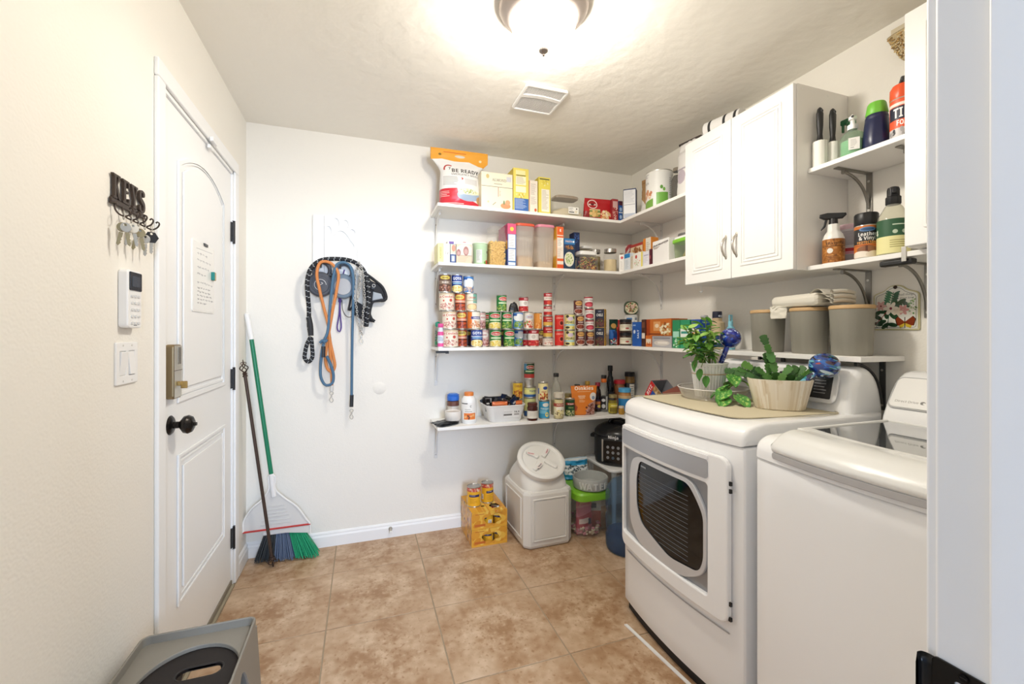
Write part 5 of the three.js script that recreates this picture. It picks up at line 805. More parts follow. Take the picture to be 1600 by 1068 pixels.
{
  const d = 1.99, t = thing('storage_container', 'clear storage container with bright green lid rim next to the wall cabinet', 'container', 1.8, S2, d, -PI / 2), a = 0.1;
  obj('body', loft([[0, a * 0.9, 0.075, 7], [0.005, a * 0.94, 0.08, 7], [0.1, a, 0.085, 7]], 40, false), M(0xdfe8d4, 0.1, 0, { transmission: 0.85, ior: 1.15 }), t);
  obj('lid_rim', loft([[0.096, a * 1.02, 0.088, 7], [0.1, a * 1.05, 0.091, 7], [0.115, a * 1.05, 0.091, 7], [0.118, a, 0.086, 7]], 40), M(0x86c840, 0.4), t);
  obj('lid', loft([[0.117, a * 0.99, 0.085, 7], [0.128, a * 0.97, 0.083, 7], [0.132, a * 0.9, 0.078, 7]], 40), white, t);
  obj('chips', pouch(0.15, 0.085, 0.11, () => 1, undefined, 0.012), M(0xcdb36c, 0.75, 0, { bumpMap: peel, bumpScale: 0.006 }), t);
}
{ const t = thing('paper_stack', 'stack of white paper plates at the back against the side wall', 'plates', 1.905, S2, 2.17, -PI / 2); for (let k = 0; k < 10; k++) obj('plate', lathe([[0, 0.001], [0.045, 0.001], [0.058, 0.008], [0.06, 0.009], [0.05, 0.003], [0, 0.003]], 28).translate(0, 0.14 + k * 0.0045, 0), M(0xe6e4e2, 0.6), t); obj('box', box(0.12, 0.14, 0.12, 0, 0.07, 0, 0.003), M(0xdedbd8, 0.6), t); }
vessel('drink_bottle', 'slim pink and white bottle at the door end of the can shelf', 'bottle', 0.449, 2.635, S3, { body: [[0, 0], [0.016, 0], [0.018, 0.004], [0.018, 0.1], [0.014, 0.118], [0.014, 0.125]], bodyMat: M(0xd8dbe4, 0.4), lid: [[0.015, 0.122], [0.017, 0.125], [0.017, 0.145], [0, 0.147]], lidMat: M(0xe2559a, 0.4), tex: T(64, 96, '#d8dde8', ['r', 0, 0, 1, 0.25, '#e2559a'], ['r', 0, 0.78, 1, 0.22, '#e2559a'], ['l', 0.2, 0.35, 0.6, 0.3, 4, '#7a86a0']), band: [0.0184, 0.0184, 0.006, 0.096] });
vessel('drink_bottle', 'slim grey patterned bottle with teal round cap at the door end of the can shelf', 'bottle', 0.446, 2.725, S3, { body: [[0, 0], [0.016, 0], [0.018, 0.004], [0.018, 0.11], [0.012, 0.128]], bodyMat: M(0x8a938e, 0.4), lid: [[0.012, 0.126], [0.016, 0.134], [0.016, 0.15], [0.01, 0.158], [0, 0.16]], lidMat: M(0x2a9a80, 0.4), tex: T(64, 96, '#8e978f', ['d', 0.5, 0.5, 0.5, 0.5, ['#4a5a54', '#b8c0b8', '#3f9a6c'], 40, 0.08], ['r', 0, 0.7, 1, 0.2, '#3f9a6c']), band: [0.0184, 0.0184, 0.006, 0.106] });

// ---------- lowest shelf ----------
{
  const t = thing('foil_pouch', 'black foil pouch lying flat at the door end of the lowest shelf', 'pouch', 0.4718, S4 + 0.012, 2.66, 0.5);
  obj('pouch', pouch(0.15, 0.12, 0.022, (v) => 1 - 0.1 * v, undefined, 0.006).translate(0, -0.06, 0).rotateX(-PI / 2), M(0x232528, 0.3, 0.3), t);
  obj('seal', box(0.13, 0.003, 0.02, 0, -0.005, 0.06, 0.001), M(0x3a3d42, 0.3, 0.5), t);
}
vessel('food_tub', 'round white plastic tub standing on the black foil pouch', 'tub', 0.5304, 2.665, S4 + 0.024, { body: [[0, 0.001], [0.044, 0], [0.049, 0.006], [0.051, 0.052], [0.05, 0.056], [0.048, 0.052], [0.046, 0.03], [0, 0.03]], bodyMat: M(0xe9e3da, 0.35), lid: [[0, 0.05], [0.046, 0.05], [0.047, 0.047], [0, 0.046]], lidMat: M(0xdccfc2, 0.4) });
vessel('spice_jar', 'jar with brown lid behind the round white tub', 'jar', 0.5554, 2.78, S4, { body: jarP(0.036, 0.1, 0.034), bodyMat: M(0xd9cfc0, 0.3), lid: lidP(0.039, 0.095, 0.03), lidMat: M(0x6b4336, 0.4) });
vessel('screw_top_tub', 'bright blue screw top tub sitting on the brown jar lid', 'tub', 0.5554, 2.78, S4 + 0.126, { body: [[0, 0], [0.034, 0], [0.039, 0.004], [0.04, 0.02], [0.04, 0.028], [0.036, 0.032], [0.039, 0.036], [0.039, 0.04], [0.03, 0.043], [0, 0.042]], bodyMat: M(0x2f6fd0, 0.35), lid: lidP(0.03, 0.042, 0.004), lidMat: M(0x3f7fd8, 0.35) });
{
  const r = 0.049;
  vessel('vitamin_bottle', 'white vitamin bottle with orange cap and orange banded label', 'bottle', 0.6345, 2.67, S4, { body: [[0, 0], [r * 0.9, 0], [r, 0.008], [r, 0.135], [r * 0.93, 0.152], [0.034, 0.166], [0.029, 0.168], [0.029, 0.172]], bodyMat: M(0xf2f1ee, 0.35), lid: lidP(0.0295, 0.17, 0.022), lidMat: M(0xe8863a, 0.4), tex: T(224, 160, '#f2f0ec', ['r', 0.12, 0.02, 0.3, 0.05, '#4a4a4c'], ['t', 'C', 0.55, 0.2, 0.16, '#5a5654'], ['t', 'vitamin', 0.42, 0.38, 0.1, '#7a7672', 'normal'], ['r', 0.3, 0.48, 0.3, 0.03, '#8a8682'], ['r', 0.26, 0.58, 0.5, 0.36, '#e8803a'], ['d', 0.5, 0.76, 0.2, 0.12, ['#d86428', '#f2b478', '#5a3a24'], 14, 0.05]), band: [0.0494, 0.0494, 0.02, 0.13] }, undefined, -0.15);
}
{
  const w0 = 0.112, w1 = 0.134, cx = 0.8666, t = thing('storage_bin', 'white plastic bin with printed label overflowing with dark snack packets', 'bin', cx, S4, 2.7);
  obj('tub', [loft([[0, w0 * 0.9, 0.085, 6], [0.006, w0 * 0.95, 0.09, 6], [0.098, w1 * 0.97, 0.105, 6], [0.1, w1, 0.108, 6], [0.106, w1, 0.108, 6], [0.106, w1 * 0.95, 0.102, 6], [0.02, w0 * 0.92, 0.087, 6], [0.018, 0.01, 0.01, 2]], 52, false)], M(0xeeedeb, 0.4), t);
  const lb = T(128, 64, '#eeedeb', ['r', 0.02, 0.25, 0.5, 0.04, '#a8a6a4'], ['r', 0.02, 0.5, 0.5, 0.14, '#8a8886'], ['r', 0.02, 0.62, 0.5, 0.1, '#55534f'], ['t', '16.9', 0.8, 0.28, 0.34, '#4a4846'], ['r', 0.65, 0.5, 0.3, 0.2, '#a8a4a2']);
  obj('print', planar(box(0.11, 0.05, 0.001), 0.11, 0.05, -0.055, -0.025).rotateX(0.16).translate(0.03, 0.052, 0.1004), mapped(lb, 0.4), t);
  const cols = ['#1c1c20', '#26262c', '#1a2a4a', '#3a1a18', '#17171a'];
  for (let k = 0; k < 15; k++) {
    const c = cols[k % 5], x = -0.1 + (k % 8) * 0.028 + rr(-0.008, 0.008), z = k < 8 ? 0.03 : -0.045;
    const q = thing('snack_packet', ['black', 'charcoal', 'navy', 'dark red', 'black orange striped'][k % 5] + ' snack packet in the white bin, ' + (k < 8 ? 'front' : 'back') + ' row, ' + ['first', 'second', 'third', 'fourth', 'fifth', 'sixth', 'seventh', 'eighth'][k % 8] + ' from vitamin bottle', 'packet', cx + x, S4 + 0.06 + rr(0, 0.012), 2.7 - z, rr(-0.8, 0.8), 'snack packets in the white bin');
    q.rotation.z = rr(-0.7, 0.7); q.rotation.x = rr(-0.5, 0.1);
    obj('packet', memo('pk' + (k % 5), () => pouch(0.05, 0.078 + (k % 3) * 0.008, 0.016, () => 1, undefined, 0.004)), memo('pm' + (k % 5), () => mapped(T(48, 64, c, ['r', 0.2, 0.3, 0.5, 0.12, '#c8c4c0'], ['e', 0.5, 0.6, 0.2, 0.12, ['#8a8a90', '#d8d4cc', '#e0e4ea', '#c8463a', '#d8702c'][k % 5]], ['r', 0, 0.92, 1, 0.08, '#5a5a60']), 0.22)), q);
    obj('seal', memo('ps' + (k % 5), () => box(0.048, 0.006, 0.002, 0, 0.078 + (k % 3) * 0.008, 0, 0.0008)), M(0x3a3a40, 0.3, 0.4), q);
  }
  const fl = thing('snack_packet', 'flat black box lying at the back rim of the white bin', 'packet', cx - 0.05, S4 + 0.1, 2.755, 0.1); obj('box', box(0.14, 0.045, 0.02, 0, 0.02, 0, 0.003), M(0x1d1d20, 0.35), fl); obj('print', box(0.045, 0.03, 0.001, -0.035, 0.02, 0.0104), M(0xa8a6a4, 0.4), fl);
  for (const [x, r] of [[-0.04, -0.1], [0.09, 0.25]]) { const o = thing('snack_packet', x < 0 ? 'orange snack packet lying at the front rim of the white bin' : 'small orange corner packet at the can side of the white bin', 'packet', cx + x, S4 + 0.098, 2.63, r); obj('packet', pouch(x < 0 ? 0.1 : 0.05, 0.03, 0.018), M(0xd8703a, 0.3), o); obj('seal', box(0.03, 0.004, 0.002, 0, 0.03, 0, 0.0008), M(0xb85a2c, 0.4), o); }
}
const B = 'cans on the lowest shelf';
const K4 = (l, tx, x, r, d, y, h, t = -0.2) => can(l, B, tx, x, r, d, y, h, t);
K4('yellow chile can under its twin behind the white bin', CT.yellow, 0.9946,0.0337, 2.76, S4, 0.118);
K4('yellow chile can stacked on its twin behind the white bin', CT.yellow, 0.9946,0.0337, 2.76, S4 + 0.118, 0.115);
K4('can at the foot of the stack behind the white bin with pale blue label', CT.yellowblue, 1.079,0.0415, 2.745, S4, 0.128, 0.4);
K4('yellow and blue tuna can in the stack under the bare silver tin', CT.yellowblue, 1.078,0.0419, 2.745, S4 + 0.128, 0.072);
{ const t = thing('food_can', 'bare ribbed silver tin without label in the tall stack on the lowest shelf', 'can', 1.074, S4 + 0.2, 2.745); obj('tin', lathe([[0, 0], [0.034, 0], [0.034, 0.006], ...Array.from({ length: 9 }, (_, i) => [0.0325 + (i % 2) * 0.0012, 0.008 + i * 0.0045]), [0.034, 0.048], [0.034, 0.054], [0, 0.052]], 30), steel, t); obj('rim', new THREE.TorusGeometry(0.033, 0.0016, 6, 30).rotateX(PI / 2).translate(0, 0.0535, 0), steel, t); }
K4('green tomato can on top of the tall stack on the lowest shelf', LT('#24552f', ['r', 0, 0, 0.3, 0.45, '#4a90b8'], ['e', 0.55, 0.25, 0.3, 0.15, '#e8dfc8'], ['e', 0.55, 0.25, 0.26, 0.12, '#b8402c'], ['t', 'Del Monte', 0.55, 0.26, 0.11, '#fff'], ['r', 0.2, 0.48, 0.65, 0.1, '#c8d8a8'], ['r', 0, 0.72, 1, 0.28, '#b0342c']), 1.073,0.0362, 2.745, S4 + 0.2555, 0.108);
K4('sky blue pineapple can at the front of the lowest shelf', CT.skyblue, 1.138,0.0361, 2.64, S4, 0.12);
K4('cream fruit cocktail can standing on the sky blue pineapple can', CT.fruit, 1.133,0.0344, 2.645, S4 + 0.12, 0.118);
K4('dark green vegetable can beside the orange pouch on the lowest shelf', CT.asparagus, 1.336,0.0342, 2.655, S4, 0.118);
vessel('jam_jar', 'dark jam jar with white label at the front beside the white bin', 'jar', 1.041, 2.605, S4, { body: jarP(0.0345, 0.1, 0.03), bodyMat: M(0x4a1f18, 0.12), lid: lidP(0.032, 0.095, 0.018), lidMat: M(0x5a2c22, 0.35), tex: LT('#e9e5dc', ['l', 0.2, 0.2, 0.6, 0.5, 4, '#c2bcb0']), band: [0.0349, 0.0349, 0.016, 0.064] });
vessel('oil_bottle', 'tall clear bottle of yellow oil with black cap on the lowest shelf', 'bottle', 1.27, 2.735, S4, { body: botP(0.037, 0.27, 0.015, 0.6, 0.86), bodyMat: M(0xe9e9e2, 0.1, 0, { transmission: 0.7, ior: 1.15 }), fill: [[0, 0.003], [0.033, 0.003], [0.035, 0.008], [0.035, 0.1], [0, 0.101]], fillMat: M(0xc8a820, 0.2), lid: lidP(0.0185, 0.262, 0.024), lidMat: blackPlastic });
vessel('popcorn_jar', 'glass jar of pale popcorn kernels with cream lid and label at the shelf front', 'jar', 1.226, 2.6, S4, { body: jarP(0.0335, 0.14, 0.029), fill: fillP(0.0335, 0.125), fillMat: M(0xe3d6a4, 0.8, 0, { bumpMap: peel, bumpScale: 0.004 }), lid: lidP(0.0325, 0.14, 0.032), lidMat: M(0xd8d0c0, 0.4), tex: LT('#eadfb8', ['r', 0, 0.02, 1, 0.25, '#a84a3c'], ['t', 'POPCORN', 0.5, 0.14, 0.14, '#f2e6cc'], ['e', 0.5, 0.42, 0.3, 0.16, '#f6f2e2'], ['d', 0.5, 0.75, 0.44, 0.2, ['#e8d47c', '#8a7a54', '#f0e6b0'], 50, 0.05]), band: [0.0339, 0.0339, 0.02, 0.105] });
vessel('spice_jar', 'small jar with gold lid behind the dark green vegetable can', 'jar', 1.377, 2.76, S4, { body: jarP(0.028, 0.12, 0.024), bodyMat: M(0xb89a5c, 0.2), lid: lidP(0.027, 0.118, 0.02), lidMat: M(0xb8a878, 0.35, 0.7) });
{
  const w = 0.1915, h = 0.2;
  const t = thing('snack_pouch', 'orange standing treat pouch with brown treats shown at its foot', 'pouch', 1.451, S4, 2.67, -0.15);
  obj('pouch', pouch(w, h, 0.06, (v) => 0.8 + 0.2 * v, (v) => 0.95 - 0.9 * v, 0.003), mapped(T(256, 300, '#e6822c', ['t', 'Oinkies', 0.5, 0.09, 0.17, '#fff8ec'], ['r', 0.25, 0.2, 0.5, 0.014, '#f4d4a8'], ['t', 'SMOKED', 0.4, 0.36, 0.055, '#fbead2'], ['t', 'TREATS', 0.4, 0.42, 0.055, '#fbead2'], ['l', 0.3, 0.48, 0.22, 0.1, 3, '#f4cfa4'], ['e', 0.84, 0.38, 0.13, 0.14, '#e9e2dc'], ['e', 0.84, 0.42, 0.06, 0.06, '#8a9ab0'], ['p', [[0.52, 0.98], [0.66, 0.62], [0.9, 0.52], [0.98, 0.5], [0.96, 1], [0.4, 1]], '#b98f84'], ['d', 0.72, 0.8, 0.18, 0.16, ['#7a4438', '#945a4a', '#5f342c', '#c49a90'], 40, 0.04], ['p', [[0.1, 0.6], [0.24, 0.72], [0.2, 0.85], [0.1, 0.85]], '#b8522c']), 0.35), t);
  obj('seal', box(w * 0.96, 0.005, 0.003, 0, h - 0.002, 0, 0.001), M(0xd8742a, 0.4), t);
}
const bt = (l, px, d, r, h, nr, col, capCol, capH, tex, sh, gl) => vessel('sauce_bottle', l, 'bottle', px, d, S4, { body: botP(r, h, nr, sh ?? 0.55, 0.84), bodyMat: gl ? plastic : M(col, 0.15), lid: lidP(nr + 0.004, h - 0.012, capH), lidMat: M(capCol, 0.4), tex, band: [r + 0.0004, r + 0.0004, 0.02, h * 0.45] });
bt('bottle with mustard yellow cap behind the orange pouch', 1.552, 2.8, 0.027, 0.2, 0.014, 0x6a4a1c, 0xb8923c, 0.026, LT('#c8a860', ['r', 0, 0.4, 1, 0.2, '#8a3a2c']));
bt('dark green capped bottle behind the orange pouch near the gold lid', 1.468, 2.8, 0.027, 0.185, 0.016, 0x2a3a24, 0x2c3a34, 0.02, LT('#3a5a3c', ['r', 0.1, 0.3, 0.8, 0.3, '#d8d4c0']));
bt('dark soy bottle with crimson cap beside the orange pouch', 1.605, 2.745, 0.027, 0.195, 0.014, 0x1e0f10, 0x8a1f30, 0.026, LT('#3a2a4a', ['r', 0, 0.2, 1, 0.3, '#c87a4a'], ['e', 0.5, 0.7, 0.2, 0.16, '#d8c860']));
bt('clear vinegar bottle with orange neck and black cap', 1.64, 2.72, 0.028, 0.25, 0.015, 0xffffff, 0x151516, 0.024, LT('#dfe0de', ['r', 0, 0, 0.5, 1, '#1c1c20'], ['e', 0.3, 0.3, 0.16, 0.12, '#d8d8d8'], ['e', 0.3, 0.75, 0.16, 0.16, '#c8c8c8']), 0.6, true);
{ const t = scene.children.at(-1); obj('neck_band', lathe([[0.0175, 0.21], [0.0195, 0.214], [0.0195, 0.236], [0.0175, 0.24]], 24), M(0xd8702c, 0.4), t); }
bt('slim black wine bottle standing tallest on the lowest shelf', 1.743, 2.8, 0.031, 0.295, 0.014, 0x121418, 0x141418, 0.04, LT('#1c1e24', ['r', 0.2, 0.3, 0.6, 0.3, '#4a4a50']), 0.5);
vessel('pickle_jar', 'small jar of yellow green peppers with gold lid at the front', 'jar', 1.661, 2.635, S4, { body: jarP(0.0315, 0.115, 0.026), fill: fillP(0.0315, 0.092), fillMat: M(0x8a7a22, 0.4), lid: lidP(0.0285, 0.112, 0.022), lidMat: M(0xa89a6c, 0.35, 0.6), tex: LT('#c2b43c', ['r', 0.2, 0.2, 0.6, 0.1, '#e8e0a0'], ['r', 0.1, 0.45, 0.8, 0.5, '#7a6a20']), band: [0.0319, 0.0319, 0.012, 0.075] });
vessel('peanut_jar', 'jar with red lid standing behind the peanut butter jar', 'jar', 1.813, 2.785, S4, { body: jarP(0.042, 0.19, 0.036), bodyMat: M(0x8a5a38, 0.2), lid: lidP(0.041, 0.188, 0.028), lidMat: M(0xb82430, 0.35) });
vessel('peanut_jar', 'peanut butter jar with sky blue lid and blue label', 'jar', 1.778, 2.665, S4, { body: jarP(0.045, 0.145, 0.04), bodyMat: M(0xb9854e, 0.2), lid: lidP(0.044, 0.143, 0.028), lidMat: M(0x58aee0, 0.35), tex: LT('#2f8ac8', ['r', 0, 0, 1, 0.2, '#d8b888'], ['r', 0.55, 0.35, 0.4, 0.35, '#a82430'], ['t', 'Jif', 0.75, 0.52, 0.24, '#fff']), band: [0.0455, 0.0455, 0.012, 0.12] }, undefined, -0.2);
vessel('spice_bottle', 'spice shaker with wide black lid and patterned label in the corner', 'bottle', 1.913, 2.8, S4, { body: jarP(0.038, 0.24, 0.034), bodyMat: M(0x8a6a3a, 0.2), lid: lidP(0.037, 0.238, 0.032), lidMat: blackPlastic, tex: LT('#3a3a3c', ['r', 0.3, 0.05, 0.35, 0.9, '#e0dcd2'], ['e', 0.82, 0.5, 0.14, 0.22, '#c8c4bc'], ['e', 0.82, 0.5, 0.09, 0.14, '#3a3a3c'], ['l', 0.34, 0.15, 0.28, 0.6, 6, '#8a8680']), band: [0.0384, 0.0384, 0.03, 0.19] });
vessel('spice_jar', 'tiny amber jar with pale label before the peanut butter jar', 'jar', 1.702, 2.59, S4, { body: jarP(0.02, 0.045, 0.017), bodyMat: M(0xb88a34, 0.2), lid: lidP(0.019, 0.044, 0.014), lidMat: M(0xd8c8b0, 0.4) });
carton('flat dark blue carton beside the peanut butter jar', undefined, 1.794, 0.07, 0.07, 2.52, 0.05, S4, T(64, 64, '#2a4a94', ['r', 0.1, 0.1, 0.8, 0.3, '#3c5fae']), 0x24407e, -0.4);
{
  const t = thing('cracker_box', 'opened red and blue cracker box lying tilted on the lowest shelf by the dryer', 'box', 1.8, S4, 2.22, -PI / 2);
  const g = new THREE.Group(); // one tilted carton, its outline turned before it is built
  const R = new THREE.Matrix4().makeRotationZ(-0.62).setPosition(-0.01, 0.132, 0), L = 0.28, hh = 0.12, dp = 0.12;
  const put = (n, geo, mt) => obj(n, geo.applyMatrix4(R), mt, t);
  put('carton', mergeGeometries([box(L, 0.003, dp, 0, -hh / 2, 0), box(L, hh, 0.003, 0, 0, -dp / 2), box(L, hh, 0.003, 0, 0, dp / 2), box(0.003, hh, dp, -L / 2, 0, 0)]), M(0x8a8a90, 0.6));
  put('printed_front', planar(box(L, hh, 0.001, 0, 0, dp / 2 + 0.002), L, hh, -L / 2, -hh / 2), mapped(T(256, 96, '#2456b4', ['r', 0, 0, 0.16, 1, '#d22c30'], ['r', 0.16, 0, 0.84, 0.35, '#a8865c'], ['d', 0.45, 0.18, 0.28, 0.12, ['#c8a878', '#8a6a44', '#e0c8a0'], 30, 0.03], ['t', 'RITZ', 0.08, 0.5, 0.3, '#fff', 'bold', 'sans-serif', -PI / 2]), 0.35));
  put('end_panel', box(0.0015, hh, dp, -L / 2 - 0.002, 0, 0), M(0xc92c30, 0.4));
  put('flap', box(0.12, 0.002, dp, 0.04, hh / 2 + 0.03, -dp / 2 + 0.02).rotateX(0.5), M(0x8a4a3a, 0.6));
}

// ---------- on the floor under the shelves ----------
const caseTex = T(256, 128, '#e6a93a', ['d', 0.5, 0.4, 0.5, 0.4, ['#e9b84a', '#d8902c', '#f0c860', '#dd9a34'], 60, 0.12], ['l', 0.1, 0.12, 0.4, 0.08, 1, '#b8502c'], ['r', 0.08, 0.7, 0.3, 0.14, '#c86a2c']);
const caseSide = TR(256, 96, '#e3a63c', ['d', 0.5, 0.5, 0.5, 0.5, ['#8a4a3a', '#d8b8c0', '#4a3a5c', '#e8c860', '#b8602c', '#e9c48a'], 70, 0.035]);
const dfG = 'yellow dog food cans';
[0, 1].forEach((k) => {
  const w = 0.226, dp = 0.3, h = 0.104, cx = 0.735, cd = 2.695, y = k * 0.105;
  const t = thing('can_case', ['lower yellow wrapped case of dog food cans on the floor', 'upper yellow case of dog food cans, its wrapping torn open at the corner'][k], 'case', cx, y, cd);
  const hole = (x, yy, a, b) => { const p = new THREE.Path(); for (let i = 0; i < 14; i++) { const an = -i / 14 * 2 * PI, q = 1 + 0.15 * Math.sin(i * 2.7); p[i ? 'lineTo' : 'moveTo'](x + a * q * Math.cos(an), yy + b * q * Math.sin(an)); } p.closePath(); return p; };
  const front = rrect(w, h, 0.004, 0, h / 2); front.holes.push(hole(0.005 + k * 0.015, h * 0.5, 0.055, 0.026));
  obj('wrapped_front', planar(ext(front, 0.0015), w, h).translate(0, 0, dp / 2 - 0.0015), mapped(caseTex, 0.35), t);
  obj('wrapped_side', [box(0.0015, h, dp - 0.003, -w / 2 + 0.001, h / 2, 0), box(0.0015, h, dp - 0.003, w / 2 - 0.001, h / 2, 0)].map((g) => metric(g, 5)), mapped(caseSide, 0.35), t);
  const top = rrect(w - 0.003, dp - 0.003, 0.004); if (k) { top.holes.push(hole(0.052, -0.075, 0.032, 0.042)); top.holes.push(hole(-0.02, -0.06, 0.014, 0.01)); }
  obj('wrapped_top', planar(lay(ext(top, 0.0015)).translate(0, h - 0.0018, 0), w, h), mapped(caseTex, 0.35), t);
  obj('tray', box(w - 0.006, 0.003, dp - 0.006, 0, 0.0025, 0), M(0xb08a58, 0.8), t);
  obj('wrapped_back', box(w - 0.003, h - 0.003, 0.0015, 0, h / 2, -dp / 2 + 0.002), mapped(caseSide, 0.4), t);
  if (k) obj('torn_flap', pouch(0.06, 0.03, 0.004, () => 1, undefined, 0.008).translate(0.06, h - 0.012, dp / 2 + 0.004), mapped(caseTex, 0.35), t);
  for (let i = 0; i < 3; i++) for (let j = 0; j < 4; j++) if (j === 0 ? true : k && i === 2 && j === 1) can('yellow dog food can inside the ' + ['lower case', 'upper torn case'][k] + (j ? ', second row beside the white bin' : ', front row, ' + ['door side', 'middle', 'white bin side'][i]), dfG + (k ? ' in the upper case' : ' in the lower case'), CT.dogfood, cx - 0.073 + i * 0.073, 0.0345, cd - 0.108 + j * 0.071, y + 0.0045, 0.094, rr(0, 6));
});
can('yellow dog food can standing on the case, the one nearer the door', 'loose dog food cans', CT.dogfood, 0.6672,0.0446, 2.67, 0.2095, 0.123, 0.35);
can('yellow dog food can standing on the case, the one nearer the white bin', 'loose dog food cans', CT.dogfood, 0.7638,0.0398, 2.7, 0.2095, 0.126, 0.9);
{ // pet food vault
  const cx = 1.07, cd = 2.6, t = thing('pet_food_bin', 'big white pet food bin with slanted round screw lid', 'storage bin', cx, 0, cd, 0.02);
  const w = 0.162, dp = 0.2, pm = M(0xeae7e1, 0.42), ch = 0.035;
  const oct = (a, b, c) => poly([[-a + c, -b], [a - c, -b], [a, -b + c], [a, b - c], [a - c, b], [-a + c, b], [-a, b - c], [-a, -b + c]]);
  obj('body', lay(ext(oct(w, dp, ch), 0.345, 0.022, 4)), pm, t);
  obj('foot', lay(ext(oct(w - 0.02, dp - 0.02, ch), 0.02, 0.002)).translate(0, 0.0, 0), pm, t);
  const fr = (pw, ph) => holed(rrect(pw, ph, 0.006), rrect(pw - 0.018, ph - 0.018, 0.003));
  obj('panel', ext(fr(0.225, 0.255), 0.01, 0.003).translate(0, 0.175, dp - 0.004), pm, t);
  obj('panel', ext(rrect(0.2, 0.23, 0.005), 0.008, 0.003).translate(0, 0.175, dp - 0.005), pm, t);
  for (const s of [-1, 1]) obj('panel', ext(fr(0.27, 0.25), 0.01, 0.003).rotateY(s * PI / 2).translate(s * (w - 0.004), 0.175, 0), pm, t);
  // leaning neck from the shoulders up to the lid ring
  const tilt = 0.56, R = 0.146, lc = [0, 0.47, 0.055], n = 48, P = [], I = [], q = new THREE.Euler(tilt, 0, 0), rows = 10;
  for (let j = 0; j <= rows; j++) { const v = j / rows, s = v * v * (3 - 2 * v); for (let i = 0; i < n; i++) { const a = i / n * 2 * PI, c = Math.cos(a), sn = Math.sin(a); const b = new THREE.Vector3((w - 0.012) * Math.sign(c) * Math.abs(c) ** 0.42, 0.33, (dp - 0.012) * Math.sign(sn) * Math.abs(sn) ** 0.42), l = new THREE.Vector3(R * c, 0, R * sn).applyEuler(q).add(V3(lc)); b.lerp(l, s); b.y = THREE.MathUtils.lerp(0.33, l.y, v ** 0.8); P.push(b.x, b.y, b.z); } }
  for (let j = 0; j < rows; j++) for (let i = 0; i < n; i++) { const a = j * n + i, b = j * n + (i + 1) % n; I.push(a, a + n, b, b, a + n, b + n); }
  const ng = new THREE.BufferGeometry(); ng.setAttribute('position', new THREE.Float32BufferAttribute(P, 3)); ng.setIndex(I); ng.computeVertexNormals(); ng.setAttribute('uv', new THREE.Float32BufferAttribute(new Float32Array(P.length / 3 * 2), 2));
  obj('neck', ng, pm, t);
  const M4 = new THREE.Matrix4().makeRotationFromEuler(q).setPosition(...lc), onLid = (n2, g, m, p) => obj(n2, g.applyMatrix4(M4), m, p);
  onLid('collar', lathe([[R + 0.001, -0.006], [R + 0.004, 0.0], [R + 0.004, 0.012], [R, 0.014]], 56), pm, t);
  const lid = onLid('lid', lathe([[R + 0.003, 0.015], [R + 0.009, 0.017], [R + 0.009, 0.034], [R + 0.004, 0.039], [R - 0.014, 0.041], [R - 0.02, 0.038], [R - 0.026, 0.03], [0.06, 0.03], [0.058, 0.03], [0, 0.03]], 64), M(0xf0eee9, 0.4), t);
  for (let k = 0; k < 4; k++) { const a = PI / 4 + k * PI / 2, s = rrect(0.03, 0.088, 0.01, 0, 0.066); onLid('grip_rib', lay(ext(s, 0.016, 0.005, 5)).rotateY(a).translate(0, 0.029, 0), M(0xf0eee9, 0.4), lid); }
  for (const [x, z, c, a] of [[-0.06, -0.045, '#c8404a', 0.4], [0.055, -0.05, '#b03a44', -0.9], [-0.035, 0.055, '#5a5a5c', -0.7]]) onLid('tape_note', planar(lay(ext(rrect(0.05, 0.018, 0.002), 0.0012)), 0.05, 0.018, -0.025, -1).rotateY(-a).translate(x, 0.0455, z), M(0xf2e6e2, 0.6), lid), onLid('pen_marks', tube(Array.from({ length: 9 }, (_, i) => [-0.018 + i * 0.0045, 0, (i % 2 ? 0.004 : -0.004) * rr(0.5, 1.2)]), 0.0013, 40, 4).rotateY(-a).translate(x, 0.0474, z), M(new THREE.Color(c).getHex(), 0.6), lid);
}
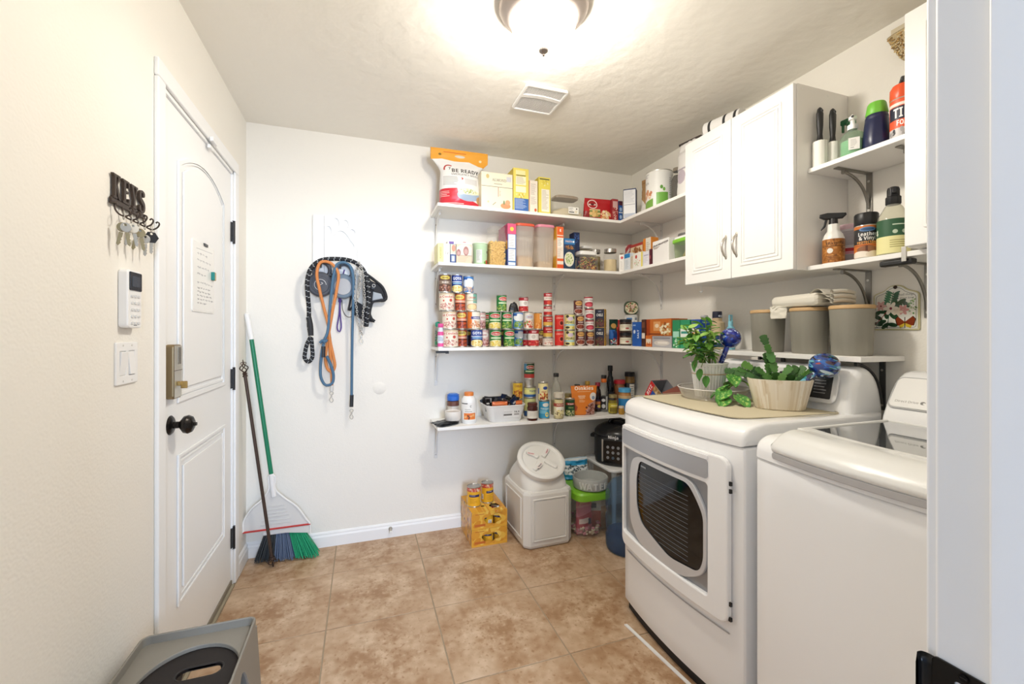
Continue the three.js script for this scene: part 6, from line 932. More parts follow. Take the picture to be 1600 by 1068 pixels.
{ // green lidded container
  const cx = 1.385, cd = 2.57, t = thing('treat_container', 'clear container of pink dog treats with bright green lid on the floor', 'container', cx, 0, cd);
  const cl = M(0xf4f4f2, 0.1, 0, { transmission: 0.92, ior: 1.12 });
  obj('body', loft([[0, 0.105, 0.15, 5], [0.008, 0.112, 0.16, 5], [0.25, 0.122, 0.175, 5]], 44, false), cl, t);
  obj('lid', loft([[0.245, 0.124, 0.177, 5], [0.248, 0.13, 0.185, 5], [0.285, 0.13, 0.185, 5], [0.297, 0.122, 0.177, 5], [0.298, 0.1, 0.15, 5]], 44), M(0x86c534, 0.35), t);
  obj('hinge_bar', box(0.09, 0.008, 0.05, 0.03, 0.3, 0.06, 0.003), M(0x78b42e, 0.4), t);
  const bag = (l, x, z, c, tx, turn, h) => { const o = thing('treat_bag', l, 'bag', cx + x, 0.01, cd - z, turn); obj('bag', pouch(0.12, h, 0.05, () => 1, undefined, 0.006), tx ? mapped(tx, 0.35) : M(c, 0.4), o); obj('seal', box(0.1, 0.006, 0.003, 0, h, 0, 0.001), M(c, 0.4), o); };
  bag('pink jerky treat bag with cream print inside the clear container', -0.035, 0.085, 0xd98a9c, T(160, 224, '#d87a8e', ['t', 'JERKY', 0.5, 0.12, 0.14, '#e8cfa0'], ['r', 0, 0.2, 1, 0.06, '#e09aa4'], ['p', [[0, 0.5], [1, 0.4], [1, 0.75], [0, 0.8]], '#b8485c'], ['r', 0.1, 0.55, 0.6, 0.14, '#f0e0dc'], ['r', 0.66, 0.58, 0.2, 0.16, '#3c4a64'], ['d', 0.4, 0.9, 0.44, 0.1, ['#e8d8c0', '#d8a8b0', '#c87a8c', '#f0e8dc'], 60, 0.05]), 0.15, 0.225);
  bag('salmon treat bag with black and white label inside the clear container', 0.06, 0.02, 0xc8705c, T(128, 160, '#c86a58', ['r', 0, 0.1, 1, 0.34, '#e6e2dc'], ['r', 0.25, 0.22, 0.5, 0.14, '#3a3a3c'], ['r', 0, 0, 1, 0.1, '#7a8ab0']), -0.5, 0.2);
  const g = thing('treats', 'pale and pink dog treats filling the foot of the clear container', 'dog treats', cx, 0.012, cd); g.userData.kind = 'stuff';
  const gs = [[], [], []]; for (let k = 0; k < 150; k++) { const a = rr(0, 2 * PI); gs[k % 3].push(ball(0.011, 0.092 * Math.cos(a), rr(0.004, 0.045), 0.135 * Math.sin(a), rr(0.7, 1.4), 0.7, 1, 7)); } [0xe6dac4, 0xd08a98, 0xc9b49a].forEach((c, i) => obj('treat', gs[i], M(c, 0.7), g).userData.kind = 'stuff');
}
{ // water bowl
  const x = 1.4, d = 2.49, t = thing('pet_bowl', 'grey ceramic pet bowl with raised word WATER on the green lid', 'bowl', x, 0.3005, d);
  const cm = M(0xb4b6b2, 0.4), lm = M(0xd4d6d2, 0.45); obj('bowl', lathe([[0, 0], [0.1, 0], [0.108, 0.004], [0.112, 0.03], [0.114, 0.068], [0.111, 0.073], [0.106, 0.07], [0.102, 0.04], [0.098, 0.018], [0, 0.014]], 56), cm, t);
  'WATER'.split('').forEach((ch, i) => { const g = new TextGeometry(ch, { font: fontSans, size: 0.04, depth: 0.004, curveSegments: 4, bevelEnabled: true, bevelSize: 0.0006, bevelThickness: 0.0008, bevelSegments: 1 }); g.computeBoundingBox(); g.translate(-(g.boundingBox.max.x + g.boundingBox.min.x) / 2, 0.014, 0.1115).rotateY((i - 2) * 0.36 - 0.2); obj('letter', g, lm, t); });
}
{
  const t = thing('food_bag', 'crumpled sky blue and white bag lying behind the grey water bowl', 'bag', 1.395, 0.3, 2.685, 0.0);
  obj('bag', pouch(0.2, 0.135, 0.1, (v) => 1 - 0.15 * v, (v) => 0.95 - 0.6 * v, 0.02), mapped(T(192, 128, '#2f9fd0', ['p', [[0.02, 0.3], [1, 0.35], [0.95, 0.8], [0.05, 0.75]], '#eceff0'], ['d', 0.5, 0.5, 0.44, 0.2, ['#5a6a74', '#eceff0', '#8a9aa4', '#2f3a44'], 50, 0.03], ['r', 0, 0, 1, 0.1, '#e8eef0']), 0.35), t);
  obj('seal', box(0.16, 0.008, 0.006, 0, 0.132, 0, 0.002), M(0x3aa6d4, 0.4), t);
}
{ // water jug
  const t = thing('water_jug', 'large translucent blue water jug standing between dryer and treat container', 'jug', 1.515, 0, 2.235);
  const r = 0.134; const m = M(0xb4cce2, 0.08, 0, { transmission: 0.9, ior: 1.15 });
  obj('body', lathe([[0, 0.012], [r * 0.7, 0.012], [r * 0.78, 0], [r * 0.95, 0.006], [r, 0.03], [r, 0.09], [r * 0.96, 0.1], [r * 0.96, 0.115], [r, 0.125], [r, 0.2], [r * 0.95, 0.212], [r * 0.95, 0.23], [r, 0.242], [r, 0.33], [r * 0.93, 0.37], [r * 0.7, 0.41], [r * 0.35, 0.43], [0.028, 0.44], [0.027, 0.48], [0.03, 0.482]], 56), m, t);
  obj('water', lathe([[0, 0.014], [r * 0.7, 0.014], [r * 0.9, 0.01], [r - 0.004, 0.03], [r - 0.006, 0.1], [0, 0.101]], 48), M(0x7c98c6, 0.08, 0, { transmission: 0.75, ior: 1.2 }), t);
  obj('cap', lathe([[0.031, 0.462], [0.032, 0.487], [0, 0.489]], 28), M(0xdfe6ee, 0.4), t);
}
{ // pressure cooker on its stand
  const t = thing('side_table', 'low white table with rounded edge under the black pressure cooker', 'table', 1.735, 0, 2.635);
  obj('top', lay(ext(rrect(0.42, 0.4, 0.05), 0.02, 0.006)).translate(0, 0.385, 0), white, t);
  for (const sx of [-1, 1]) for (const sz of [-1, 1]) obj('leg', cyl(0.014, 0.018, 0.386, sx * 0.16, 0.193, sz * 0.15, 16), white, t);
  const c = thing('pressure_cooker', 'black pressure cooker with button panel on the low white table', 'cooker', 1.7, 0.405, 2.62, -0.8), bm = M(0x18181a, 0.3);
  obj('body', loft([[0, 0.145, 0.145, 2.4], [0.01, 0.158, 0.158, 2.4], [0.05, 0.165, 0.165, 2.4], [0.175, 0.165, 0.165, 2.4], [0.19, 0.16, 0.16, 2.3]], 56), bm, c);
  obj('lid', lathe([[0.16, 0.188], [0.168, 0.194], [0.168, 0.212], [0.15, 0.236], [0.11, 0.258], [0.06, 0.268], [0, 0.27]], 56), M(0x151517, 0.25), c);
  obj('lid_handle', tube([[-0.07, 0.25, 0], [-0.05, 0.285, 0], [0, 0.295, 0], [0.05, 0.285, 0], [0.07, 0.25, 0]], 0.014, 24, 10), bm, c);
  for (const s of [-1, 1]) obj('side_handle', box(0.045, 0.022, 0.07, s * 0.175, 0.165, 0, 0.008), bm, c);
  const pn = obj('control_panel', ext(rrect(0.13, 0.155, 0.012, 0, 0.1), 0.012, 0.003).translate(0, 0, 0.158), M(0x0d0d10, 0.12), c);
  obj('steel_band', [box(0.012, 0.15, 0.01, -0.075, 0.1, 0.152, 0.003), box(0.012, 0.15, 0.01, 0.075, 0.1, 0.152, 0.003)], steel, c);
  const tg = new TextGeometry('Ninja', { font: fontSans, size: 0.02, depth: 0.001, curveSegments: 4 }); tg.computeBoundingBox(); obj('brand_text', tg.translate(-tg.boundingBox.max.x / 2, 0.187, 0.1685), M(0xe8e8ea, 0.4), c);
  for (let i = 0; i < 3; i++) for (let j = 0; j < 3; j++) obj('button', cyl(0.01, 0.01, 0.002, 0, 0, 0, 14).rotateX(PI / 2).translate(-0.035 + i * 0.035, 0.06 + j * 0.035, 0.1705), M(i === 1 && j === 0 ? 0x4a5a6a : 0x8a8c90, 0.3), pn);
}
{
  const t = thing('white_strip', 'thin white plastic trim strip lying loose on the tiles before the dryer', 'strip', 1.106, 0.001, 1.651, 0.095);
  obj('strip', box(0.016, 0.004, 0.75, 0, 0.002, 0.375, 0.0015), white, t); obj('ridge', box(0.003, 0.003, 0.75, -0.006, 0.005, 0.375, 0.001), white, t);
}

// ---------- laundry machines ----------
const enamel = M(0xf9f9f9, 0.25, 0, { clearcoat: 0.4 });
const bulgeX = (d0, d1, k) => (x, y, z) => { const u = (-z - (d0 + d1) / 2) / ((d1 - d0) / 2); return [x - k * Math.max(0, 1 - u * u), y, z]; };
// profile drawn in (x, height) run along the depth from d0 to d1, finely cut so that it can bow
const along = (s, d0, d1, bev, steps = 16) => new THREE.ExtrudeGeometry(s, { depth: d1 - d0 - 2 * bev, steps, bevelEnabled: bev > 0, bevelThickness: bev, bevelSize: bev, bevelOffset: -bev, bevelSegments: 3, curveSegments: 8 }).translate(0, 0, -d1 + bev);
// shape drawn in (depth, height) facing -x; thickness grows towards the room
const front = (s, x, t, bev, n) => ext(s, t, bev, n ?? 10).rotateY(-PI / 2).scale(1, 1, 1).translate(x, 0, 0);
// a rotateY(-90) sends the drawing's x to +z, so drawings use -depth
const rd = (d0, d1, y0, y1, r) => rrect(d1 - d0, y1 - y0, r, -(d0 + d1) / 2, (y0 + y1) / 2);
// bow a finely divided copy
function finer(g, n = 1) { // halves every edge longer than 5 cm, the same for both triangles that share it
  for (let k = 0; k < n; k++) {
    g = g.index ? g.toNonIndexed() : g;
    const p = g.attributes.position, out = [], mid = (a, b) => a.clone().add(b).multiplyScalar(0.5), long = (a, b) => a.distanceTo(b) > 0.05;
    for (let i = 0; i < p.count; i += 3) {
      let v = [0, 1, 2].map((j) => new THREE.Vector3().fromBufferAttribute(p, i + j)), e = v.map((a, j) => long(a, v[(j + 1) % 3])), c = e.filter(Boolean).length;
      if (!c) { out.push(...v); continue; }
      while (c === 3 ? false : c === 1 ? !e[0] : e[2]) { v = [v[1], v[2], v[0]]; e = [e[1], e[2], e[0]]; }
      const [A, B, C] = v, ab = mid(A, B), bc = mid(B, C);
      if (c === 1) out.push(A, ab, C, ab, B, C);
      else if (c === 2) out.push(ab, B, bc, A, ab, C, ab, bc, C);
      else { const ca = mid(C, A); out.push(A, ab, ca, ab, B, bc, ca, bc, C, ab, bc, ca); }
    }
    g = new THREE.BufferGeometry().setFromPoints(out); g.setAttribute('uv', new THREE.Float32BufferAttribute(new Float32Array(out.length * 2), 2));
  }
  return g;
}
const bow = (g, fn, crease = 0.33) => { const q = warp(finer(g, 4), fn); return toCreasedNormals(q, crease); };
const DRX = 1.175, DR0 = 1.078, DR1 = 1.763, TOP = 1.0;
{
  const t = thing('clothes_dryer', 'white front loading dryer with dark round-cornered window and plants on top', 'dryer', 0, 0, 0);
  const bx = bulgeX(DR0, DR1, 0.03);
  obj('body', bow(box(0.66, 0.878, DR1 - DR0, DRX + 0.33, 0.045 + 0.439, -(DR0 + DR1) / 2, 0.012), (x, y, z) => (x < DRX + 0.05 ? bx(x, y, z) : [x, y, z])), enamel, t);
  obj('plinth', bow(box(0.62, 0.045, DR1 - DR0 - 0.02, DRX + 0.33, 0.0225, -(DR0 + DR1) / 2), (x, y, z) => (x < DRX + 0.05 ? bx(x, y, z) : [x, y, z])), M(0x141416, 0.5), t);
  const tp = new THREE.Shape(); tp.moveTo(DRX - 0.002, 0.926); tp.lineTo(DRX - 0.002, 0.945); tp.bezierCurveTo(DRX, 0.985, DRX + 0.03, TOP - 0.006, DRX + 0.09, TOP); tp.lineTo(1.85, TOP); tp.lineTo(1.85, 0.926); tp.closePath();
  obj('top_panel', bow(along(tp, DR0, DR1, 0.014, 8), (x, y, z) => { const k = Math.max(0, 1 - (x - DRX) / 0.35), q = bx(x, y, z); return [x + (q[0] - x) * k, y, z]; }, 0.85), enamel, t);
  // console at the back
  const cs = new THREE.Shape(); cs.moveTo(1.69, TOP - 0.02); cs.lineTo(1.69, TOP + 0.02); cs.bezierCurveTo(1.7, 1.1, 1.72, 1.17, 1.775, 1.172); cs.bezierCurveTo(1.84, 1.17, 1.875, 1.1, 1.885, TOP - 0.02); cs.closePath();
  obj('control_console', toCreasedNormals(along(cs, DR0 + 0.012, DR1 - 0.01, 0.03, 4), 0.6), enamel, t);
  const tilt = new THREE.Matrix4().makeRotationZ(-0.24).setPosition(1.694, TOP + 0.092, 0), onC = (g) => g.rotateY(-PI / 2).applyMatrix4(tilt);
  const pl = obj('control_panel', onC(ext(rd(DR0 + 0.055, DR1 - 0.05, -0.064, 0.062, 0.03), 0.008, 0.003)), M(0xe6e6e6, 0.3), t);
  obj('display', onC(planar(ext(rd(DR0 + 0.075, DR0 + 0.3, -0.048, 0.044, 0.006), 0.003, 0.0008), 0.225, 0.092, -(DR0 + 0.3), -0.048).translate(0, 0, 0.007)), mapped(T(256, 112, '#3a3a3c', ...Array.from({ length: 7 }, (_, r) => ['l', 0.06, 0.08 + r * 0.13, 0.22, 0.07, 1, '#a8a8aa']), ...Array.from({ length: 7 }, (_, r) => ['l', 0.36, 0.06 + r * 0.13, 0.24, 0.07, 1, '#8a8a8e']), ...Array.from({ length: 6 }, (_, r) => ['l', 0.7, 0.1 + r * 0.13, 0.22, 0.07, 1, '#b4b4b6'])), 0.2), pl);
  obj('dial', onC(cyl(0.036, 0.032, 0.02, -(DR1 - 0.22), 0, 0.012, 30).rotateX(0)).translate(0, 0, 0), M(0xcfcfd0, 0.3, 0.5), pl);
  // door: frame with recessed window
  const Y0 = 0.325, Y1 = 0.882, A = 1.12, B2 = 1.745, X0 = DRX - 0.002, bf = (x, y, z) => bx(x, y, z);
  const door2 = obj('door', bow(front(holed(rd(A, B2, Y0, Y1, 0.035), rd(1.2, 1.728, 0.385, 0.775, 0.012)), X0, 0.022, 0.006), bf), enamel, t);
  obj('handle_strip', bow(front(rd(1.195, 1.73, 0.792, 0.858, 0.012), X0 - 0.017, 0.008, 0), bf), M(0xb9bbc0, 0.35, 0.6), door2);
  obj('grip_lip', bow(front(rd(1.195, 1.729, 0.86, 0.874, 0.005), X0 - 0.018, 0.0075, 0), bf), enamel, door2);
  obj('window_backing', bow(front(rd(1.195, 1.733, 0.38, 0.78, 0.01), X0 - 0.001, 0.004), bf), M(0x9a9ca0, 0.35, 0.5), door2);
  const smooth = (P, r) => { const s = new THREE.Shape(), n = P.length, at = (p, q) => { const l = Math.hypot(q[0] - p[0], q[1] - p[1]), k = Math.min(r / l, 0.45); return [p[0] + (q[0] - p[0]) * k, p[1] + (q[1] - p[1]) * k]; }; P.forEach((p, i) => { const a = at(p, P[(i + n - 1) % n]), b = at(p, P[(i + 1) % n]); i ? s.lineTo(...a) : s.moveTo(...a); s.quadraticCurveTo(...p, ...b); }); s.closePath(); return s; };
  const pane = [[-1.617, 0.665], [-1.591, 0.751], [-1.290, 0.751], [-1.248, 0.702], [-1.218, 0.652], [-1.218, 0.493], [-1.240, 0.441], [-1.392, 0.425], [-1.579, 0.480], [-1.615, 0.542]], ringP = [[-1.678, 0.659], [-1.656, 0.738], [-1.587, 0.767], [-1.276, 0.764], [-1.235, 0.711], [-1.207, 0.660], [-1.207, 0.483], [-1.232, 0.431], [-1.319, 0.387], [-1.468, 0.377], [-1.603, 0.391], [-1.674, 0.456]];
  obj('window_ring', bow(front(holed(smooth(ringP, 0.04), smooth(pane, 0.03)), X0 - 0.004, 0.012, 0.003, 8), bf), M(0xd2d3d6, 0.4, 0.35), door2);
  obj('window_glass', bow(front(smooth(pane, 0.03), X0 - 0.004, 0.007, 0, 8), bf), M(0x08090b, 0.06), door2);
  for (let k = 0; k < 15; k++) obj('rack_line', bow(front(rd(1.295, 1.605 - (k > 9 ? (k - 9) * 0.03 : 0), 0.455 + (14 - k) * 0.0172, 0.4565 + (14 - k) * 0.0172, 0.0005), X0 - 0.0115, 0.0008), bf), M(0x6a6e74, 0.4), door2);
  obj('brand_text', bow(front(rd(1.545, 1.585, 0.722, 0.729, 0.001), X0 - 0.0115, 0.0008), bf), M(0x8a8e94, 0.4), door2);
  for (const y of [0.8, 0.775, 0.4, 0.35]) obj('hinge_slot', bow(front(rd(1.112, 1.122, y - 0.008, y + 0.006, 0.002), X0 - 0.01, 0.006), bf), blackPlastic, door2);
  obj('lower_groove', bow(front(rd(1.13, 1.73, 0.288, 0.293, 0.002), X0 - 0.001, 0.001), bf), M(0xb4b4b6, 0.5), t);
}
const WX = 1.165, W0 = 0.345, W1 = 1.03;
{
  const t = thing('washing_machine', 'white top loading washing machine with glass lid beside the door jamb', 'washing machine', 0, 0, 0);
  const bx = bulgeX(W0, W1, 0.03), lim = (x, y, z) => (x < WX + 0.05 ? bx(x, y, z) : [x, y, z]);
  obj('body', bow(box(0.7, 0.868, W1 - W0, WX + 0.35, 0.045 + 0.434, -(W0 + W1) / 2, 0.012), lim), enamel, t);
  obj('plinth', box(0.64, 0.045, W1 - W0 - 0.03, WX + 0.36, 0.0225, -(W0 + W1) / 2), M(0x141416, 0.5), t);
  const tp = new THREE.Shape(); tp.moveTo(WX - 0.003, 0.915); tp.lineTo(WX - 0.003, 0.935); tp.quadraticCurveTo(WX, 0.972, WX + 0.05, 0.98); tp.lineTo(1.86, 0.985); tp.lineTo(1.86, 0.915); tp.closePath();
  obj('top_panel', bow(along(tp, W0, W1, 0.012, 8), (x, y, z) => { const k = Math.max(0, 1 - (x - WX) / 0.3), q = bx(x, y, z); return [x + (q[0] - x) * k, y, z]; }, 0.85), enamel, t);
  // lid with fat front bar and glass
  const bar = new THREE.Shape(); bar.moveTo(WX + 0.004, 0.945); bar.bezierCurveTo(WX - 0.022, 0.962, WX + 0.03, 1.006, WX + 0.09, 1.008); bar.lineTo(WX + 0.16, 0.998); bar.lineTo(WX + 0.16, 0.978); bar.lineTo(WX + 0.05, 0.974); bar.closePath();
  const dip = (x, y, z) => { const u = (-z - (W0 + W1) / 2) / ((W1 - W0) / 2); return [x - 0.045 * Math.max(0, 1 - u * u), y, z]; };
  const lid = obj('lid', bow(along(bar, W0 + 0.02, W1 - 0.06, 0.016, 8), dip, 0.85), M(0xe9e9e6, 0.3, 0, { clearcoat: 0.4 }), t);
  obj('recess', bow(front(rd(W0 + 0.03, W1 - 0.07, 0.928, 0.947, 0.008), WX + 0.0055, 0.006, 0.002), dip), M(0xb4b2b2, 0.5), t);
  const gl = new THREE.Shape(); gl.moveTo(WX + 0.185, -W1 + 0.045); gl.lineTo(1.72, -W1 + 0.045); gl.lineTo(1.72, -W0 - 0.03); gl.lineTo(WX + 0.185, -W0 - 0.03); gl.quadraticCurveTo(WX + 0.075, -(W0 + W1) / 2, WX + 0.185, -W1 + 0.045);
  const flat = (s, y, th, bev) => ext(s, th, bev, 20).rotateX(PI / 2).translate(0, y + th, 0);
  const rim = new THREE.Shape(); rim.moveTo(WX + 0.14, -W1 + 0.03); rim.lineTo(1.735, -W1 + 0.03); rim.lineTo(1.735, -W0 - 0.02); rim.lineTo(WX + 0.14, -W0 - 0.02); rim.quadraticCurveTo(WX + 0.03, -(W0 + W1) / 2, WX + 0.14, -W1 + 0.03);
  rim.holes.push(new THREE.Path(gl.getPoints(20)));
  obj('lid_rim', flat(rim, 0.985, 0.014, 0.004), M(0xe9e9e6, 0.3), lid);
  obj('lid_glass', flat(gl, 0.987, 0.008, 0.001), M(0x55585a, 0.04, 0, { clearcoat: 1 }), lid);
  // console
  const cs = new THREE.Shape(); cs.moveTo(1.72, 0.97); cs.lineTo(1.725, 1.01); cs.bezierCurveTo(1.75, 1.06, 1.79, 1.16, 1.86, 1.165); cs.bezierCurveTo(1.91, 1.16, 1.93, 1.1, 1.935, 0.97); cs.closePath();
  obj('control_console', toCreasedNormals(along(cs, W0 + 0.005, W1 - 0.012, 0.03, 4), 0.6), enamel, t);
  const m = new THREE.Matrix4().makeRotationZ(-0.6).setPosition(1.775, 1.09, 0), onC = (g) => g.rotateY(-PI / 2).applyMatrix4(m);
  const pw = W1 - W0 - 0.08;
  const pn = obj('control_panel', onC(planar(ext(rd(W0 + 0.05, W1 - 0.03, -0.058, 0.06, 0.02), 0.008, 0.003), pw, 0.118, -(W1 - 0.03), -0.058)), mapped(T(512, 112, '#ecebe8', ['t', 'Direct Drive', 0.085, 0.8, 0.1, '#8a8884', 'normal'], ['e', 0.16, 0.79, 0.012, 0.05, '#6a6864'], ['e', 0.166, 0.8, 0.006, 0.025, '#ecebe8'], ['t', '10', 0.2, 0.78, 0.14, '#8a8884'], ['r', 0.5, 0.2, 0.4, 0.5, '#3a3a3c']), 0.3), t);
  obj('panel_edge', onC(ext(holed(rd(W0 + 0.046, W1 - 0.026, -0.062, 0.064, 0.022), rd(W0 + 0.052, W1 - 0.032, -0.056, 0.058, 0.019)), 0.0045, 0.001)), M(0xa8a8a8, 0.4), pn);
}
// ---------- things on the dryer ----------
{
  const s = new THREE.Shape(), P = [[1.235, -1.725], [1.665, -1.74], [1.67, -1.13], [1.3, -1.135]];
  s.moveTo(1.25, -1.72); s.lineTo(1.66, -1.735); s.lineTo(1.672, -1.12); s.lineTo(1.31, -1.145); s.quadraticCurveTo(1.22, -1.15, 1.222, -1.22); s.quadraticCurveTo(1.2, -1.4, 1.235, -1.7); s.closePath();
  const t = thing('placemat', 'beige rounded placemat covering the dryer top under the plants', 'mat', 0, TOP + 0.001, 0);
  obj('mat', ext(s, 0.0025, 0.0008).rotateX(PI / 2).translate(0, 0.0025, 0), M(0xcfc4a8, 0.8, 0, { bumpMap: peel, bumpScale: 0.0004 }), t);
  const tr = s.getPoints(10).map((p) => [p.x, 0.0028, p.y]); obj('stitched_edge', tube(tr, 0.0012, 120, 5, true), M(0xbcb090, 0.8), t);
}
const MAT = TOP + 0.0042;
const saucerX = 1.515, saucerD = 1.565;
vessel('plant_saucer', 'clear round plastic plant saucer holding the fluted white pot', 'saucer', saucerX, saucerD, MAT, { body: [[0, 0.004], [0.115, 0.004], [0.118, 0], [0.13, 0.002], [0.148, 0.04], [0.152, 0.046], [0.15, 0.048], [0.145, 0.042], [0.128, 0.008], [0, 0.006]], bodyMat: M(0xf2f0ec, 0.12, 0, { transmission: 0.8, ior: 1.2 }), lid: [[0.149, 0.046], [0.154, 0.048], [0.153, 0.051], [0.149, 0.05]], lidMat: M(0xe4e0da, 0.2), names: { lid: 'rim' } });
const soil = M(0x2a1d14, 0.95, 0, { bumpMap: peel, bumpScale: 0.006 });
const leafGeo = (l, w, cup, drop, rows = 6) => { // a leaf along +z, its midrib low
  const P = [], U = [], I = [], pr = (v) => Math.sin(PI * Math.min(1, v * 0.97 + 0.03)) ** 0.8 * (1 - 0.3 * v);
  for (let j = 0; j <= rows; j++) for (let i = -2; i <= 2; i++) { const v = j / rows, x = (i / 2) * w * 0.5 * pr(v); P.push(x, cup * Math.abs(i / 2) ** 1.3 * w * 0.5 - drop * l * v * v, v * l); U.push(i / 4 + 0.5, v); }
  for (let j = 0; j < rows; j++) for (let i = 0; i < 4; i++) { const a = j * 5 + i, b = a + 5; I.push(a, b, a + 1, a + 1, b, b + 1); }
  const g = new THREE.BufferGeometry(); g.setAttribute('position', new THREE.Float32BufferAttribute(P, 3)); g.setAttribute('uv', new THREE.Float32BufferAttribute(U, 2)); g.setIndex(I); g.computeVertexNormals(); return g;
};
const leafMat = (c, r = 0.5) => M(c, r, 0, { transmission: 0.2 });
function leafOn(parent, geo, mat, p, yaw, pitch, roll, s) { const m = obj('leaf', geo, mat, parent); m.position.set(...p); m.rotation.order = 'YXZ'; m.rotation.set(pitch, yaw, roll); m.scale.setScalar(s); return m; }
const potX = 1.505, potD = 1.58;
{ // fluted pot with the leafy upright plant
  const t = thing('potted_plant', 'leafy green upright plant in a white fluted pot standing in the clear saucer', 'plant', potX, MAT + 0.0065, potD);
  const H = 0.155, n = 96, P = [], I = [], rows = [[0, 0.058], [0.004, 0.06], [0.1, 0.0735], [0.104, 0.071], [0.108, 0.0735], [0.145, 0.079], [0.15, 0.082], [H, 0.082], [H, 0.078], [0.135, 0.075]];
  rows.forEach(([y, r], j) => { for (let i = 0; i < n; i++) { const fl = j > 0 && j < 6 ? 1 - 0.06 * (i % 3 === 0 ? 1 : 0) : 1, a = i / n * 2 * PI; P.push(r * fl * Math.cos(a), y, r * fl * Math.sin(a)); } });
  for (let j = 0; j < rows.length - 1; j++) for (let i = 0; i < n; i++) { const a = j * n + i, b = j * n + (i + 1) % n; I.push(a, a + n, b, b, a + n, b + n); }
  const g = new THREE.BufferGeometry(); g.setAttribute('position', new THREE.Float32BufferAttribute(P, 3)); g.setIndex(I); g.setAttribute('uv', new THREE.Float32BufferAttribute(new Float32Array(P.length / 3 * 2), 2)); g.computeVertexNormals();
  obj('pot', toCreasedNormals(g, 0.4), M(0xf0efec, 0.4), t);
  obj('band', new THREE.TorusGeometry(0.0715, 0.0025, 6, 60).rotateX(PI / 2).translate(0, 0.104, 0), M(0xc9b08a, 0.5), t);
  obj('soil', lathe([[0, 0.142], [0.05, 0.141], [0.077, 0.136]], 30), soil, t);
  const lg = [leafGeo(0.055, 0.036, 0.25, 0.2), leafGeo(0.05, 0.036, 0.35, 0.45), leafGeo(0.056, 0.03, 0.1, 0.1)], lm = [0x4a8a30, 0x66a63e, 0x82bc50, 0xa8d066, 0x3f7c32].map((c) => leafMat(c));
  const stems = [[-0.085, 0.2, 0.03], [-0.06, 0.26, -0.02], [-0.02, 0.285, 0.02], [0.03, 0.27, 0.0], [-0.12, 0.13, 0.05], [-0.04, 0.21, 0.06], [0.015, 0.2, 0.045], [-0.1, 0.24, -0.03], [0.05, 0.2, -0.04], [-0.13, 0.17, 0.0], [-0.15, 0.15, 0.04], [-0.11, 0.22, 0.02], [-0.14, 0.1, 0.07]];
  for (const [sx, sy, sz] of stems) {
    const pts = [[sx * 0.25, 0.135, sz * 0.3], [sx * 0.6 - 0.01, 0.14 + sy * 0.45, sz * 0.6], [sx - 0.02, 0.13 + sy * 0.8, sz]], cv = curve(pts);
    obj('stem', tube(pts, 0.0022, 16, 6), M(0x7a8a4a, 0.6), t);
    for (let k = 0; k < 12; k++) { const u = 0.3 + 0.7 * (k / 11), p = cv.getPointAt(Math.min(1, u)); leafOn(t, lg[Math.floor(rnd() * 3)], lm[Math.floor(rnd() * 5)], [p.x, p.y, p.z], k * 2.4 + rr(-0.4, 0.4), rr(-0.6, 0.6), rr(-0.3, 0.3), rr(0.6, 1.1)); }
  }
  for (const [x, y, z, yaw] of [[-0.135, 0.17, 0.05, -1.4], [-0.12, 0.13, 0.06, -1.2], [-0.1, 0.1, 0.07, -0.9]]) leafOn(t, lg[1], lm[0], [x + 0.02, y, z], yaw, 0.9, 0, 1.0);
  for (const [sx, sz] of [[-0.07, 0.06], [-0.09, 0.045]]) obj('stem', tube([[sx * 0.3, 0.135, sz * 0.4], [sx, 0.2, sz], [sx * 1.5, 0.14, sz * 1.1]], 0.0016, 18, 5), M(0x7a8a4a, 0.6), t);
}
function globe(label, x, y, d, sx, sy, stemTo, tex) {
  const t = thing('watering_globe', label, 'watering globe', x, y, d);
  const m = mapped(tex, 0.08, { clearcoat: 1 }), top = V3(stemTo), dir = top.clone().normalize();
  obj('bulb', ball(1, 0, 0, 0, sx, sy, sx, 40), m, t);
  obj('stem', (() => { const g = tube([dir.clone().multiplyScalar(sy * 0.85).toArray(), dir.clone().multiplyScalar(sy * 1.25).toArray(), top.toArray()], 0.0115, 20, 12), u = g.attributes.uv; for (let i = 0; i < u.count; i++) u.setXY(i, u.getX(i) * 0.5, u.getY(i) * 0.3); return g; })(), m, t);
  return t;
}
const swirl = (bg, cols, n, wide) => T(384, 256, bg, ['f', (c, W, H) => { for (let k = 0; k < n; k++) { c.fillStyle = cols[Math.floor(rnd() * cols.length)]; const x = rnd() * W, y = rnd() * H, w = rr(6, wide), h = rr(3, 12); c.beginPath(); c.ellipse(x, y, w, h, rr(-0.6, 0.6), 0, 2 * PI); c.fill(); } }]);
globe('round blue glass watering globe with pale streaks stuck in the fluted pot', 1.585, 1.277, 1.535, 0.045, 0.045, [-0.035, -0.115, -0.02], swirl('#10248a', ['#1a38b4', '#0a1460', '#8aa0dc', '#2a50c8', '#c8d4f0', '#0c1a78'], 170, 22));
globe('multicoloured blue, teal and red glass watering globe in the whitewashed planter', 1.655, 1.176, 1.16, 0.052, 0.048, [-0.085, -0.075, -0.035], swirl('#1c3c86', ['#1f58b4', '#1a8a96', '#0e1f5c', '#6ab4cc', '#a8322c', '#0e1c48', '#125a50', '#2068b8', '#c8dce4', '#3a1838', '#0a1434'], 260, 44));
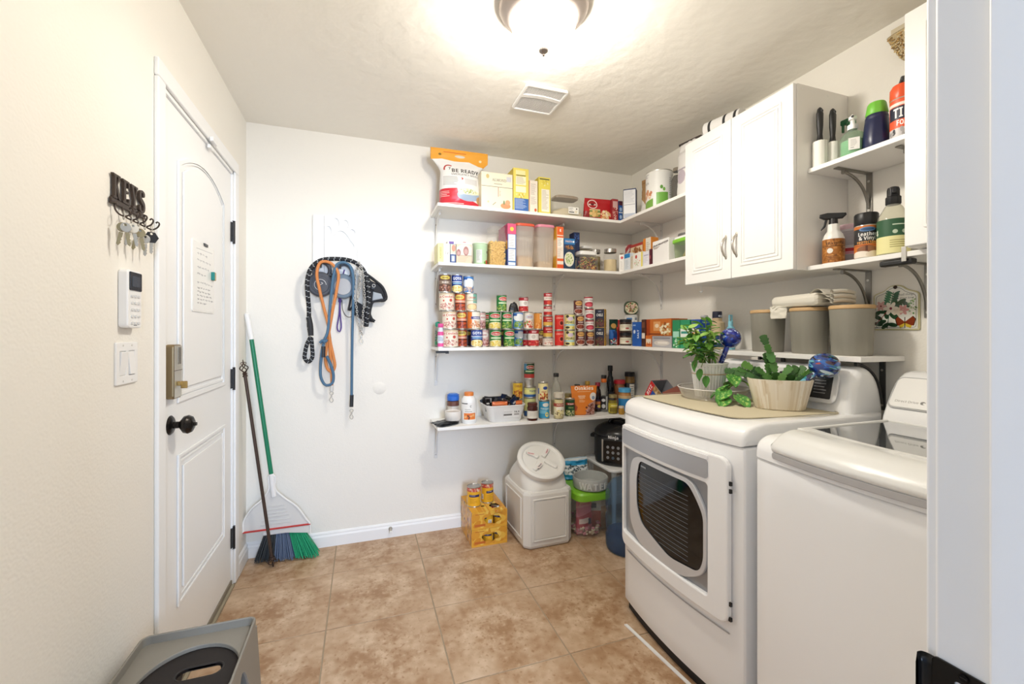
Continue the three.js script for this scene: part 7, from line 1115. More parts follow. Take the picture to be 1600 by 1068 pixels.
{ // trailing pothos in the saucer
  const t = thing('pothos_cutting', 'variegated pothos leaves trailing in the clear saucer between the two pots', 'plant', 1.535, MAT + 0.055, 1.47);
  const g1 = leafGeo(0.085, 0.062, 0.22, 0.3, 8), g2 = leafGeo(0.07, 0.052, 0.3, 0.5, 8), vt = T(96, 128, '#4f9440', ['d', 0.4, 0.5, 0.5, 0.5, ['#5fa548', '#47893a', '#8ab85a', '#b4d070'], 70, 0.07], ['r', 0.48, 0, 0.03, 1, '#8ab864']), vt2 = T(96, 128, '#8ab84a', ['d', 0.5, 0.5, 0.5, 0.5, ['#d8dc6a', '#5f9a3c', '#c4d860', '#7aa848'], 60, 0.09]);
  const L = [[-0.1, -0.03, 0.05, -0.9, 0.1, g1, vt], [-0.06, -0.02, 0.07, -0.3, 0.2, g1, vt], [0.09, 0.0, 0.03, 1.1, 0.4, g2, vt2], [-0.02, 0.03, 0.02, 2.6, 0.2, g1, vt], [0.03, 0.05, 0.02, 1.9, 0.1, g1, vt], [0.0, 0.06, -0.01, -0.6, 0.3, g1, vt], [-0.05, 0.015, 0.03, -1.9, 0.3, g1, vt], [0.02, 0.02, 0.05, 0.4, 0.7, g2, vt2], [0.05, 0.03, 0.03, 1.2, 0.4, g2, vt2], [-0.015, 0.075, 0.0, 0.9, -0.2, g2, vt], [0.04, 0.01, 0.06, 0.0, 0.6, g2, vt2], [-0.07, 0.0, 0.04, -1.2, 0.2, g1, vt], [0.07, 0.04, -0.01, 1.5, 0.2, g2, vt]];
  for (const [x, y, z, yaw, pitch, g, tx] of L) leafOn(t, memo('po' + g.uuid + tx.id, () => onSheet(g, tx)), M(0xffffff, 0.35, 0, { map: tx.t }), [x, y, z], yaw, pitch, rr(-0.3, 0.3), rr(1.05, 1.25));
  obj('vine', tube([[-0.06, 0.0, 0.02], [0, 0.02, 0.01], [0.05, 0.03, 0.0], [0.09, 0.0, 0.02]], 0.003, 20, 6), M(0x7aa04a, 0.5), t);
}
{ // oval planter with christmas cactus
  const t = thing('potted_cactus', 'holiday cactus with flat jointed stems in a whitewashed oval planter', 'plant', 1.55, MAT, 1.262, -0.75);
  const grain = T(256, 128, '#e3d8c4', ['f', (c, W, H) => { for (let k = 0; k < 420; k++) { c.fillStyle = ['#d8c9ae', '#efe8da', '#cdbb9c', '#f3eee4', '#b9a482'][Math.floor(rnd() * 5)]; c.globalAlpha = 0.55; c.fillRect(rnd() * W, rnd() * H, rr(1, 3), rr(10, 44)); } c.globalAlpha = 1; for (let k = 0; k < 12; k++) { c.fillStyle = '#a88a60'; c.globalAlpha = 0.4; c.fillRect(W * rr(0.5, 0.9), rr(4, 30), 2, rr(6, 18)); } c.globalAlpha = 1; }]);
  obj('planter', loft([[0, 0.082, 0.06, 2.4], [0.004, 0.086, 0.064, 2.4], [0.113, 0.112, 0.083, 2.4], [0.117, 0.112, 0.083, 2.4], [0.117, 0.107, 0.078, 2.4], [0.095, 0.103, 0.074, 2.4]], 64, false), mapped(grain, 0.6), t);
  obj('soil', loft([[0.096, 0.102, 0.073, 2.4], [0.106, 0.08, 0.05, 2.2], [0.11, 0.02, 0.02, 2]], 40), soil, t);
  const seg = (() => { const s = new THREE.Shape(); s.moveTo(-0.005, 0); s.lineTo(-0.012, 0.012); s.lineTo(-0.009, 0.014); s.lineTo(-0.015, 0.027); s.lineTo(-0.011, 0.03); s.lineTo(-0.013, 0.043); s.lineTo(-0.005, 0.048); s.lineTo(0.005, 0.048); s.lineTo(0.013, 0.043); s.lineTo(0.011, 0.03); s.lineTo(0.015, 0.027); s.lineTo(0.009, 0.014); s.lineTo(0.012, 0.012); s.lineTo(0.005, 0); s.closePath(); return ext(s, 0.0045, 0.0015).translate(0, 0, -0.00225); })();
  const cm = [0x3c6a2a, 0x4a7c34, 0x2f5a24, 0x5c8c3c].map((c) => M(c, 0.4));
  const arms = [[-0.05, -1.1, 4, 0.1, 0.2], [-0.035, -0.7, 3, 0.2, -0.5], [-0.02, -0.3, 3, -0.05, 0.5], [-0.01, -0.1, 5, 0.02, 0.1], [0.02, 0.25, 2, 0.1, 0.9], [0.05, 0.75, 4, 0.08, -0.2], [0.05, 0.95, 3, 0.05, 0.4], [0.0, 0.4, 2, 0.2, -0.9], [-0.06, -0.9, 3, 0.15, 0.8], [0.035, 0.2, 2, 0.2, 0.2], [-0.02, -0.8, 2, 0.1, 1.3], [0.045, 0.55, 2, 0.1, -1.2]];
  arms.forEach(([x, a, n, da, tw], q) => {
    let p = new THREE.Vector3(x, 0.1, rr(-0.02, 0.03)), an = a;
    for (let k = 0; k < n; k++) {
      const m = obj('stem_segment', seg, cm[Math.floor(rnd() * 4)], t), s = rr(0.75, 1);
      m.position.copy(p); m.rotation.order = 'ZXY'; m.rotation.set(rr(-0.25, 0.25), tw * 0.6 + rr(-0.3, 0.3), -an); m.scale.set(s * 1.3, s, s);
      p = p.clone().add(new THREE.Vector3(Math.sin(an), Math.cos(an), 0).multiplyScalar(0.043 * s)); an += Math.sign(a) * da + rr(-0.12, 0.12);
    }
  });
}
vessel('glue_bottle', 'light blue bottle with forked nozzle at the open end of the can shelf', 'bottle', 1.85, 1.79, S3, { body: [[0, 0], [0.02, 0], [0.022, 0.004], [0.022, 0.11], [0.012, 0.125]], bodyMat: M(0x7fc4d8, 0.4), lid: [[0.012, 0.122], [0.012, 0.15], [0.009, 0.152], [0, 0.152]], lidMat: M(0x8fd0e2, 0.4) });
{ const t = scene.children.at(-1); obj('nozzle', [box(0.006, 0.034, 0.008, -0.008, 0.166, 0, 0.002), box(0.006, 0.034, 0.008, 0.008, 0.166, 0, 0.002), box(0.02, 0.006, 0.008, 0, 0.182, 0, 0.002)], M(0x7fc4d8, 0.4), t); }

// ---------- wall shelves and cabinets ----------
{
  const t = thing('wall_shelf', 'short white shelf behind the machines holding the grey canisters', 'shelf', 0, S3, 0);
  obj('board', span(1.72, XR - 0.001, -0.02, 0, 1.073, 1.69, 0.002), melamine, t);
  bracket('dark metal bracket under the canister shelf beside the dryer console', M(0x5a5a5a, 0.4, 0.6), XR - 0.001, S3 - 0.02, 1.147, PI, 0.2, 0.2);
  bracket('dark metal bracket under the canister shelf hidden behind the plants', M(0x5a5a5a, 0.4, 0.6), XR - 0.001, S3 - 0.02, 1.58, PI, 0.2, 0.2);
}
{
  const gm = M(0x9a968a, 0.75, 0, { bumpMap: peel, bumpScale: 0.0006 }), wood = M(0xcda878, 0.55);
  const list = [['grey canister with wooden lid standing clear of the folded cloth', 1.537], ['middle grey canister under the folded cloth', 1.335], ['grey canister with wooden lid at the open end of the shelf, touching the plaque edge', 1.166]];
  list.forEach(([l, d], i) => {
    const t = thing('canister', l, 'canister', 1.815, S3, d, 0, 'grey canisters');
    obj('body', lathe([[0, 0], [0.062, 0], [0.065, 0.004], [0.072, 0.176], [0.0735, 0.18], [0.07, 0.181], [0, 0.176]], 48), gm, t);
    obj('lid', lathe([[0, 0.18], [0.071, 0.18], [0.0745, 0.183], [0.0745, 0.193], [0.072, 0.196], [0, 0.196]], 48), wood, t);
  });
  const t = thing('folded_cloth', 'folded cream cloth draped over the middle canister lid', 'cloth', 1.815, S3 + 0.197, 1.335, -PI / 2);
  const cl = M(0xeae4d6, 0.9, 0, { bumpMap: peel, bumpScale: 0.0012 });
  // lying folds: a long folded sheet, its open end rolled at the near side
  for (let k = 0; k < 4; k++) {
    const P = [], I = [], U = [], n = 24, m = 10, y0 = 0.006 + k * 0.0125;
    for (let j = 0; j <= m; j++) for (let i = 0; i <= n; i++) { const u = i / n, v = j / m, x = -0.125 + u * (0.27 - k * 0.012), lift = k * 0.001 + (u > 0.72 ? 0.02 * Math.sin((u - 0.72) / 0.28 * PI) * (0.4 + 0.3 * k) : 0), sag = u < 0.12 ? -0.02 * (0.12 - u) / 0.12 : 0; P.push(x, y0 + lift + sag + 0.003 * noise3.noise(x * 30, v * 5, k), -0.066 + v * 0.132 + 0.003 * noise3.noise(x * 20, k, 3)); U.push(u, v); }
    for (let j = 0; j < m; j++) for (let i = 0; i < n; i++) { const a = j * (n + 1) + i, b = a + n + 1; I.push(a, b, a + 1, a + 1, b, b + 1); }
    const g = new THREE.BufferGeometry(); g.setAttribute('position', new THREE.Float32BufferAttribute(P, 3)); g.setAttribute('uv', new THREE.Float32BufferAttribute(U, 2)); g.setIndex(I); g.computeVertexNormals();
    obj('fold', g, cl, t);
  }
  { const g = new RoundedBoxGeometry(0.215, 0.05, 0.142, 6, 0.02).translate(-0.025, 0.029, 0); warp(g, (x, y, z) => [x, y + 0.004 * noise3.noise(x * 18, z * 9, 2) + (y > 0.03 ? 0.05 * Math.max(0, x + 0.03) : 0), z + 0.004 * noise3.noise(x * 22, y * 30, 7)]); obj('drape', toCreasedNormals(g, 1.2), cl, t); }
  for (const [k, r] of [[0.018, 0.009], [0.036, 0.01], [0.054, 0.008]]) obj('rolled_end', tube([[0.138, k, 0.066], [0.144, k + 0.004, 0.02], [0.142, k + 0.003, -0.03], [0.136, k, -0.064]], r, 20, 8), cl, t);
  obj('hanging_corner', pouch(0.085, 0.055, 0.012, (v) => 0.85 + 0.15 * v, () => 1, 0.006).translate(-0.1, -0.045, 0.058), cl, t);
}
function cabinet(label, d0, d1, y0, y1, doors, group) {
  const t = thing('wall_cabinet', label, 'cabinet', 0, 0, 0), X = 1.65, wm = M(0xf7f6f4, 0.35), cm = M(0xf1eee9, 0.4);
  obj('carcass', span(X + 0.02, XR - 0.001, y0, y1, d0, d1, 0.002), cm, t);
  doors.forEach(([a, b, hd]) => {
    const dr = obj('door', span(X, X + 0.019, y0 + 0.002, y1 - 0.002, a + 0.0015, b - 0.0015, 0.003), wm, t);
    const ring = (i, w, th) => front(holed(rd(a + i, b - i, y0 + i, y1 - i, 0.006), rd(a + i + w, b - i - w, y0 + i + w, y1 - i - w, 0.004)), X + 0.0005, th, 0.002);
    obj('moulding', ring(0.052, 0.009, 0.004), wm, dr); obj('moulding', ring(0.068, 0.006, 0.003), wm, dr);
    obj('raised_panel', front(rd(a + 0.082, b - 0.082, y0 + 0.082, y1 - 0.082, 0.004), X + 0.0005, 0.004, 0.0019), wm, dr);
    if (hd) { const hy = y0 + 0.155; obj('handle', [tube([[X, hy - 0.048, -hd], [X - 0.014, hy - 0.035, -hd], [X - 0.026, hy, -hd], [X - 0.014, hy + 0.035, -hd], [X, hy + 0.048, -hd]], 0.0055, 28, 10), ball(0.007, X, hy - 0.05, -hd, 0.6, 1.3, 1, 10), ball(0.007, X, hy + 0.05, -hd, 0.6, 1.3, 1, 10)], nickel, dr); }
  });
  for (const [x, y] of [[0.05, -0.02], [0.2, -0.02]]) obj('cover_cap', cyl(0.006, 0.006, 0.002, 0, 0, 0, 12).rotateX(PI / 2).translate(X + x, y1 + y, -d0), cm, t);
}
cabinet('white two door wall cabinet with raised panels and arched nickel handles', 1.28, 1.904, 1.557, 2.318, [[1.28, 1.594, 1.562], [1.594, 1.904, 1.624]]);
cabinet('white wall cabinet partly hidden behind the door jamb', 0.335, 0.903, 1.576, 2.328, [[0.335, 0.619, 0.59], [0.619, 0.903, 0.65]]);
{ const t = thing('paper_towel', 'black and white patterned roll lying on top of the two door cabinet', 'roll', 1.76, 2.319, 1.739, 0.25); obj('roll', cyl(0.048, 0.048, 0.19, 0, 0.049, 0, 30).rotateZ(0).applyMatrix4(new THREE.Matrix4().makeTranslation(0, 0.049, 0).multiply(new THREE.Matrix4().makeRotationX(PI / 2)).multiply(new THREE.Matrix4().makeTranslation(0, -0.049, 0))), M(0xeceae8, 0.7), t); for (const z of [-0.06, 0.02, 0.075]) obj('black_band', new THREE.TorusGeometry(0.0475, 0.002, 6, 30).scale(1, 1, 4).translate(0, 0.049, z), M(0x2a2a2c, 0.6), t); obj('end_cap', cyl(0.044, 0.044, 0.004, 0, 0, 0, 24).rotateX(PI / 2).translate(0, 0.049, -0.097), M(0x2a2a2c, 0.6), t); }
{ const t = thing('cup_hook', 'small white screw hook under the two door cabinet', 'hook', 1.7, 1.557, 1.84); obj('hook', tube([[0, 0, 0], [0, -0.02, 0], [0.008, -0.032, 0], [0.0, -0.042, 0], [-0.008, -0.034, 0]], 0.0022, 20, 6), white, t); obj('collar', cyl(0.005, 0.005, 0.002, 0, -0.001, 0, 12), white, t); }
{ const t = thing('wall_shelf', 'white upper shelf between the cabinets holding lint rollers and sprays', 'shelf', 0, 1.974, 0); obj('board', span(1.73, XR - 0.001, -0.018, 0, 0.905, 1.279, 0.002), melamine, t);
  const u = thing('wall_shelf', 'white lower shelf between the cabinets running on under the near cabinet', 'shelf', 0, 1.574, 0); obj('board', span(1.725, XR - 0.001, -0.018, 0, 0.335, 1.279, 0.002), melamine, u); }
bracket('grey metal bracket under the upper shelf near the two door cabinet', pewter, XR - 0.001, 1.956, 1.195, PI, 0.2, 0.17);
bracket('grey metal bracket under the upper shelf beside the near cabinet edge', pewter, XR - 0.001, 1.956, 0.985, PI, 0.2, 0.17);
bracket('grey metal bracket under the lower shelf above the cloth', pewter, XR - 0.001, 1.556, 1.198, PI, 0.2, 0.2);
bracket('grey metal bracket under the lower shelf beyond the flower plaque', pewter, XR - 0.001, 1.556, 1.0, PI, 0.2, 0.2);
{ const d = 0.9724, t = thing('shelf_light', 'black bar clipped under the edge of the lower shelf', 'clip', 1.745, 1.5385, d); obj('bar', box(0.03, 0.02, 0.098, 0, 0.004, 0, 0.006), M(0x1a1a1c, 0.4), t); obj('tab', [box(0.003, 0.05, 0.014, -0.022, 0.028, 0.03, 0.001), box(0.012, 0.003, 0.014, -0.017, 0.006, 0.03, 0.001)], steel, t); }

// ---------- bottles on the wall shelves ----------
const U1 = 1.974, U2 = 1.574;
const roller = (l, px, X, h) => { const t = thing('lint_roller', l, 'lint roller', X, U1, px); obj('paper_roll', lathe([[0.018, 0], [0.026, 0], [0.026, h], [0.018, h], [0.018, 0]], 30), M(0xf0eee6, 0.7), t); obj('core', cyl(0.0175, 0.0175, h + 0.004, 0, h / 2 + 0.002, 0, 18), M(0xd8d2c4, 0.6), t); obj('handle', loft([[h, 0.02, 0.014], [h + 0.012, 0.012, 0.01], [h + 0.03, 0.009, 0.009], [h + 0.07, 0.013, 0.011], [h + 0.115, 0.015, 0.011], [h + 0.135, 0.01, 0.008], [h + 0.142, 0.003, 0.003]], 24), M(0x1e1e20, 0.45), t); obj('hang_hole', new THREE.TorusGeometry(0.005, 0.0018, 6, 14).translate(0, h + 0.125, 0.009), M(0x55555a, 0.4), t); return t; };
roller('lint roller with slim black handle standing closest to the two door cabinet', 1.255, 1.765, 0.105);
roller('lint roller with broad black handle behind the slim handled one', 1.235, 1.81, 0.098);
vessel('soap_bottle', 'clear green hand soap bottle with white pump and white label', 'bottle', 1.785, 1.143, U1, { body: [[0, 0], [0.036, 0], [0.04, 0.006], [0.04, 0.07], [0.036, 0.086], [0.022, 0.1], [0.014, 0.104], [0.014, 0.112]], bodyMat: M(0xdff0e0, 0.08, 0, { transmission: 0.85, ior: 1.2 }), fill: [[0, 0.004], [0.035, 0.004], [0.037, 0.01], [0.037, 0.062], [0, 0.063]], fillMat: M(0x9fd0ac, 0.15), lid: [[0.016, 0.108], [0.017, 0.112], [0.017, 0.126], [0.008, 0.128], [0.007, 0.145], [0.013, 0.147], [0.013, 0.158], [0, 0.16]], lidMat: white });
{ const t = scene.children.at(-1); obj('spout', tube([[0, 0.153, 0], [-0.02, 0.154, 0.012], [-0.032, 0.146, 0.02]], 0.0045, 14, 8), white, t); obj('paper_label', planar(box(0.034, 0.045, 0.001, 0, 0.042, 0.0412), 0.034, 0.045, -0.017, 0.0195).rotateY(-0.9), mapped(T(96, 128, '#f2f2ee', ['l', 0.2, 0.15, 0.6, 0.6, 6, '#b8b8b4'], ['r', 0.2, 0.8, 0.3, 0.05, '#888']), 0.5), t); }
vessel('spray_bottle', 'clear spray bottle with green trigger behind the hand soap', 'bottle', 1.885, 1.212, U1, { body: botP(0.036, 0.17, 0.014, 0.5, 0.88), bodyMat: plastic, lid: lidP(0.016, 0.165, 0.022), lidMat: M(0x2a6a44, 0.4) });
{ const t = scene.children.at(-1); obj('trigger', [box(0.018, 0.022, 0.055, 0, 0.196, -0.012, 0.005), box(0.01, 0.04, 0.008, 0, 0.176, -0.032, 0.003)], M(0x2a6a44, 0.4), t); }
vessel('detergent_bottle', 'navy detergent bottle with lime green cap and shoe picture', 'bottle', 1.81, 1.075, U1, { body: [[0, 0], [0.042, 0], [0.045, 0.006], [0.0435, 0.05], [0.034, 0.13], [0.03, 0.14]], bodyMat: M(0x1c2348, 0.3), lid: [[0.032, 0.136], [0.034, 0.14], [0.028, 0.176], [0.024, 0.182], [0, 0.184]], lidMat: M(0x76c443, 0.4), tex: LT('#20264c', ['r', 0, 0.9, 1, 0.1, '#6ab83c'], ['p', [[0.05, 0.35], [0.95, 0.15], [0.95, 0.42], [0.05, 0.6]], '#e6e4e6'], ['p', [[0.15, 0.44], [0.45, 0.26], [0.5, 0.44]], '#b8bcc8'], ['r', 0.7, 0.2, 0.25, 0.16, '#c8303c'], ['e', 0.5, 0.74, 0.3, 0.12, '#9aa0b8'], ['e', 0.45, 0.7, 0.2, 0.08, '#d86a5c']), band: [0.0452, 0.0345, 0.008, 0.128] }, undefined, -0.95).rotation.z = 0;
vessel('spray_can', 'orange capped tire foam spray can beside the near cabinet', 'spray can', 1.79, 0.9809, U1, { body: [[0, 0], [0.034, 0], [0.036, 0.003], [0.036, 0.142], [0.034, 0.147], [0.03, 0.15]], bodyMat: steel, lid: [[0.036, 0.142], [0.037, 0.145], [0.036, 0.18], [0.03, 0.192], [0.016, 0.196], [0, 0.196]], lidMat: M(0xea5a2c, 0.35), tex: LT('#e85a30', ['r', 0, 0.1, 1, 0.08, '#f0e2d8'], ['r', 0.05, 0.2, 0.9, 0.34, '#1e2238'], ['t', 'TIRE', 0.5, 0.37, 0.34, '#f2f0ee'], ['t', 'FOAM', 0.5, 0.64, 0.18, '#fff'], ['r', 0, 0.76, 1, 0.24, '#c8c4c4'], ['d', 0.5, 0.88, 0.4, 0.1, ['#3a3a3e', '#a8a4a4'], 30, 0.05]), band: [0.0364, 0.0364, 0.006, 0.138] }, undefined, -0.95);
{ const t = scene.children.at(-1); obj('trigger', [box(0.02, 0.018, 0.05, 0, 0.207, 0.005, 0.005), box(0.01, 0.02, 0.012, 0, 0.196, 0, 0.002), box(0.008, 0.03, 0.007, 0, 0.192, 0.026, 0.002)], M(0x3a3a3a, 0.5), t); t.children.at(-1).rotation.y = 0; }
{ // bag of seeds hung at the cabinet side
  const t = thing('seed_bag', 'clear pointed bag of mixed seeds hanging high on the wall between the cabinets', 'bag', XR - 0.024, 2.335, 1.045, -PI / 2);
  obj('bag', pouch(0.15, 0.115, 0.04, (v) => 0.25 + 0.75 * v ** 0.8, (v) => 0.6 + 0.4 * v, 0.004), M(0xc8b48c, 0.75, 0, { bumpMap: peel, bumpScale: 0.005 }), t);
  obj('zip_seal', box(0.15, 0.01, 0.006, 0, 0.118, 0, 0.002), M(0xeae4d8, 0.3), t); obj('header', box(0.14, 0.03, 0.004, 0, 0.137, -0.016, 0.001), M(0xd8cbb0, 0.4), t);
  const sc = [0xb08a54, 0xe4d8b8, 0x8a6a3a, 0xd0b070]; const G = sc.map(() => []); for (let k = 0; k < 220; k++) { const v = rr(0.1, 0.95); G[k % 4].push(ball(0.004, rr(-0.5, 0.5) * 0.14 * (0.25 + 0.7 * v ** 0.8), v * 0.113, 0.014 + 0.006 * v, 1, 0.7, 0.5, 5)); } sc.forEach((c, i) => { const m = obj('seeds', G[i], M(c, 0.7), t); m.userData.kind = 'stuff'; });
}
function triggerHead(t, y, m) { obj('spray_trigger', [cyl(0.016, 0.014, 0.03, 0, y, 0, 18), ext(poly([[-0.03, 0], [0.03, 0.0], [0.042, 0.012], [0.04, 0.02], [-0.02, 0.026], [-0.045, 0.022], [-0.046, 0.01]]), 0.02, 0.004).translate(0.0, y + 0.014, -0.01), ext(poly([[-0.022, 0], [-0.012, 0], [-0.02, -0.03], [-0.034, -0.044], [-0.036, -0.04], [-0.027, -0.025]]), 0.009, 0.002).translate(-0.006, y + 0.015, -0.0045)], m, t); }
{
  const t = vessel('spray_bottle', 'white spray bottle with black trigger and brown wood pattern label', 'bottle', 1.79, 1.218, U2, { body: [[0, 0], [0.034, 0], [0.037, 0.005], [0.037, 0.102], [0.03, 0.122], [0.021, 0.135], [0.02, 0.162], [0.0, 0.163]], bodyMat: M(0xeeece6, 0.35), tex: LT('#a86a2c', ['d', 0.5, 0.5, 0.5, 0.5, ['#b87a38', '#95591f', '#c48a48', '#7a4a1c'], 120, 0.04], ['t', 'LEATHER', 0.5, 0.2, 0.13, '#3a2410', 'bold', 'serif'], ['r', 0.1, 0.3, 0.8, 0.02, '#3a2410'], ['e', 0.36, 0.5, 0.09, 0.11, '#ece8e0'], ['l', 0.2, 0.72, 0.6, 0.2, 3, '#6a3f18']), band: [0.0374, 0.0374, 0.006, 0.1] }, undefined, -0.9);
  triggerHead(t, 0.17, blackPlastic); t.rotation.y = -0.85;
}
vessel('scrub_tub', 'stacked pink and white print tub half hidden between the two cans', 'tub', 1.9, 1.23, U2, { body: [[0, 0], [0.036, 0], [0.04, 0.004], [0.042, 0.15], [0.042, 0.154]], bodyMat: M(0xe6d0d2, 0.4), lid: [[0.0425, 0.15], [0.044, 0.154], [0.044, 0.166], [0.04, 0.17], [0, 0.17]], lidMat: M(0xe8c4cc, 0.4), tex: T(128, 192, '#d9cfd2', ['l', 0.1, 0.06, 0.8, 0.4, 12, '#6a666c'], ['r', 0, 0.52, 1, 0.1, '#d23a3c'], ['r', 0, 0.5, 1, 0.03, '#e8e0e2'], ['r', 0, 0.62, 1, 0.08, '#e6a0b0'], ['l', 0.1, 0.72, 0.8, 0.25, 8, '#77727a']), band: [0.0404, 0.0424, 0.004, 0.148] }, undefined, -0.9);
vessel('spray_can', 'black capped leather care aerosol can on the lower shelf', 'spray can', 1.78, 1.092, U2, { body: [[0, 0], [0.034, 0], [0.036, 0.003], [0.036, 0.125], [0.034, 0.13]], bodyMat: steel, lid: [[0.0355, 0.124], [0.037, 0.127], [0.037, 0.166], [0.034, 0.171], [0, 0.171]], lidMat: blackPlastic, tex: T(224, 192, '#c8702c', ['r', 0, 0.1, 1, 0.48, '#26262a'], ['e', 0.5, 0.12, 0.22, 0.07, '#5a86b8'], ['e', 0.5, 0.12, 0.18, 0.045, '#33547c'], ['t', 'Leather', 0.5, 0.27, 0.16, '#f4f2ee'], ['t', '& Vinyl', 0.5, 0.4, 0.16, '#f4f2ee'], ['t', 'PROTECTANT', 0.5, 0.53, 0.11, '#f0a040'], ['r', 0, 0.62, 1, 0.02, '#8a3a1c'], ['e', 0.5, 0.76, 0.3, 0.12, '#8a5a3c'], ['r', 0.45, 0.64, 0.06, 0.16, '#5a3020'], ['e', 0.3, 0.92, 0.3, 0.12, '#ece2d4'], ['e', 0.72, 0.92, 0.26, 0.12, '#e0d2c0']), band: [0.0364, 0.0364, 0.006, 0.122] }, undefined, -0.93);
vessel('spray_can', 'slim dark purple can showing between aerosol can and green labelled bottle', 'spray can', 1.87, 1.104, U2, { body: [[0, 0], [0.026, 0], [0.027, 0.003], [0.027, 0.09], [0, 0.094]], bodyMat: M(0x3a2440, 0.4), lid: [[0.026, 0.09], [0.026, 0.12], [0, 0.122]], lidMat: M(0xd8d4cc, 0.4), tex: LT('#3a2440', ['l', 0.2, 0.2, 0.6, 0.6, 5, '#b890a8']), band: [0.0274, 0.0274, 0.005, 0.085] });
vessel('cleaner_bottle', 'large clear cleaner bottle with black cap and dark green label', 'bottle', 1.785, 1.008, U2, { body: [[0, 0], [0.042, 0], [0.046, 0.006], [0.046, 0.12], [0.042, 0.14], [0.026, 0.172], [0.018, 0.184], [0.017, 0.19]], bodyMat: M(0xf0efe4, 0.1, 0, { transmission: 0.8, ior: 1.2 }), fill: [[0, 0.004], [0.041, 0.004], [0.043, 0.01], [0.043, 0.1], [0, 0.101]], fillMat: M(0xe6e0a8, 0.3), lid: [[0.02, 0.182], [0.022, 0.185], [0.022, 0.208], [0.018, 0.212], [0.018, 0.234], [0.016, 0.242], [0.008, 0.246], [0, 0.246]], lidMat: blackPlastic, tex: LT('#2f5a3c', ['r', 0, 0.5, 1, 0.5, '#ebe4a6'], ['t', '4', 0.08, 0.36, 0.26, '#e8ecd8'], ['r', 0.45, 0.16, 0.4, 0.03, '#dfe8d4'], ['e', 0.5, 0.38, 0.05, 0.06, '#c8d4bc'], ['e', 0.68, 0.38, 0.05, 0.06, '#c8d4bc'], ['l', 0.4, 0.62, 0.45, 0.25, 4, '#a89f60']), band: [0.0464, 0.0464, 0.006, 0.125] }, undefined, -0.95);
{ const t = scene.children.at(-1); obj('nozzle', box(0.014, 0.016, 0.03, 0, 0.225, 0.016, 0.004), blackPlastic, t); }
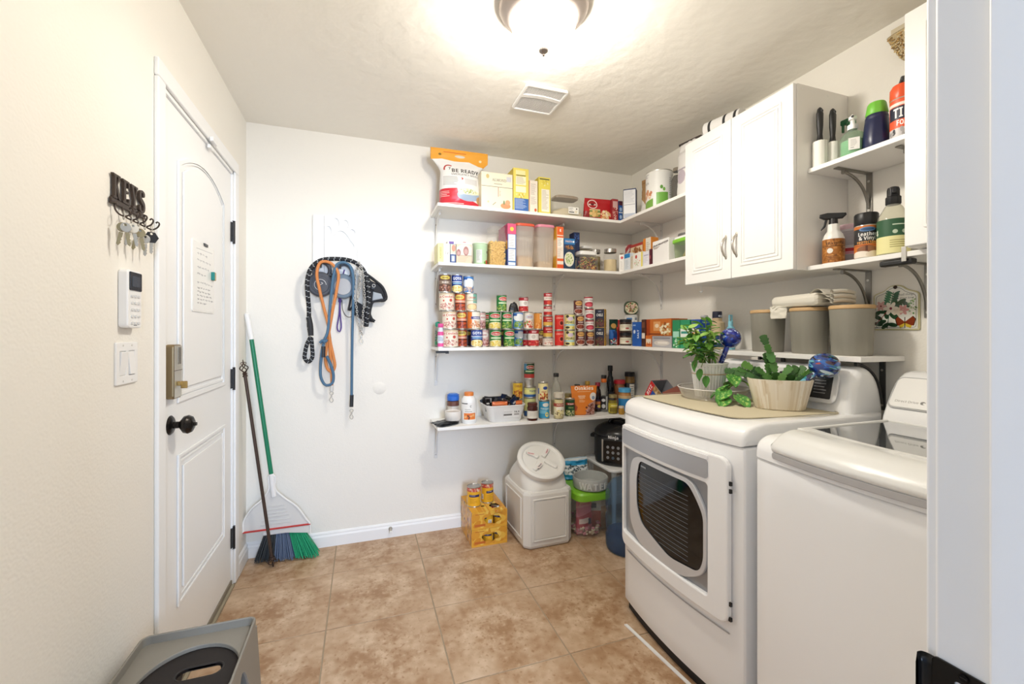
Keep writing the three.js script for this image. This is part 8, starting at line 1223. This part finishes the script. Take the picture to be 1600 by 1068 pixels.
{ // flower plaque
  const d0 = 1.024, d1 = 1.179, w = d1 - d0, y0 = 1.311, h = 0.178, t = thing('flower_plaque', 'cream glass plaque with painted flowers, butterfly and script lines on the wall', 'wall plaque', XR - 0.001, y0, (d0 + d1) / 2, -PI / 2);
  const sh = (i) => { const s = new THREE.Shape(), a = w / 2 - i, b = h - i; s.moveTo(-a + 0.008, i); s.lineTo(a - 0.008, i); s.quadraticCurveTo(a, i, a, i + 0.008); s.lineTo(a, b * 0.74); s.bezierCurveTo(a, b * 0.86, a * 0.6, b * 0.82, a * 0.38, b * 0.93); s.bezierCurveTo(a * 0.22, b * 1.01, -a * 0.22, b * 1.01, -a * 0.38, b * 0.93); s.bezierCurveTo(-a * 0.6, b * 0.82, -a, b * 0.86, -a, b * 0.74); s.lineTo(-a, i + 0.008); s.quadraticCurveTo(-a, i, -a + 0.008, i); return s; };
  const petal = (x, y, r, n, col) => ['f', (c, W, H) => { c.fillStyle = col; for (let k = 0; k < n; k++) { const a = k / n * 2 * PI; c.beginPath(); c.ellipse(x * W + Math.cos(a) * r * W, y * H + Math.sin(a) * r * W, r * W * 0.9, r * W * 0.5, a, 0, 2 * PI); c.fill(); } }];
  const art = T(320, 360, '#e9e7dc', ['f', (c, W, H) => { c.strokeStyle = '#b9b07c'; c.lineWidth = 22; c.strokeRect(0, 0, W, H); c.strokeStyle = '#2c5a3c'; c.lineWidth = 5; c.beginPath(); c.moveTo(0.32 * W, 0.96 * H); c.quadraticCurveTo(0.36 * W, 0.6 * H, 0.46 * W, 0.16 * H); c.stroke(); for (let k = 0; k < 15; k++) { const v = k / 15, x = (0.36 + v * 0.1) * W, y = (0.5 - v * 0.36) * H; c.fillStyle = k % 2 ? '#2f6048' : '#3f7a58'; c.beginPath(); c.ellipse(x + (k % 2 ? 1 : -1) * 26, y, 26, 9, (k % 2 ? -0.5 : 0.5), 0, 2 * PI); c.fill(); } for (const [x, y, a] of [[0.12, 0.72, 0.5], [0.2, 0.82, -0.4], [0.44, 0.68, 0.9], [0.44, 0.88, 0.2], [0.1, 0.62, -0.6], [0.3, 0.66, 1.4], [0.55, 0.42, 0.4], [0.63, 0.38, -0.5], [0.72, 0.44, 0.8], [0.26, 0.58, -0.3], [0.52, 0.72, 1.1], [0.12, 0.86, 0.2], [0.28, 0.9, -0.7], [0.5, 0.5, 0.1]]) { c.fillStyle = '#274a30'; c.beginPath(); c.ellipse(x * W, y * H, 34, 16, a, 0, 2 * PI); c.fill(); } c.strokeStyle = '#8a2c34'; c.lineWidth = 5; c.beginPath(); c.moveTo(0.05 * W, 0.86 * H); c.quadraticCurveTo(0.25 * W, 0.7 * H, 0.4 * W, 0.45 * H); c.stroke(); }], petal(0.18, 0.46, 0.07, 6, '#d8a8a0'), petal(0.4, 0.52, 0.09, 6, '#efe4d4'), petal(0.66, 0.56, 0.07, 6, '#d49a94'), petal(0.55, 0.6, 0.06, 5, '#e8d8c4'), ['e', 0.4, 0.52, 0.03, 0.03, '#8a3a4a'], ['e', 0.18, 0.46, 0.02, 0.02, '#7a3a3a'],
    ['p', [[0.7, 0.82], [0.55, 0.7], [0.5, 0.76], [0.54, 0.9], [0.68, 0.9]], '#8a3a1c'], ['p', [[0.7, 0.82], [0.86, 0.7], [0.92, 0.76], [0.88, 0.9], [0.72, 0.9]], '#8a3a1c'], ['p', [[0.7, 0.84], [0.58, 0.9], [0.6, 0.96], [0.68, 0.92]], '#d8b83c'], ['p', [[0.7, 0.84], [0.84, 0.9], [0.82, 0.96], [0.72, 0.92]], '#d8b83c'], ['s', [[0.7, 0.72], [0.7, 0.95]], '#3a2418', 6], ['s', [[0.55, 0.7], [0.5, 0.76], [0.54, 0.9]], '#3a2418', 5], ['s', [[0.86, 0.7], [0.92, 0.76], [0.88, 0.9]], '#3a2418', 5], ['d', 0.85, 0.5, 0.1, 0.2, ['#5a8a4c', '#8aa86a', '#e0d8c8'], 30, 0.02], ['t', 'Do small things', 0.66, 0.23, 0.055, '#4a4a48', 'italic', 'serif'], ['t', 'with great love', 0.66, 0.3, 0.055, '#4a4a48', 'italic', 'serif']);
  obj('backing', ext(sh(0), 0.005, 0.0015), M(0xcdc594, 0.4), t);
  obj('painted_face', planar(ext(sh(0.004), 0.0012), w, h, -w / 2, 0).translate(0, 0, 0.005), mapped(art, 0.15, { clearcoat: 0.6 }), t);
  obj('edge_line', tube(sh(0.011).getPoints(8).map((p) => [p.x, p.y, 0.0064]), 0.0007, 120, 4, true), M(0x4a4a38, 0.5), t);
  obj('nail', ball(0.007, 0, h * 0.94, 0.007, 1, 1, 0.6, 12), M(0x3a2c22, 0.4, 0.5), t);
}
// ---------- step stool in the near corner by the door wall ----------
{
  const x0 = -0.605, x1 = -0.312, d1 = 1.535, d0 = 1.17, H = 0.42, w = x1 - x0, dp = d1 - d0, cx = (x0 + x1) / 2, cd = (d0 + d1) / 2;
  const t = thing('step_stool', 'grey plastic step stool with dark oval top mat and slotted hand hole', 'stool', cx, 0, cd);
  const gm = M(0x8b867c, 0.5), dk = M(0x211b19, 0.75);
  const slot = rrect(0.105, 0.044, 0.0215, 0.04, 0.03), oval = ell(0.118, 0.135, 0.02, -0.01);
  const up = (s, y, th, bev) => lay(ext(s, th, bev, 20)).translate(0, y, 0);
  obj('top', up(holed(rrect(w - 0.006, dp - 0.006, 0.02), oval), 0.384, 0.012, 0.002), gm, t);
  obj('top_mat', up(holed(ell(0.122, 0.142, 0.02, -0.01), slot), 0.3735, 0.01, 0.001), dk, t);
  obj('slot_rim', up(holed(rrect(0.117, 0.056, 0.027, 0.04, 0.03), slot), 0.3735, 0.011, 0.003), M(0x1c1817, 0.5), t);
  obj('rim', up(holed(rrect(w, dp, 0.024), rrect(w - 0.014, dp - 0.014, 0.018)), 0.385, H - 0.385, 0.003), gm, t);
  // four leaning walls with arches cut into them
  const side = (len, arch) => { const s = new THREE.Shape(), a = len / 2, k = 0.02; s.moveTo(-a - k, 0); s.lineTo(-arch - 0.01, 0); s.bezierCurveTo(-arch, 0.18, -arch * 0.6, 0.36, 0, 0.37); s.bezierCurveTo(arch * 0.6, 0.36, arch, 0.18, arch + 0.01, 0); s.lineTo(a + k, 0); s.lineTo(a, 0.39); s.lineTo(-a, 0.39); s.closePath(); return s; };
  const lean = 0.05;
  for (const [turn, off, len, arch] of [[0, dp / 2, w, 0.075], [PI, dp / 2, w, 0.075], [PI / 2, w / 2, dp, 0.1], [-PI / 2, w / 2, dp, 0.1]]) obj('side_wall', ext(side(len - 0.01, arch), 0.006, 0.001, 16).translate(0, -0.39, -0.006).rotateX(-lean).translate(0, 0.3905, off).rotateY(turn), gm, t);
}
renderer.render(scene, camera);
